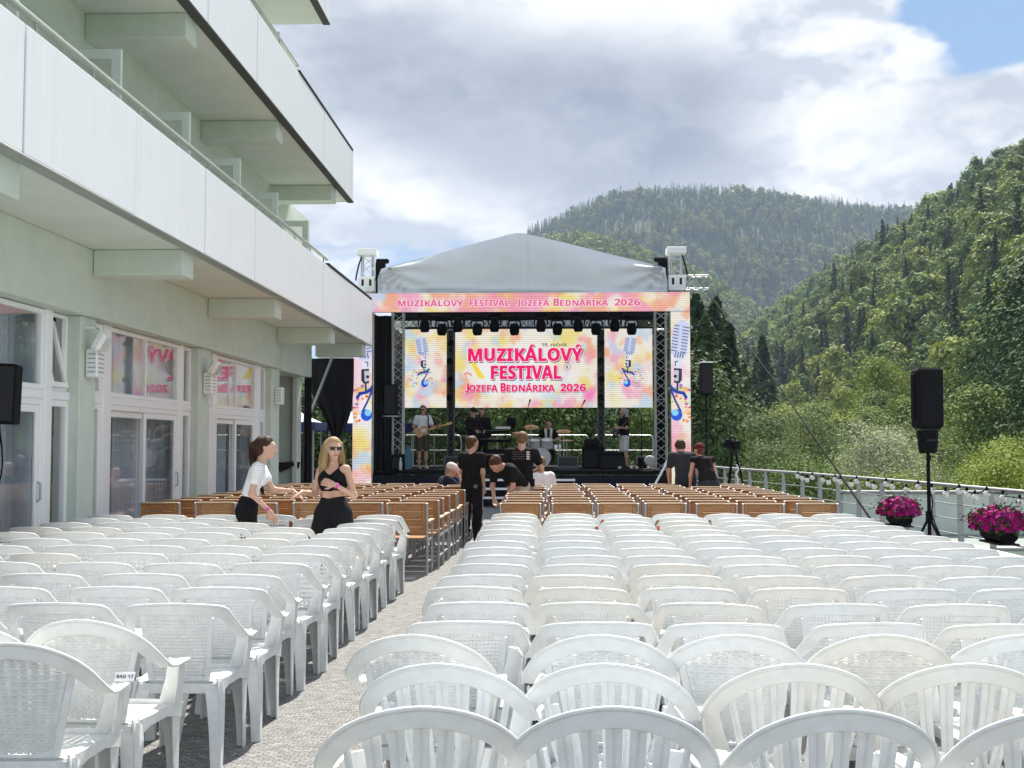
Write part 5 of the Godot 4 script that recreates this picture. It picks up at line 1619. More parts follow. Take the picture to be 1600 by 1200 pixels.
# ---------------------------------------------------------------- wooden chairs with metal frames
func wood_chairs() -> void:
	rng.seed = 17
	W.woods = [W.wood, wood_tex(Color(0.22, 0.085, 0.026), Color(0.35, 0.16, 0.055)), wood_tex(Color(0.28, 0.135, 0.05), Color(0.43, 0.235, 0.10))]
	W.sunlit_wood = wood_tex(Color(0.42, 0.29, 0.18), Color(0.56, 0.42, 0.28))  # paler wood: sunlight on the top rail painted in; armrests share it
	var o := thing("wooden_chair", "slatted wooden armchair on a grey metal frame in the block right of the aisle", "chair", Vector3.ZERO, 0.0, "wooden chairs right of the aisle")
	var hw := 0.245
	for s in [-1, 1]:
		part("leg", B.new().sweep([Vector3(hw * s, 0, 0.24), Vector3(hw * s, 0.46, 0.20), Vector3(hw * s, 0.885, 0.27)], [Vector3(0, 0, 1)], 0.042, 0.026), W.alu, o)
		part("leg", B.new().bev(Vector3(hw * s, 0.32, -0.26), Vector3(0.026, 0.64, 0.042), 0.004), W.alu, o)
		part("side_rail", B.new().bev(Vector3(hw * s, 0.42, -0.02), Vector3(0.022, 0.04, 0.46), 0.004), W.alu, o)
		part("side_rail", B.new().bev(Vector3(hw * s, 0.16, -0.01), Vector3(0.018, 0.025, 0.48), 0.004), W.alu, o)
		part("armrest", B.new().bev(Vector3(hw * s, 0.655, -0.03), Vector3(0.058, 0.024, 0.52), 0.006), W.sunlit_wood, o)
		part("back_stile", B.new().bev(Vector3((hw - 0.043) * s, 0.69, 0.236), Vector3(0.05, 0.372, 0.020), 0.004, Basis(Vector3.RIGHT, 0.163)), W.wood, o)
	for k in 4:
		var y := 0.550 + 0.0935 * k
		part("back_slat", B.new().bev(Vector3(0, y, 0.212 + (y - 0.55) * 0.165), Vector3(0.354, 0.083, 0.016), 0.004, Basis(Vector3.RIGHT, 0.163)), W.wood, o)
	part("top_rail", B.new().bev(Vector3(0, 0.884, 0.268), Vector3(0.462, 0.018, 0.046), 0.005), W.sunlit_wood, o)
	for k in 6:
		part("seat_slat", B.new().bev(Vector3(0, 0.448, -0.235 + 0.082 * k), Vector3(0.466, 0.018, 0.070), 0.004), W.wood, o)
	var first := true
	var left: Node3D = null
	for side in 2:
		for r in 11:
			for c in (7 if side == 0 else 6):
				var d := (14.26 + 0.675 * r) + 0.27
				var x := -0.35 + 0.597 * c if side == 0 else -1.74 + 0.022 * r - 0.62 * c
				x += rng.randf_range(-0.03, 0.03); d += rng.randf_range(-0.05, 0.05)
				if side == 0 and x > 3.9 - maxf(0.0, d - 18.5) * 0.16: continue
				# people stand or crouch here
				if Vector2(x + 0.46, d - 18.5).length() < 0.42 or Vector2(x + 0.78, d - 18.3).length() < 0.40 or Vector2(x - 2.42, d - 21.0).length() < 0.40 or Vector2(x - 2.74, d - 20.5).length() < 0.40 or Vector2(x + 1.32, d - 19.05).length() < 0.36: continue
				var t := rng.randf_range(-0.05, 0.05)
				var lab := "slatted wooden chair %s of aisle, %s row from the white chairs, %s seat from aisle" % ["right" if side == 0 else "left", NTH[r], NTH[c]]
				if side == 0:
					if first: o.set_meta("label", lab); o.position = Vector3(x, 0, -d); o.rotation.y = t; first = false
					else: retone(copy_of(o, Vector3(x, 0, -d), t, lab), W.woods, "slat")
				elif left == null:
					left = copy_of(o, Vector3(x, 0, -d), t, lab, "wooden chairs left of the aisle")
				else: retone(copy_of(left, Vector3(x, 0, -d), t, lab), W.woods, "slat")
	print("wood ", Time.get_ticks_msec())

# ---------------------------------------------------------------- terrace railing, planters, bulbs
func railing() -> void:
	var path := rail_path()
	# resample by distance
	var total := 0.0
	var acc := [0.0]
	for k in path.size() - 1:
		total += (path[k + 1] - path[k]).length(); acc.append(total)
	var at := func(s: float) -> Vector3:
		var k := 0
		while k < acc.size() - 2 and acc[k + 1] < s: k += 1
		return (path[k] as Vector3).lerp(path[k + 1], clampf((s - acc[k]) / (acc[k + 1] - acc[k]), 0, 1))
	var o := thing("terrace_railing", "grey metal railing with thin rails along the terrace edge", "railing")
	var post := B.new().sweep([Vector3(0, 0, 0), Vector3(0, 0.80, 0), Vector3(-0.01, 1.0, 0), Vector3(-0.03, 1.03, 0)], [Vector3(1, 0, 0)], [0.085, 0.085, 0.05, 0.03], 0.014).mesh(W.alu)
	var s := 9.0
	while s < total - 4.0:
		var p: Vector3 = at.call(s)
		var q: Vector3 = at.call(s + 0.2)
		var dir := (q - p).normalized()
		var mi := part("post", post, null, o, p, atan2(-dir.x, -dir.z))
		s += 0.98
	for h in [0.20, 0.40, 0.60, 0.80]:
		var pts := []
		for k in 70: pts.append(at.call(lerpf(9.0, total - 4.0, k / 69.0)) + Vector3(-0.035, h, 0))
		part("thin_rail", B.new().tube(pts, 0.008, 6), W.alu, o)
	var tp := []
	for k in 70: tp.append(at.call(lerpf(9.0, total - 4.0, k / 69.0)) + Vector3(-0.03, 1.05, 0))
	part("top_rail", B.new().tube(tp, 0.024, 8), W.alu, o)
	# string of globe bulbs under the top rail: depths along the edge
	var bulb_glass := mat(Color(0.88, 0.89, 0.87), 0.25)
	bulb_glass.backlight_enabled = true; bulb_glass.backlight = Color(0.6, 0.6, 0.55)
	var proto: Node3D = null
	var ds := [22.6, 22.35, 22.1, 21.8, 21.2, 20.9, 20.55, 20.3, 19.8, 19.55, 19.05, 18.8, 18.3, 18.05, 17.5, 17.05, 16.55, 16.05, 15.6, 15.35, 15.1, 14.75, 14.3, 13.85, 13.4, 13.0, 12.6, 12.2, 11.8]
	var wire := []
	for k in ds.size():
		var p := Vector3.ZERO
		for q in path.size() - 1:
			if -path[q].z <= ds[k] and -path[q + 1].z > ds[k]:
				p = (path[q] as Vector3).lerp(path[q + 1], (ds[k] + path[q].z) / (path[q].z - path[q + 1].z))
		p += Vector3(-0.07, 0.985 - 0.03 * (k % 3), 0)
		wire.append(p + Vector3(0, 0.06, 0)); wire.append(p + Vector3(0, 0.02, -0.12))
		if proto == null:
			proto = thing("globe_bulb", "unlit white globe bulb strung under the terrace railing", "bulb", p, 0.0, "globe bulbs along the railing")
			part("globe", B.new().lathe(Vector3.ZERO, [Vector2(0.0, -0.045), Vector2(0.024, -0.039), Vector2(0.041, -0.02), Vector2(0.046, 0.0), Vector2(0.041, 0.02), Vector2(0.024, 0.038), Vector2(0.014, 0.046)], 14), bulb_glass, proto)
			part("socket", B.new().lathe(Vector3(0, 0.045, 0), [Vector2(0.018, 0.0), Vector2(0.018, 0.035), Vector2(0.008, 0.05)], 8), W.black, proto)
		else: copy_of(proto, p, 0.0)
	var wr := part("bulb_wire", B.new().tube(wire, 0.006, 5), W.black, self)
	tag(wr, "black wire carrying the globe bulbs along the railing", "wire")
	# planters
	planter(Vector3(5.27, 0.54, -16.9), 0.92, "smaller box of magenta petunias with white bulbs behind it hanging on the railing", 3)
	planter(Vector3(5.58, 0.54, -14.0), 0.98, "larger box of magenta petunias hanging on the railing", 4)
	# low roof of the annexe beyond the railing
	var an := thing("annexe_roof", "pale flat-roofed annexe below and beyond the terrace railing", "building")
	var pale := tri_mat(noise_tex(71, 0.02, 4, Color(0.50, 0.55, 0.50), Color(0.58, 0.63, 0.58), 1.2), 0.4, 0.8, true)
	bx("roof_deck", 6.3, 26.0, -5.0, -0.35, 6.0, 26.0, mat(Color(0.24, 0.27, 0.25), 0.9), an)
	bx("parapet", 6.3, 26.0, -0.35, 0.55, 25.2, 25.5, pale, an, 0.02)
	bx("coping", 6.2, 26.1, 0.552, 0.60, 25.12, 25.58, mat(Color(0.22, 0.24, 0.25), 0.5), an, 0.01)
	bx("roof_kerb", 6.3, 26.0, -0.35, -0.10, 19.0, 19.3, pale, an, 0.02)
	bx("coping", 6.25, 26.0, -0.098, -0.06, 18.95, 19.35, mat(Color(0.26, 0.28, 0.28), 0.5), an, 0.01)
	bx("roof_kerb", 6.3, 6.6, -0.35, 0.05, 6.0, 18.9, pale, an, 0.02)
func planter(at: Vector3, s: float, label: String, sd: int) -> void:
	var o := thing("flower_box", label, "planter", at + Vector3(-0.24, 0, 0))
	part("box", B.new().sweep([Vector3(0, 0.0, 0.32 * s), Vector3(0, 0.0, -0.32 * s)], [Vector3.RIGHT], 0.21, 0.20), W.black, o)
	for e in [-1, 1]: part("hook", B.new().tube([Vector3(0.10, -0.1, 0.2 * e), Vector3(0.12, 0.1, 0.2 * e), Vector3(0.21, 0.24, 0.2 * e)], 0.008, 5), W.black, o)
	part("bracket", B.new().bev(Vector3(0, -0.10, 0), Vector3(0.24, 0.02, 0.66 * s), 0.004), W.dark, o)
	var r := RandomNumberGenerator.new(); r.seed = sd
	var lf := B.new()
	for k in 2600:
		var u := Vector3(r.randfn() * 0.13, 0.12 + absf(r.randfn()) * 0.10, r.randfn() * 0.20) * s
		if r.randf() < 0.4: u = Vector3(r.randf_range(-0.19, 0.14), r.randf_range(0.02, 0.16), r.randf_range(-0.46, 0.46)) * s
		var t := r.randf_range(0.6, 1.4)
		lf.col = Color(0.06 * t, 0.09 * t, 0.035 * t)
		leaf(lf, u, Vector3(r.randf_range(-1, 1), r.randf_range(0, 1), r.randf_range(-1, 1)).normalized(), 0.024, 0.5, r)
	var lm := leaf_mat(Color(1, 1, 1), 0.3)
	part("foliage", lf, lm, o)
	var pet := B.new()
	for k in 430:
		# flowers sit on the outside of the cushion
		var a := r.randf() * TAU
		var e := r.randf_range(-0.12, 1.0)
		var nn := Vector3(cos(a) * sqrt(1.0 - minf(1.0, e * e)), e, sin(a) * sqrt(1.0 - minf(1.0, e * e)))
		var p := Vector3(nn.x * 0.30, 0.10 + nn.y * 0.22, nn.z * 0.48) * s * r.randf_range(0.85, 1.08)
		nn = (nn + Vector3(r.randfn(), r.randfn(), r.randfn()) * 0.35).normalized()
		var t := r.randf_range(0.55, 1.25)
		pet.col = Color(0.46 * t, 0.010 * t, 0.20 * t).lerp(Color(0.30, 0.02, 0.22), r.randf() * 0.5)
		var x := nn.cross(Vector3.UP + Vector3(0.01, 0, 0.3)).normalized()
		var y := nn.cross(x)
		var rad := 0.034 * s * r.randf_range(0.75, 1.2)
		var c := pet.vert(p - nn * 0.012, nn)
		var first := pet.v.size()
		for q in 10:
			var an := TAU * q / 10
			var rr := rad * (1.0 if q % 2 == 0 else 0.80)
			pet.vert(p + (x * cos(an) + y * sin(an)) * rr + nn * 0.006, nn)
		for q in 10: pet.tri(c, first + q, first + (q + 1) % 10)
	var fl := part("petunia_blossoms", pet, leaf_mat(Color(1, 1, 1), 0.3), o)
	fl.set_meta("kind", "stuff")

# ---------------------------------------------------------------- loudspeakers, camera, canopies
func tripod(o: Node3D, h: float, foot: float, m: Material, r := 0.019) -> void:
	part("pole", B.new().tube([Vector3(0, 0.25, 0), Vector3(0, h, 0)], r, 8), m, o)
	part("collar", B.new().tube([Vector3(0, 0.78, 0), Vector3(0, 0.90, 0)], r * 1.9, 8), m, o)
	for q in 3:
		var a := TAU * q / 3 + 0.9
		var e := Vector3(cos(a) * foot, 0.015, sin(a) * foot)
		var l := part("leg", B.new().tube([Vector3(0, 0.84, 0), e], 0.014, 6), m, o)
		part("rubber_foot", B.new().tube([e, e + Vector3(cos(a) * 0.03, -0.005, sin(a) * 0.03)], 0.02, 6), m, l)
		part("brace", B.new().tube([Vector3(0, 0.34, 0), Vector3(0, 0.84, 0).lerp(e, 0.55)], 0.009, 5), m, o)
func gear() -> void:
	# column loudspeaker by the railing
	var o := thing("column_loudspeaker", "tall black column loudspeaker on a pole beside the railing", "loudspeaker", Vector3(4.04, 0, -12.5))
	var cab := B.new()
	cab.bev(Vector3(0, 2.10, 0), Vector3(0.275, 0.66, 0.26), 0.035)
	part("cabinet", cab, W.black, o)
	part("grille", B.new().bev(Vector3(0.012, 2.11, 0.132), Vector3(0.235, 0.60, 0.012), 0.006), mat(Color(0.008, 0.008, 0.01), 0.9), o)
	part("side_handle", B.new().bev(Vector3(-0.145, 2.12, 0), Vector3(0.03, 0.50, 0.10), 0.012), W.black, o)
	var lo := B.new().sweep([Vector3(0.0, 1.765, 0), Vector3(0, 1.62, 0), Vector3(0, 1.53, 0), Vector3(0, 1.515, 0)], [Vector3.RIGHT], [0.215, 0.195, 0.17, 0.14], [0.22, 0.2, 0.18, 0.14])
	part("pole_mount_housing", lo, W.black, o)
	part("trim_plate", B.new().bev(Vector3(0.01, 1.655, 0.106), Vector3(0.11, 0.025, 0.006), 0.002), W.dark, o)
	tripod(o, 1.52, 0.45, W.black, 0.020)
	part("cable", B.new().tube(curve([Vector3(0.02, 1.5, 0.03), Vector3(-0.02, 1.25, 0.03), Vector3(0.03, 1.0, 0.03), Vector3(0.02, 0.85, 0.04), Vector3(0.14, 0.5, 0.05), Vector3(0.17, 0.1, 0.05)], 5), 0.007, 5), W.black, o)
	# loudspeaker on a stand right of the stage
	o = thing("loudspeaker", "black loudspeaker on a tall stand to the right of the stage", "loudspeaker", Vector3(3.92, 0, -28.4))
	part("cabinet", B.new().bev(Vector3(-0.10, 3.20, 0), Vector3(0.30, 0.78, 0.32), 0.02), W.black, o)
	part("top_cover", B.new().bev(Vector3(-0.10, 3.605, 0), Vector3(0.31, 0.03, 0.33), 0.008), W.pvc, o)
	part("grille", B.new().bev(Vector3(-0.10, 3.20, 0.163), Vector3(0.26, 0.70, 0.012), 0.004), W.dark, o)
	part("pole", B.new().tube([Vector3(-0.10, 0.0, 0), Vector3(-0.10, 2.82, 0)], 0.022, 7), W.black, o)
	for q in 3: part("leg", B.new().tube([Vector3(-0.10, 1.0, 0), Vector3(-0.10 + 0.32 * cos(q * 2.1 + 1.8), 0.015, 0.5 * sin(q * 2.1 + 1.8))], 0.014, 6), W.black, o)
	# loudspeaker by the hotel wall
	o = thing("loudspeaker", "black loudspeaker on a stand in front of the hotel's windows", "loudspeaker", Vector3(-5.13, 0, -10.55), 0.25)
	part("cabinet", B.new().bev(Vector3(0, 2.08, 0), Vector3(0.34, 0.56, 0.32), 0.02, Basis(Vector3(0, 0, 1), -0.03)), W.black, o)
	part("grille", B.new().bev(Vector3(0, 2.08, 0.164), Vector3(0.30, 0.50, 0.01), 0.004, Basis(Vector3(0, 0, 1), -0.03)), W.dark, o)
	tripod(o, 1.80, 0.42, W.black)
	part("cable", B.new().tube(curve([Vector3(0.02, 1.75, 0.03), Vector3(0.05, 1.4, 0.04), Vector3(-0.02, 1.0, 0.04), Vector3(0.04, 0.7, 0.05), Vector3(0.1, 0.05, 0.1)], 5), 0.008, 5), W.black, o)
	# video camera
	o = thing("video_camera", "black video camera on a tripod right of the stage", "camera", Vector3(3.70, 0, -23.5), 0.3)
	part("camera_body", B.new().bev(Vector3(0, 1.60, 0), Vector3(0.16, 0.16, 0.34), 0.02), W.black, o)
	part("lens", B.new().lathe(Vector3(0, 1.60, -0.17), [Vector2(0.055, 0.0), Vector2(0.06, 0.12), Vector2(0.07, 0.13), Vector2(0.07, 0.18), Vector2(0.0, 0.17)], 12, Basis(Vector3.RIGHT, -PI / 2)), W.black, o)
	part("top_handle", B.new().tube([Vector3(0, 1.67, 0.1), Vector3(0, 1.74, 0.08), Vector3(0, 1.75, -0.12), Vector3(0, 1.68, -0.15)], 0.018, 6), W.black, o)
	part("viewfinder", B.new().bev(Vector3(-0.13, 1.66, 0.05), Vector3(0.12, 0.08, 0.10), 0.01), W.black, o)
	part("fluid_head", B.new().bev(Vector3(0, 1.46, 0), Vector3(0.14, 0.13, 0.16), 0.02), W.dark, o)
	part("pan_handle", B.new().tube([Vector3(0.06, 1.46, 0.05), Vector3(0.22, 1.22, 0.35)], 0.011, 6), W.black, o)
	for q in 3:
		var a := TAU * q / 3 + 0.4
		var e := Vector3(cos(a) * 0.42, 0.01, sin(a) * 0.42)
		part("leg", B.new().tube([Vector3(cos(a) * 0.05, 1.40, sin(a) * 0.05), e * 0.5 + Vector3(0, 0.68, 0), e], [0.024, 0.02, 0.013], 7), W.black, o)
	part("cable_coil", B.new().tube(curve([Vector3(0.02, 1.2, 0.08), Vector3(0.06, 1.1, 0.10), Vector3(0.0, 1.0, 0.1), Vector3(0.05, 0.9, 0.1), Vector3(0.02, 0.75, 0.1)], 4), 0.014, 5), W.pvc, o)
	# guy wire from the right tower to the terrace edge
	var gw := part("guy_wire", B.new().tube([Vector3(3.55, 6.3, -30.0), Vector3(4.25, 2.5, -21.0), Vector3(4.62, 0.02, -15.4)], [0.011, 0.014, 0.020], 6), W.black, self)
	tag(gw, "black guy wire running from the right tower down to the terrace", "wire")
	gw = part("guy_strut", B.new().tube([Vector3(2.45, 0.3, -29.0), Vector3(3.0, 1.3, -29.1)], 0.03, 7), W.pvc, self)
	tag(gw, "pale slanted strut at the foot of the right column screen", "strut")
	# black cloth and pole between hotel and stage
	var rows := []
	for r in 19:
		var v := r / 18.0
		var row := []
		var xl := lerpf(-6.02, -5.42, smoothstep(0.25, 1.0, v))
		var xr := lerpf(-4.90, -5.30, pow(v, 3.5))
		for q in 33:
			var u := q / 32.0
			row.append(Vector3(lerpf(xl, xr, u), lerpf(3.74, 1.66, v) - 0.06 * sin(u * PI) * v, -28.55 + 0.05 * sin(u * 22.0 + v * 2.0) * (0.4 + v) + 0.10 * sin(u * PI)))
		rows.append(row)
	var c := part("black_cloth", B.new().sheet(rows, Vector3(0, 0, 1)), W.cloth, self)
	tag(c, "black cloth gathered and tied up between hotel and stage", "drape")
	c = part("black_drape", cloth_sheet(-6.02, -5.80, 0.02, 3.3, 27.9, 0.05, 2.0, 4.0), W.cloth, self)
	tag(c, "narrow black drape beside the hotel's end wall", "drape")
	c = part("slanted_pole", B.new().tube([Vector3(-5.40, 3.75, -28.3), Vector3(-6.05, 2.05, -28.3)], 0.035, 8), W.alu, self)
	tag(c, "grey slanted pole in front of the gathered black cloth", "pole")
	c = part("cloth_sash", B.new().sweep([Vector3(-6.75, 1.10, -27.25), Vector3(-6.4, 1.06, -27.25), Vector3(-6.12, 1.14, -27.2), Vector3(-5.98, 1.10, -27.3)], [Vector3.UP], [0.26, 0.22, 0.12, 0.16], 0.05), mat(Color(0.035, 0.015, 0.03), 0.9), self)
	tag(c, "dark plum cloth sash tied along the hotel's end wall", "cloth")
	var k := 0
	for a in [[-8.7, 36.5, 0.0], [-6.1, 38.6, 0.1]]:
		o = thing("gazebo", ["white canopy gazebo with navy valance behind the hotel's end wall", "white canopy gazebo with navy valance behind the left column screen"][k], "gazebo", Vector3(a[0], 0, -a[1]), a[2])
		var b := B.new()
		for q in 4:
			var p := Vector3(1.5, 2.15, 1.5).rotated(Vector3.UP, q * PI / 2)
			var e := Vector3(1.5, 2.15, 1.5).rotated(Vector3.UP, (q + 1) * PI / 2)
			var t := Vector3(0, 3.1, 0)
			var mid := (p + e) * 0.5
			b.quad(p, e, e.lerp(t, 0.5) - Vector3(0, 0.1, 0), p.lerp(t, 0.5) - Vector3(0, 0.1, 0), mid + Vector3(0, 2, 0) - Vector3(0, 2.15, 0))
			b.quad(p.lerp(t, 0.5) - Vector3(0, 0.1, 0), e.lerp(t, 0.5) - Vector3(0, 0.1, 0), t, t, mid)
			part("valance", B.new().sweep([p, e], [Vector3.UP], 0.26, 0.01), mat(Color(0.03, 0.04, 0.14), 0.8), o)
			part("leg", B.new().tube([Vector3(p.x, 0, p.z) * 0.97, Vector3(p.x * 0.97, 2.1, p.z * 0.97)], 0.025, 6), W.alu, o)
		part("canopy", b, mat(Color(0.60, 0.62, 0.72), 0.8), o)
		k += 1
	o = thing("garden_hedge", "overgrown hedge behind the gazebos", "hedge", Vector3(-8, 0, -42))
	var r := RandomNumberGenerator.new(); r.seed = 3
	var hb := B.new()
	for q in 9000:
		var p := Vector3(r.randf_range(-5, 4.4), 0, r.randf_range(-1.2, 1.2))
		p.y = r.randf() * (3.6 + 0.8 * sin(p.x * 1.7)) * (1.0 - 0.2 * absf(p.z))
		var t := r.randf_range(0.5, 1.4)
		hb.col = Color(0.05 * t, 0.085 * t, 0.02 * t)
		leaf(hb, p, Vector3(r.randf_range(-1, 1), r.randf_range(-0.2, 1), r.randf_range(-0.3, 1)).normalized(), 0.11, 0.6, r)
	part("hedge_foliage", hb, leaf_mat(Color(1, 1, 1), 0.3), o)

# ---------------------------------------------------------------- people
# tapered capsules joined by a smooth minimum and meshed as surface nets
class Field:
	var caps := []
	var k := 0.035
	func add(a: Vector3, b: Vector3, ra: float, rb := -1.0) -> void:
		caps.append([a, b, ra, ra if rb < 0.0 else rb])
	func into(out: B, cell: float) -> void:
		if caps.is_empty(): return
		var lo := Vector3.ONE * 1e9
		var hi := -lo
		for c in caps:
			var r: float = maxf(c[2], c[3]) + cell * 3.0
			lo = lo.min(c[0] - Vector3.ONE * r).min(c[1] - Vector3.ONE * r)
			hi = hi.max(c[0] + Vector3.ONE * r).max(c[1] + Vector3.ONE * r)
		var nx := int((hi.x - lo.x) / cell) + 2
		var ny := int((hi.y - lo.y) / cell) + 2
		var nz := int((hi.z - lo.z) / cell) + 2
		var sy := nx
		var sz := nx * ny
		var f := PackedFloat32Array(); f.resize(nx * ny * nz); f.fill(9.0)
		var mark := PackedByteArray(); mark.resize(nx * ny * nz)
		var list := PackedInt32Array()
		var ik := 1.0 / (4.0 * k)
		for c in caps:
			var a: Vector3 = c[0]
			var ba: Vector3 = c[1] - a
			var bb := maxf(ba.length_squared(), 1e-9)
			var ra: float = c[2]
			var dr: float = c[3] - ra
			var m: float = maxf(c[2], c[3]) + k + cell * 2.0
			var p0 := ((a.min(c[1]) - Vector3.ONE * m - lo) / cell).floor()
			var p1 := ((a.max(c[1]) + Vector3.ONE * m - lo) / cell).ceil()
			for z in range(maxi(0, int(p0.z)), mini(nz - 1, int(p1.z)) + 1):
				for y in range(maxi(0, int(p0.y)), mini(ny - 1, int(p1.y)) + 1):
					var q := z * sz + y * sy
					var pb := Vector3(lo.x, lo.y + y * cell, lo.z + z * cell) - a
					for x in range(maxi(0, int(p0.x)), mini(nx - 1, int(p1.x)) + 1):
						var pa := pb + Vector3(x * cell, 0, 0)
						var h := clampf(pa.dot(ba) / bb, 0.0, 1.0)
						var d := (pa - ba * h).length() - ra - dr * h
						var e := f[q + x]
						var u := k - absf(d - e)
						if u > 0.0: d = minf(d, e) - u * u * ik
						elif e < d: d = e
						f[q + x] = d
						if d < cell * 2.6 and d > -cell * 3.5 and mark[q + x] == 0:
							mark[q + x] = 1; list.append(q + x)
		var at := PackedInt32Array(); at.resize(nx * ny * nz); at.fill(-1)
		var first := out.v.size()
		var cells := PackedInt32Array()
		var off := [0, 1, sy, sy + 1, sz, sz + 1, sz + sy, sz + sy + 1]
		var edges := [[0, 1], [2, 3], [4, 5], [6, 7], [0, 2], [1, 3], [4, 6], [5, 7], [0, 4], [1, 5], [2, 6], [3, 7]]
		var n := nx * ny * nz
		for q in list:
			if q + sz + sy + 1 >= n: continue
			var s := 0
			for o in off:
				if f[q + o] < 0.0: s += 1
			if s == 0 or s == 8: continue
			var sum := Vector3.ZERO
			var cnt := 0
			for e in edges:
				var fa := f[q + off[e[0]]]
				var fb := f[q + off[e[1]]]
				if (fa < 0.0) != (fb < 0.0):
					var t := fa / (fa - fb)
					var ca := Vector3(e[0] & 1, (e[0] >> 1) & 1, e[0] >> 2)
					var cb := Vector3(e[1] & 1, (e[1] >> 1) & 1, e[1] >> 2)
					sum += ca.lerp(cb, t); cnt += 1
			var cx := q % nx
			var cy := (q / nx) % ny
			var cz := q / sz
			var g := Vector3(f[q + 1] + f[q + 1 + sy] + f[q + 1 + sz] + f[q + 1 + sy + sz] - f[q] - f[q + sy] - f[q + sz] - f[q + sy + sz],
				f[q + sy] + f[q + sy + 1] + f[q + sy + sz] + f[q + sy + sz + 1] - f[q] - f[q + 1] - f[q + sz] - f[q + sz + 1],
				f[q + sz] + f[q + sz + 1] + f[q + sz + sy] + f[q + sz + sy + 1] - f[q] - f[q + 1] - f[q + sy] - f[q + sy + 1])
			at[q] = out.vert(lo + (Vector3(cx, cy, cz) + sum / cnt) * cell, g.normalized())
			cells.append(q)
		for q in cells:
			var s0 := f[q] < 0.0
			for ax in 3:
				var st: int = [1, sy, sz][ax]
				if (f[q + st] < 0.0) == s0: continue
				var u: int = [sy, sz, 1][ax]
				var w: int = [sz, 1, sy][ax]
				if q - u - w < 0: continue
				var a := at[q]
				var b := at[q - u]
				var c := at[q - u - w]
				var d := at[q - w]
				if a < 0 or b < 0 or c < 0 or d < 0: continue
				out.quad4(a, b, c, d)

func hand(fd: Field, w: Vector3, dir: Vector3, nrm: Vector3, side: float, curl: float, r: float) -> void:
	var d := dir.normalized()
	var n := (nrm - d * nrm.dot(d)).normalized()
	var s := d.cross(n) * side
	fd.add(w, w + d * 0.035 + s * 0.014, 0.024, 0.019)
	for q in 4:
		fd.add(w + d * 0.03 + s * (q - 1.5) * 0.012, w + d * 0.085 + s * (q - 1.5) * 0.021, 0.016, r * 1.25)
		var ln: float = [0.068, 0.078, 0.072, 0.055][q]
		var p := w + d * 0.088 + s * (q - 1.5) * 0.022
		var d1 := (d * cos(curl) + n * sin(curl)).normalized()
		var d2 := (d * cos(curl * 2.1) + n * sin(curl * 2.1)).normalized()
		fd.add(p, p + d1 * ln * 0.55, r * 1.05, r)
		fd.add(p + d1 * ln * 0.55, p + d1 * ln * 0.55 + d2 * ln * 0.45, r, r * 0.85)
	var tb := w + d * 0.025 - s * 0.026
	var td := (d * 0.75 - s * 0.65 + n * 0.25).normalized()
	fd.add(tb, tb + td * 0.045, r * 1.4, r * 1.15)
	fd.add(tb + td * 0.045, tb + td * 0.045 + (td * 0.6 + d * 0.6).normalized() * 0.03, r * 1.15, r * 0.95)

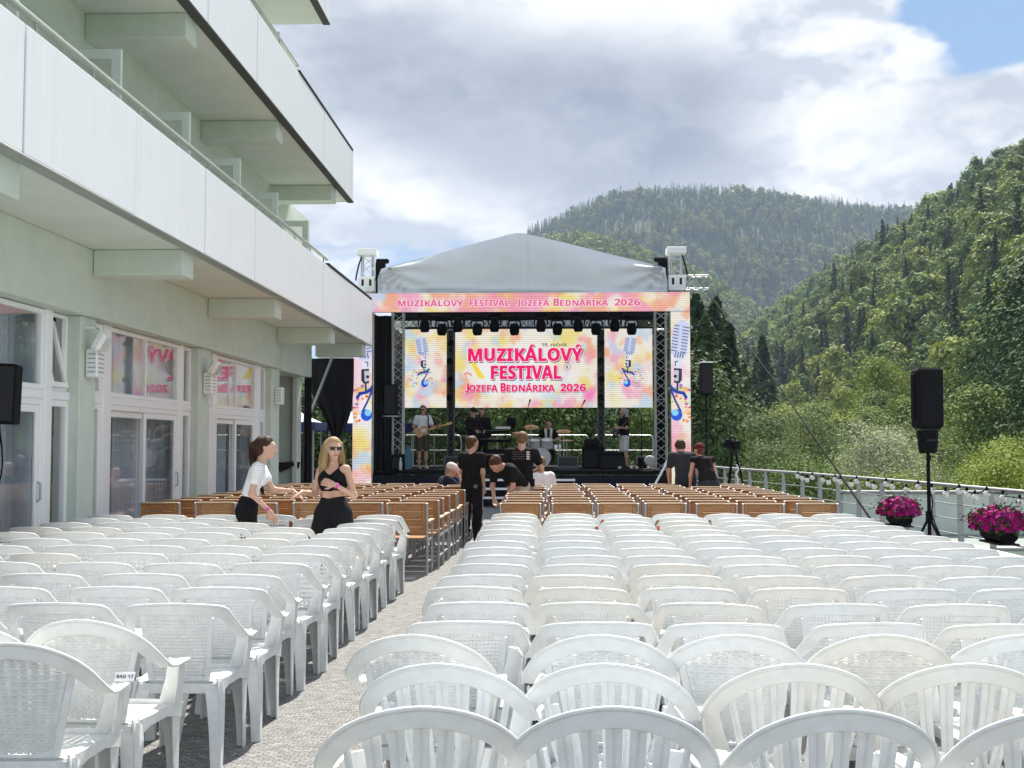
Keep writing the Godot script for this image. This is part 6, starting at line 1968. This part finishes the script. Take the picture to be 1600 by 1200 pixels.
func person(p: Dictionary) -> Node3D:
	var o := thing("person", p.label, "person", p.at, p.get("turn", 0.0))
	var fem: bool = p.get("fem", false)
	var near: bool = p.get("near", false)
	var cell: float = 0.012 if near else 0.021
	var sw := 0.155 if fem else 0.180
	var J := {"pelvis": Vector3(0, 0.94, 0), "waist": Vector3(0, 1.10, 0), "chest": Vector3(0, 1.32, 0), "neck": Vector3(0, 1.47, 0.01), "head": Vector3(0, 1.61, -0.01),
		"rs": Vector3(sw, 1.41, 0), "re": Vector3(sw + 0.06, 1.13, 0.02), "rw": Vector3(sw + 0.06, 0.88, -0.05), "ls": Vector3(-sw, 1.41, 0), "le": Vector3(-sw - 0.06, 1.13, 0.02), "lw": Vector3(-sw - 0.06, 0.88, -0.05),
		"rh": Vector3(0.09, 0.92, 0), "rk": Vector3(0.10, 0.50, -0.01), "ra": Vector3(0.10, 0.09, 0.03), "lh": Vector3(-0.09, 0.92, 0), "lk": Vector3(-0.10, 0.50, -0.01), "la": Vector3(-0.10, 0.09, 0.03)}
	J.merge(p.get("j", {}), true)
	var sc: float = p.get("h", 1.75) / 1.72
	o.scale = Vector3.ONE * sc
	var up: Vector3 = (J.neck - J.waist).normalized()
	var right: Vector3 = (J.rs - J.ls).normalized()
	var skin := mat(p.get("skin", Color(0.52, 0.30, 0.21)), 0.55)
	skin.subsurf_scatter_enabled = true; skin.subsurf_scatter_strength = 0.08
	# head frame
	var hb := Basis(Vector3.UP, p.get("look", 0.0)) * Basis(Vector3.RIGHT, p.get("nod", 0.0))
	var H := func(x: float, y: float, z: float) -> Vector3: return J.head + hb * Vector3(x, y, z)
	var b := B.new()
	var f := Field.new()
	f.add(H.call(0, 0.035, 0.022), H.call(0, 0.030, -0.018), 0.086, 0.083)
	f.add(H.call(0, -0.02, -0.035), H.call(0, -0.082, -0.052), 0.060, 0.036)
	f.add(H.call(0, 0.008, -0.098), H.call(0, -0.026, -0.118), 0.009, 0.013)
	f.add(H.call(0.030, 0.028, -0.085), H.call(-0.030, 0.028, -0.085), 0.017)
	f.add(H.call(0.0, -0.055, -0.088), H.call(0.0, -0.058, -0.088), 0.016)
	for s in [-1, 1]: f.add(H.call(0.080 * s, 0.012, 0.008), H.call(0.084 * s, -0.02, 0.0), 0.017, 0.012)
	f.add(H.call(0, -0.04, 0.02), J.neck - up * 0.03, 0.050 if fem else 0.058, 0.056 if fem else 0.066)
	f.k = 0.025
	f.into(b, 0.010 if near else 0.015)
	f = Field.new(); f.k = 0.03
	# limbs and trunk
	var w := 0.85 if fem else 1.0
	f.add(J.rs - right * 0.04, J.ls + right * 0.04, 0.052 * w)
	for s in [-1.0, 1.0]:
		f.add(J.chest + right * 0.075 * s * w + up * 0.03, J.waist + right * 0.062 * s * w, 0.092 * w, 0.082 * w)
		f.add(J.waist + right * 0.060 * s * w, J.pelvis + right * 0.075 * s, 0.080 * w, 0.092)
	f.add(J.neck, J.chest + up * 0.05, 0.056 * w, 0.08)
	for a in [["rs", "re", "rw"], ["ls", "le", "lw"]]:
		f.add(J[a[0]], J[a[1]], 0.050 * w, 0.038 * w)
		f.add(J[a[1]], J[a[2]], 0.039 * w, 0.026 * w)
	if p.get("legs", true):
		for a in [["rh", "rk", "ra"], ["lh", "lk", "la"]]:
			f.add(J[a[0]], J[a[1]], 0.080 * w, 0.054 * w)
			f.add(J[a[1]], J[a[1]].lerp(J[a[2]], 0.35) + Vector3(0, 0, 0.012), 0.052 * w, 0.056 * w)
			f.add(J[a[1]].lerp(J[a[2]], 0.35) + Vector3(0, 0, 0.012), J[a[2]], 0.055 * w, 0.033 * w)
	f.into(b, cell)
	for a in [["re", "rw", 1.0, "r"], ["le", "lw", -1.0, "l"]]:
		var hf := Field.new(); hf.k = 0.008
		var dir: Vector3 = p.get(a[3] + "d", J[a[1]] - J[a[0]])
		var nn: Vector3 = p.get(a[3] + "n", Vector3(-a[2], 0, -0.3))
		hf.add(J[a[0]].lerp(J[a[1]], 0.8), J[a[1]], 0.028 * w, 0.026 * w)
		hand(hf, J[a[1]], dir, nn, a[2], p.get(a[3] + "c", 0.35), 0.0088 if near else 0.0115)
		hf.into(b, 0.007 if near else 0.012)
	part("body", b, skin, o)
	# top
	if p.has("top"):
		var tm: Material = p.top if p.top is Material else mat(p.top, 0.9)
		var t := Field.new(); t.k = 0.04
		var g := 0.014
		var sl: float = p.get("sleeve", 0.5)
		if sl > 0.0:
			t.add(J.rs - right * 0.04, J.ls + right * 0.04, 0.052 * w + g)
			t.add(J.neck - up * 0.055, J.chest + up * 0.04, 0.066 * w, 0.085)
		else:
			for s in [-1.0, 1.0]:
				var fw := up.cross(right) * -1.0
				t.add(J.chest + right * 0.088 * s + up * 0.115 - fw * 0.01, J.chest + right * 0.080 * s + up * 0.03 - fw * 0.10, 0.014, 0.016)
				t.add(J.chest + right * 0.088 * s + up * 0.115 - fw * 0.01, J.chest + right * 0.075 * s + up * 0.02 + fw * 0.085, 0.014, 0.02)
				t.add(J.chest + right * 0.07 * s - up * 0.03, J.chest + right * 0.07 * s - up * 0.05, 0.096 * w + g, 0.090 * w + g)
		for s in [-1.0, 1.0]:
			t.add(J.chest + right * 0.075 * s * w + up * (0.03 if sl > 0.0 else -0.01), J.waist + right * 0.065 * s * w + up * (p.get("crop", 0.0)), 0.092 * w + g, 0.084 * w + g)
			if not p.has("crop"): t.add(J.waist + right * 0.065 * s * w, J.pelvis + right * 0.078 * s + up * 0.02, 0.084 * w + g, 0.096 + g)
			if fem: t.add(J.chest + right * 0.075 * s - up * 0.01 + (right.cross(up)) * -0.07, J.chest + right * 0.075 * s - up * 0.03 + (right.cross(up)) * -0.075, 0.052)
		if sl > 0.0:
			for a in [["rs", "re", "rw"], ["ls", "le", "lw"]]:
				t.add(J[a[0]], J[a[0]].lerp(J[a[1]], minf(1.0, sl * 1.15)), 0.052 * w + g * 1.2, (0.046 if sl < 0.8 else 0.040) * w + g * 1.3)
				if sl > 0.8: t.add(J[a[1]], J[a[1]].lerp(J[a[2]], 0.92), 0.042 * w + g, 0.030 * w + g)
		var tb := B.new(); t.into(tb, cell)
		part("shirt" if sl > 0.0 else "tank_top", tb, tm, o)
	# bottom
	if p.has("bottom"):
		var t := Field.new(); t.k = 0.035
		var kind: String = p.get("btype", "long")
		if kind == "skirt":
			for s in [-1.0, 1.0]:
				t.add(J.waist + right * 0.060 * s - up * 0.035, J.pelvis + right * 0.085 * s, 0.088, 0.118)
				t.add(J.pelvis + right * 0.085 * s, J.pelvis + right * 0.15 * s - Vector3(0, 0.40, 0), 0.118, 0.16)
		else:
			if p.get("high", false):
				for s in [-1.0, 1.0]: t.add(J.waist + right * 0.058 * s - up * 0.075, J.pelvis + right * 0.07 * s, 0.086, 0.10)
			for s in [-1.0, 1.0]: t.add(J.pelvis + right * 0.07 * s + up * 0.06, J.pelvis + right * 0.075 * s - up * 0.02, 0.098 * (0.95 if fem else 1.05), 0.108)
			for a in [["rh", "rk", "ra"], ["lh", "lk", "la"]]:
				if kind == "shorts": t.add(J[a[0]], J[a[0]].lerp(J[a[1]], 0.88), 0.096, 0.084)
				else:
					t.add(J[a[0]], J[a[1]], 0.096, 0.080); t.add(J[a[1]], J[a[1]].lerp(J[a[2]], 0.5) + Vector3(0, 0, 0.012), 0.080, 0.076); t.add(J[a[1]].lerp(J[a[2]], 0.5) + Vector3(0, 0, 0.012), J[a[2]], 0.076, 0.060)
		var tb := B.new(); t.into(tb, cell)
		part("skirt" if kind == "skirt" else "trousers" if kind == "long" else "shorts", tb, mat(p.bottom, 0.9), o)
	if p.get("legs", true):
		var sh := Field.new(); sh.k = 0.02
		for a in ["ra", "la"]:
			sh.add(J[a] + Vector3(0, -0.045, 0.03), J[a] + Vector3(0, -0.055, -0.15), 0.042, 0.034)
		var sb := B.new(); sh.into(sb, 0.015)
		part("shoes", sb, mat(p.get("shoes", Color(0.05, 0.05, 0.05)), 0.6), o)
	# hair and headgear
	var hs: String = p.get("hs", "short")
	if hs != "none":
		var hf := Field.new(); hf.k = 0.022
		if hs == "cap":
			hf.add(H.call(0, 0.058, 0.025), H.call(0, 0.055, -0.02), 0.092, 0.088)
			var cf := Field.new(); cf.k = 0.015
			cf.add(H.call(0.035, 0.062, -0.10), H.call(0.03, 0.052, -0.155), 0.022, 0.014); cf.add(H.call(-0.035, 0.062, -0.10), H.call(-0.03, 0.052, -0.155), 0.022, 0.014)
			var cb := B.new(); cf.into(cb, 0.009); hf.into(cb, 0.012)
			part("cap", cb, mat(p.get("cap", Color(0.02, 0.02, 0.02)), 0.85), o)
			hf = Field.new(); hf.k = 0.02
			hf.add(H.call(0, 0.0, 0.045), H.call(0, -0.05, 0.055), 0.072, 0.055)
			if p.get("tail", false): hf.add(H.call(0, -0.04, 0.08), H.call(0.02, -0.26, 0.10), 0.035, 0.022)
		else:
			hf.add(H.call(0, 0.052, 0.034), H.call(0, 0.066, -0.008), 0.088, 0.078)
			hf.add(H.call(0, 0.03, 0.045), H.call(0, -0.035, 0.050), 0.080, 0.060)
			for s in [-1, 1]: hf.add(H.call(0.055 * s, 0.055, -0.02), H.call(0.068 * s, 0.0, 0.025), 0.036, 0.028)
		if hs == "pony":
			hf.add(H.call(0, 0.06, 0.095), H.call(0, 0.035, 0.135), 0.030, 0.036)
			hf.add(H.call(0, 0.035, 0.135), H.call(0.01, -0.16, 0.125), 0.036, 0.034); hf.add(H.call(0.01, -0.16, 0.125), H.call(0.03, -0.48, 0.02), 0.036, 0.013)
		if hs == "long":
			for s in [-1, 0, 1]:
				hf.add(H.call(0.055 * s, 0.04, 0.05), H.call(0.085 * s, -0.14, 0.065), 0.050, 0.050)
				hf.add(H.call(0.085 * s, -0.14, 0.065), H.call(0.105 * s, -0.28, 0.055 if s == 0 else 0.03), 0.050, 0.024)
			for s in [-1, 1]: hf.add(H.call(0.072 * s, 0.05, -0.02), H.call(0.10 * s, -0.16, 0.0), 0.030, 0.034)
		if hs == "mid":
			for s in [-1, 0, 1]: hf.add(H.call(0.06 * s, 0.03, 0.045), H.call(0.075 * s, -0.11, 0.045), 0.048, 0.034)
		if hf.caps.size() > 0:
			var hbq := B.new(); hf.into(hbq, 0.012 if near else 0.017)
			var hm := mat(p.get("hair", Color(0.05, 0.03, 0.02)), 0.6)
			if not W.has("hairbump"): W.hairbump = bump(StandardMaterial3D.new(), 6, 0.2, 3, 2.5).normal_texture
			hm.normal_enabled = true; hm.normal_texture = W.hairbump
			hm.uv1_triplanar = true; hm.uv1_scale = Vector3(9, 1.5, 9)
			if near:
				var r := RandomNumberGenerator.new(); r.seed = 4
				for e in 320:
					var c: Array = hf.caps[r.randi() % hf.caps.size()]
					var ax: Vector3 = c[1] - c[0]
					var sd := Vector3(r.randfn(), r.randfn(), r.randfn()).normalized()
					sd = (sd - ax.normalized() * sd.dot(ax.normalized())).normalized()
					if ax.length() < 0.08: continue
					var a: Vector3 = c[0] + sd * c[2] * r.randf_range(0.92, 1.06) + ax * r.randf_range(-0.1, 0.3)
					var z: Vector3 = c[1] + sd * c[3] * r.randf_range(0.95, 1.3) + ax * r.randf_range(-0.1, 0.12)
					hbq.tube([a, a.lerp(z, 0.5) + sd * 0.006, z], [0.003, 0.0035, 0.0015], 3, false)
			part("hair", hbq, hm, o)
	# face details
	if p.get("face", false):
		if p.get("shades", false):
			part("sunglasses", B.new().bev(H.call(0.034, 0.016, -0.106), Vector3(0.054, 0.038, 0.012), 0.008, hb).bev(H.call(-0.034, 0.016, -0.106), Vector3(0.054, 0.038, 0.012), 0.008, hb).box(H.call(0.0, 0.028, -0.108), Vector3(0.02, 0.006, 0.006), hb).box(H.call(0.070, 0.022, -0.045), Vector3(0.006, 0.008, 0.10), hb).box(H.call(-0.070, 0.022, -0.045), Vector3(0.006, 0.008, 0.10), hb), mat(Color(0.01, 0.01, 0.01), 0.2), o)
		else:
			for s in [-1, 1]:
				part("eye", B.new().bev(H.call(0.031 * s, 0.008, -0.094), Vector3(0.024, 0.010, 0.008), 0.004, hb), mat(Color(0.03, 0.02, 0.02), 0.3), o)
				part("eyebrow", B.new().bev(H.call(0.033 * s, 0.034, -0.098), Vector3(0.034, 0.007, 0.010), 0.003, hb), mat(Color(0.06, 0.035, 0.02), 0.8), o)
		part("lips", B.new().bev(H.call(0, -0.056, -0.103), Vector3(0.040, 0.014, 0.010), 0.004, hb), mat(Color(0.36, 0.11, 0.10), 0.5), o)
	for e in p.get("bands", []):
		var q: Vector3 = J[e[0]].lerp(J[e[1]], 0.93)
		var ax: Vector3 = (J[e[1]] - J[e[0]]).normalized()
		part("wristband", B.new().tube([q - ax * 0.011, q + ax * 0.011], 0.031, 10), mat(Color(0.62, 0.08, 0.40), 0.6), o)
	return o

func people() -> void:
	var D := 0.92
	# striped white tee: fine woven lines
	var im := Image.create(8, 64, false, Image.FORMAT_RGB8)
	for y in 64:
		for x in 8: im.set_pixel(x, y, Color(0.93, 0.93, 0.94) if y % 16 < 13 else Color(0.72, 0.73, 0.77))
	var tee := tri_mat(ImageTexture.create_from_image(im), 10.0, 0.9)
	person({"label": "person with long brown ponytail, white striped tee and black trousers, leaning over white chairs", "at": Vector3(-3.14, 0, -12.25), "turn": -1.40, "h": 1.70, "fem": true, "near": true, "face": true,
		"j": {"pelvis": Vector3(0, 0.93, 0.10), "waist": Vector3(0, 1.08, 0.07), "chest": Vector3(0, 1.29, 0.0), "neck": Vector3(0, 1.44, -0.05), "head": Vector3(0, 1.585, -0.09), "rs": Vector3(0.155, 1.38, -0.02), "ls": Vector3(-0.155, 1.38, -0.03), "re": Vector3(0.20, 1.10, 0.03), "rw": Vector3(0.17, 0.93, -0.14), "le": Vector3(-0.19, 1.13, -0.16), "lw": Vector3(-0.14, 1.12, -0.38), "rh": Vector3(0.085, 0.90, 0.10), "lh": Vector3(-0.085, 0.90, 0.10), "rk": Vector3(0.09, 0.49, 0.06), "lk": Vector3(-0.09, 0.49, 0.04), "ra": Vector3(0.09, 0.09, 0.10), "la": Vector3(-0.09, 0.09, 0.08)},
		"rd": Vector3(-0.02, -0.8, -0.45), "ld": Vector3(0.1, -0.55, -0.75), "ln": Vector3(0, -1, 0.3), "lc": 0.2, "skin": Color(0.60, 0.37, 0.28), "top": tee, "sleeve": 0.42, "crop": 0.03, "high": true, "bottom": Color(0.008, 0.008, 0.010), "hair": Color(0.050, 0.024, 0.014), "hs": "pony", "bands": [["re", "rw"]]})
	person({"label": "person with long blonde hair in black crop top and black skirt among white chairs", "at": Vector3(-2.22, 0, -11.75), "turn": 2.85, "h": 1.66, "fem": true, "near": true, "face": true, "shades": true, "look": 0.75,
		"j": {"rs": Vector3(0.155, 1.39, 0.0), "re": Vector3(0.235, 1.14, 0.02), "rw": Vector3(0.26, 1.17, -0.20), "le": Vector3(-0.245, 1.13, 0.0), "lw": Vector3(-0.12, 1.25, -0.20)}, "ld": Vector3(0.85, 0.25, -0.2), "ln": Vector3(0.2, -0.3, 0.9), "rd": Vector3(0.3, -0.35, -0.8), "rn": Vector3(-0.3, -0.9, 0), "rc": 0.15,
		"skin": Color(0.58, 0.35, 0.25), "top": Color(0.009, 0.009, 0.011), "sleeve": 0.0, "crop": 0.125, "bottom": Color(0.012, 0.012, 0.015), "btype": "skirt", "hair": Color(0.42, 0.29, 0.15), "hs": "long", "bands": [["le", "lw"]]})
	var m3 := person({"label": "person in black T-shirt and black jeans standing in the aisle, back turned", "at": Vector3(-1.30, 0, -19.05), "turn": -0.35, "h": 1.72, "look": -0.5, "j": {"re": Vector3(0.22, 1.14, 0.05), "rw": Vector3(0.20, 0.90, -0.04), "le": Vector3(-0.2, 1.13, -0.06), "lw": Vector3(-0.10, 1.12, -0.26)}, "top": Color(0.010, 0.010, 0.011), "bottom": Color(0.013, 0.013, 0.015), "hair": Color(0.085, 0.045, 0.022), "hs": "short", "skin": Color(0.58, 0.36, 0.27)})
	part("key_tag", B.new().tube([Vector3(0.13, 0.92, 0.13), Vector3(0.13, 0.92, 0.15)], 0.032, 12), mat(Color(0.10, 0.22, 0.17), 0.4), m3)
	var m4 := person({"label": "person in a black T-shirt with white back print and grey shorts, head bowed", "at": Vector3(-0.46, 0, -18.5), "turn": -0.05, "h": 1.79, "nod": -0.55, "j": {"head": Vector3(0, 1.60, -0.06), "rs": Vector3(0.20, 1.42, 0), "ls": Vector3(-0.20, 1.42, 0), "re": Vector3(0.30, 1.17, -0.03), "rw": Vector3(0.16, 1.12, -0.24), "le": Vector3(-0.28, 1.16, -0.02), "lw": Vector3(-0.16, 1.06, -0.22)}, "top": Color(0.011, 0.011, 0.012), "bottom": Color(0.25, 0.25, 0.27), "btype": "shorts", "hair": Color(0.16, 0.10, 0.05), "hs": "short", "skin": Color(0.55, 0.33, 0.24)})
	var pr := mat(Color(0.55, 0.55, 0.55), 0.9)
	var pb := B.new()
	for r in 4:
		pb.box(Vector3(0.105, 1.425 - 0.034 * r, 0.123), Vector3(0.05, 0.022, 0.004))
	part("back_print", pb, mat(Color(0.75, 0.75, 0.75), 0.9), m4)
	pb = B.new()
	for r in 4:
		for c in 5: pb.box(Vector3(-0.12 + 0.038 * c + 0.004 * (r % 2), 1.425 - 0.034 * r, 0.122), Vector3(0.026, 0.010, 0.004))
	part("back_print", pb, mat(Color(0.20, 0.16, 0.17), 0.9), m4)
	part("radio_pouch", B.new().bev(Vector3(0.17, 0.96, 0.11), Vector3(0.07, 0.12, 0.04), 0.01), W.black, m4)
	person({"label": "person in black T-shirt and beige shorts bending down beside the aisle", "at": Vector3(-0.60, 0, -18.15), "turn": 2.5, "h": 1.76, "nod": -0.9, "j": {"pelvis": Vector3(0, 0.93, 0.16), "waist": Vector3(0, 1.05, 0.04), "chest": Vector3(0, 1.17, -0.14), "neck": Vector3(0, 1.24, -0.27), "head": Vector3(0, 1.27, -0.39), "rs": Vector3(0.18, 1.18, -0.20), "ls": Vector3(-0.18, 1.18, -0.20), "re": Vector3(0.20, 0.93, -0.24), "rw": Vector3(0.10, 0.74, -0.32), "le": Vector3(-0.20, 0.93, -0.24), "lw": Vector3(-0.10, 0.74, -0.32), "rh": Vector3(0.09, 0.90, 0.16), "lh": Vector3(-0.09, 0.90, 0.16)}, "top": Color(0.011, 0.011, 0.012), "bottom": Color(0.46, 0.42, 0.34), "btype": "shorts", "hair": Color(0.07, 0.035, 0.018), "hs": "short", "shoes": Color(0.5, 0.48, 0.45), "skin": Color(0.52, 0.31, 0.23)})
	var sit := {"pelvis": Vector3(0, 0.52, 0.08), "waist": Vector3(0, 0.68, 0.08), "chest": Vector3(0, 0.90, 0.04), "neck": Vector3(0, 1.05, 0.02), "head": Vector3(0, 1.19, -0.01), "rs": Vector3(0.18, 0.99, 0.02), "ls": Vector3(-0.18, 0.99, 0.02), "re": Vector3(0.24, 0.72, -0.02), "rw": Vector3(0.12, 0.62, -0.22), "le": Vector3(-0.24, 0.72, -0.02), "lw": Vector3(-0.12, 0.62, -0.22), "rh": Vector3(0.09, 0.50, 0.06), "rk": Vector3(0.11, 0.50, -0.36), "ra": Vector3(0.11, 0.09, -0.34), "lh": Vector3(-0.09, 0.50, 0.06), "lk": Vector3(-0.11, 0.50, -0.36), "la": Vector3(-0.11, 0.09, -0.34)}
	var s1 := sit.duplicate(); s1.merge({"chest": Vector3(0, 0.86, -0.05), "neck": Vector3(0, 0.99, -0.12), "head": Vector3(0, 1.10, -0.18), "rs": Vector3(0.18, 0.93, -0.08), "ls": Vector3(-0.18, 0.93, -0.08), "re": Vector3(0.24, 0.74, -0.30), "rw": Vector3(0.10, 0.98, -0.30), "le": Vector3(-0.22, 0.70, -0.25), "lw": Vector3(-0.05, 0.70, -0.40)}, true)
	person({"label": "seated person in navy shirt and pale cap resting head on hand", "at": Vector3(-1.98, 0.0, -21.0), "turn": -1.1, "h": 1.76, "j": s1, "nod": -0.3, "top": Color(0.016, 0.018, 0.040), "bottom": Color(0.03, 0.03, 0.04), "hair": Color(0.3, 0.25, 0.22), "hs": "cap", "cap": Color(0.66, 0.56, 0.54), "skin": Color(0.55, 0.30, 0.22)})
	person({"label": "seated dark-haired person in a blue shirt near the aisle", "at": Vector3(-1.74, 0, -21.75), "turn": 0.0, "h": 1.62, "j": sit, "top": Color(0.015, 0.020, 0.085), "bottom": Color(0.03, 0.03, 0.05), "hair": Color(0.02, 0.015, 0.012), "hs": "mid", "nod": -0.25})
	person({"label": "seated person in a white T-shirt with short light hair", "at": Vector3(-0.18, 0, -20.95), "turn": 0.1, "h": 1.80, "j": sit, "top": Color(0.76, 0.76, 0.77), "bottom": Color(0.08, 0.08, 0.10), "hair": Color(0.20, 0.13, 0.07), "hs": "short", "nod": -0.1})
	person({"label": "seated bald person in a beige shirt by the hotel end of the wooden chairs", "at": Vector3(-4.10, 0, -20.6), "turn": -0.3, "h": 1.66, "j": s1, "nod": -0.2, "top": Color(0.58, 0.52, 0.46), "bottom": Color(0.2, 0.18, 0.15), "hs": "none"})
	var lean := {"pelvis": Vector3(0, 0.93, 0.12), "waist": Vector3(0, 1.08, 0.06), "chest": Vector3(0, 1.27, -0.06), "neck": Vector3(0, 1.39, -0.15), "head": Vector3(0, 1.48, -0.24), "rs": Vector3(0.19, 1.33, -0.10), "ls": Vector3(-0.19, 1.33, -0.10), "re": Vector3(0.24, 1.05, -0.12), "rw": Vector3(0.18, 0.82, -0.24), "le": Vector3(-0.24, 1.05, -0.12), "lw": Vector3(-0.20, 0.80, -0.22), "rh": Vector3(0.09, 0.91, 0.11), "lh": Vector3(-0.09, 0.91, 0.11)}
	person({"label": "person in a charcoal T-shirt leaning over the front wooden chairs", "at": Vector3(2.42, 0, -21.05), "turn": 0.15, "h": 1.80, "j": lean, "nod": -0.5, "top": Color(0.035, 0.036, 0.042), "bottom": Color(0.03, 0.035, 0.05), "hair": Color(0.06, 0.035, 0.02), "hs": "short"})
	person({"label": "person in a burgundy cap and black tank top leaning beside the charcoal-shirted one", "at": Vector3(2.74, 0, -20.5), "turn": 0.35, "h": 1.72, "fem": true, "j": lean, "nod": -0.35, "top": Color(0.012, 0.012, 0.013), "sleeve": 0.02, "bottom": Color(0.035, 0.038, 0.055), "hair": Color(0.13, 0.045, 0.025), "hs": "cap", "cap": Color(0.11, 0.018, 0.022), "tail": true, "skin": Color(0.58, 0.36, 0.27)})
	# on the stage
	var gt := person({"label": "person in white T-shirt and khaki shorts playing a pale wooden electric guitar", "at": Vector3(-3.50, D, -31.5), "turn": 3.55, "h": 1.72, "look": -0.5, "face": true, "shades": true, "j": {"re": Vector3(0.27, 1.15, 0.02), "rw": Vector3(0.12, 1.02, -0.20), "le": Vector3(-0.27, 1.14, -0.06), "lw": Vector3(-0.34, 1.16, -0.28)}, "rd": Vector3(-0.8, -0.2, -0.1), "ld": Vector3(-0.3, 0.3, -0.3), "top": Color(0.70, 0.72, 0.78), "bottom": Color(0.085, 0.07, 0.05), "btype": "shorts", "hair": Color(0.14, 0.09, 0.06), "hs": "mid", "shoes": Color(0.7, 0.7, 0.7)})
	guitar(gt.position, gt.rotation.y, "pale maple electric guitar held by the guitarist", Color(0.50, 0.26, 0.11), Color(0.55, 0.33, 0.12), Basis(Vector3(0, 0, 1), -0.28))
	person({"label": "person in black with a dark cap playing the keyboards", "at": Vector3(-2.17, D, -32.35), "turn": 3.9, "h": 1.68, "nod": -0.3, "j": {"re": Vector3(0.24, 1.15, -0.04), "rw": Vector3(0.15, 1.08, -0.28), "le": Vector3(-0.24, 1.15, -0.04), "lw": Vector3(-0.15, 1.08, -0.28)}, "top": Color(0.012, 0.012, 0.014), "sleeve": 1.0, "bottom": Color(0.012, 0.012, 0.014), "hs": "cap", "skin": Color(0.60, 0.40, 0.32)})
	person({"label": "brown-haired person in dark clothes behind the keyboard player", "at": Vector3(-1.98, D, -33.3), "turn": 3.0, "h": 1.70, "top": Color(0.015, 0.013, 0.013), "sleeve": 1.0, "bottom": Color(0.015, 0.015, 0.018), "hair": Color(0.12, 0.05, 0.025), "hs": "mid"})
	var dj := sit.duplicate(); dj.merge({"re": Vector3(0.28, 0.74, -0.08), "rw": Vector3(0.16, 0.72, -0.30), "le": Vector3(-0.28, 0.74, -0.08), "lw": Vector3(-0.10, 0.72, -0.32)}, true)
	var dr := person({"label": "drummer in black with a white towel round the neck", "at": Vector3(-0.06, D + 0.06, -33.95), "turn": PI, "h": 1.74, "j": dj, "top": Color(0.014, 0.014, 0.016), "bottom": Color(0.02, 0.02, 0.025), "hair": Color(0.07, 0.04, 0.03), "hs": "short", "skin": Color(0.50, 0.27, 0.20)})
	var tw := B.new()
	for s in [-1, 1]: tw.sweep(curve([Vector3(0.03 * s, 1.07, 0.09), Vector3(0.085 * s, 1.05, 0.0), Vector3(0.075 * s, 0.96, -0.115), Vector3(0.065 * s, 0.80, -0.125), Vector3(0.06 * s, 0.64, -0.10)], 4), [Vector3(1, 0, 0)], 0.075, 0.016)
	part("towel", tw, mat(Color(0.68, 0.68, 0.69), 0.95), dr)
	var bs := person({"label": "person with long grey hair in black T-shirt and white shorts playing a dark bass guitar", "at": Vector3(2.04, D, -32.0), "turn": 2.0, "h": 1.66, "look": 0.2, "j": {"re": Vector3(0.24, 1.15, 0.0), "rw": Vector3(0.10, 1.03, -0.20), "le": Vector3(-0.25, 1.16, -0.05), "lw": Vector3(-0.26, 1.18, -0.30)}, "top": Color(0.012, 0.011, 0.012), "bottom": Color(0.70, 0.70, 0.72), "btype": "shorts", "hair": Color(0.42, 0.40, 0.37), "hs": "long", "skin": Color(0.55, 0.34, 0.25)})
	guitar(bs.position, bs.rotation.y, "dark bass guitar held by the long-haired player", Color(0.02, 0.018, 0.02), Color(0.05, 0.03, 0.02), Basis(Vector3(0, 0, 1), -0.40))
	print("people ", Time.get_ticks_msec())
func guitar(at: Vector3, turn: float, label: String, body: Color, neck: Color, tilt: Basis) -> void:
	var o := thing("electric_guitar", label, "guitar", at, turn)
	var ce := Vector3(0.10, 1.02, -0.19)
	var b := B.new()
	# outline of the body in its own plane, front and back faces and the rim between
	var ol := []
	for k in 28:
		var a := TAU * k / 28
		var r := 0.165 + 0.03 * cos(2.0 * a) - 0.030 * cos(4.0 * a + 0.6) + 0.012 * sin(a * 3.0)
		ol.append(Vector3(cos(a) * r * 1.12, sin(a) * r * 0.92, 0))
	for s in [-1.0, 1.0]:
		var c := b.vert(ce + tilt * Vector3(0, 0, 0.022 * s), Vector3(0, 0, s))
		var f := b.v.size()
		for q in ol: b.vert(ce + tilt * (q + Vector3(0, 0, 0.022 * s)), Vector3(0, 0, s))
		for q in 28: b.tri(c, f + q, f + (q + 1) % 28)
	for q in 28:
		var p: Vector3 = ol[q]
		var e: Vector3 = ol[(q + 1) % 28]
		b.quad(ce + tilt * (p + Vector3(0, 0, 0.022)), ce + tilt * (e + Vector3(0, 0, 0.022)), ce + tilt * (e - Vector3(0, 0, 0.022)), ce + tilt * (p - Vector3(0, 0, 0.022)), tilt * p)
	part("guitar_body", b, mat(body, 0.25), o)
	var dir := tilt * Vector3(-1, 0, 0)
	part("neck", B.new().sweep([ce + dir * 0.12 - Vector3(0, 0, 0.02), ce + dir * 0.74 - Vector3(0, 0, 0.02)], [tilt * Vector3.UP], [0.056, 0.044], 0.022), mat(neck, 0.4), o)
	part("headstock", B.new().sweep([ce + dir * 0.74 - Vector3(0, 0, 0.02), ce + dir * 0.80 - Vector3(0, 0, 0.02), ce + dir * 0.91 - Vector3(0, 0, 0.015)], [tilt * Vector3.UP], [0.05, 0.085, 0.06], 0.016), mat(neck, 0.4), o)
	part("pickguard", B.new().bev(ce + tilt * Vector3(-0.05, 0.0, -0.024), Vector3(0.16, 0.12, 0.004), 0.001, tilt), mat(Color(0.6, 0.6, 0.58) if body.r > 0.1 else Color(0.03, 0.03, 0.03), 0.3), o)
	part("strap", B.new().sweep(curve([ce + tilt * Vector3(0.18, 0.02, 0), Vector3(0.19, 1.25, 0.10), Vector3(0.05, 1.48, 0.08), Vector3(-0.11, 1.46, -0.06), Vector3(-0.10, 1.25, -0.15), ce + dir * 0.16], 4), [Vector3(0, 0.3, -1)], 0.045, 0.006), W.black, o)
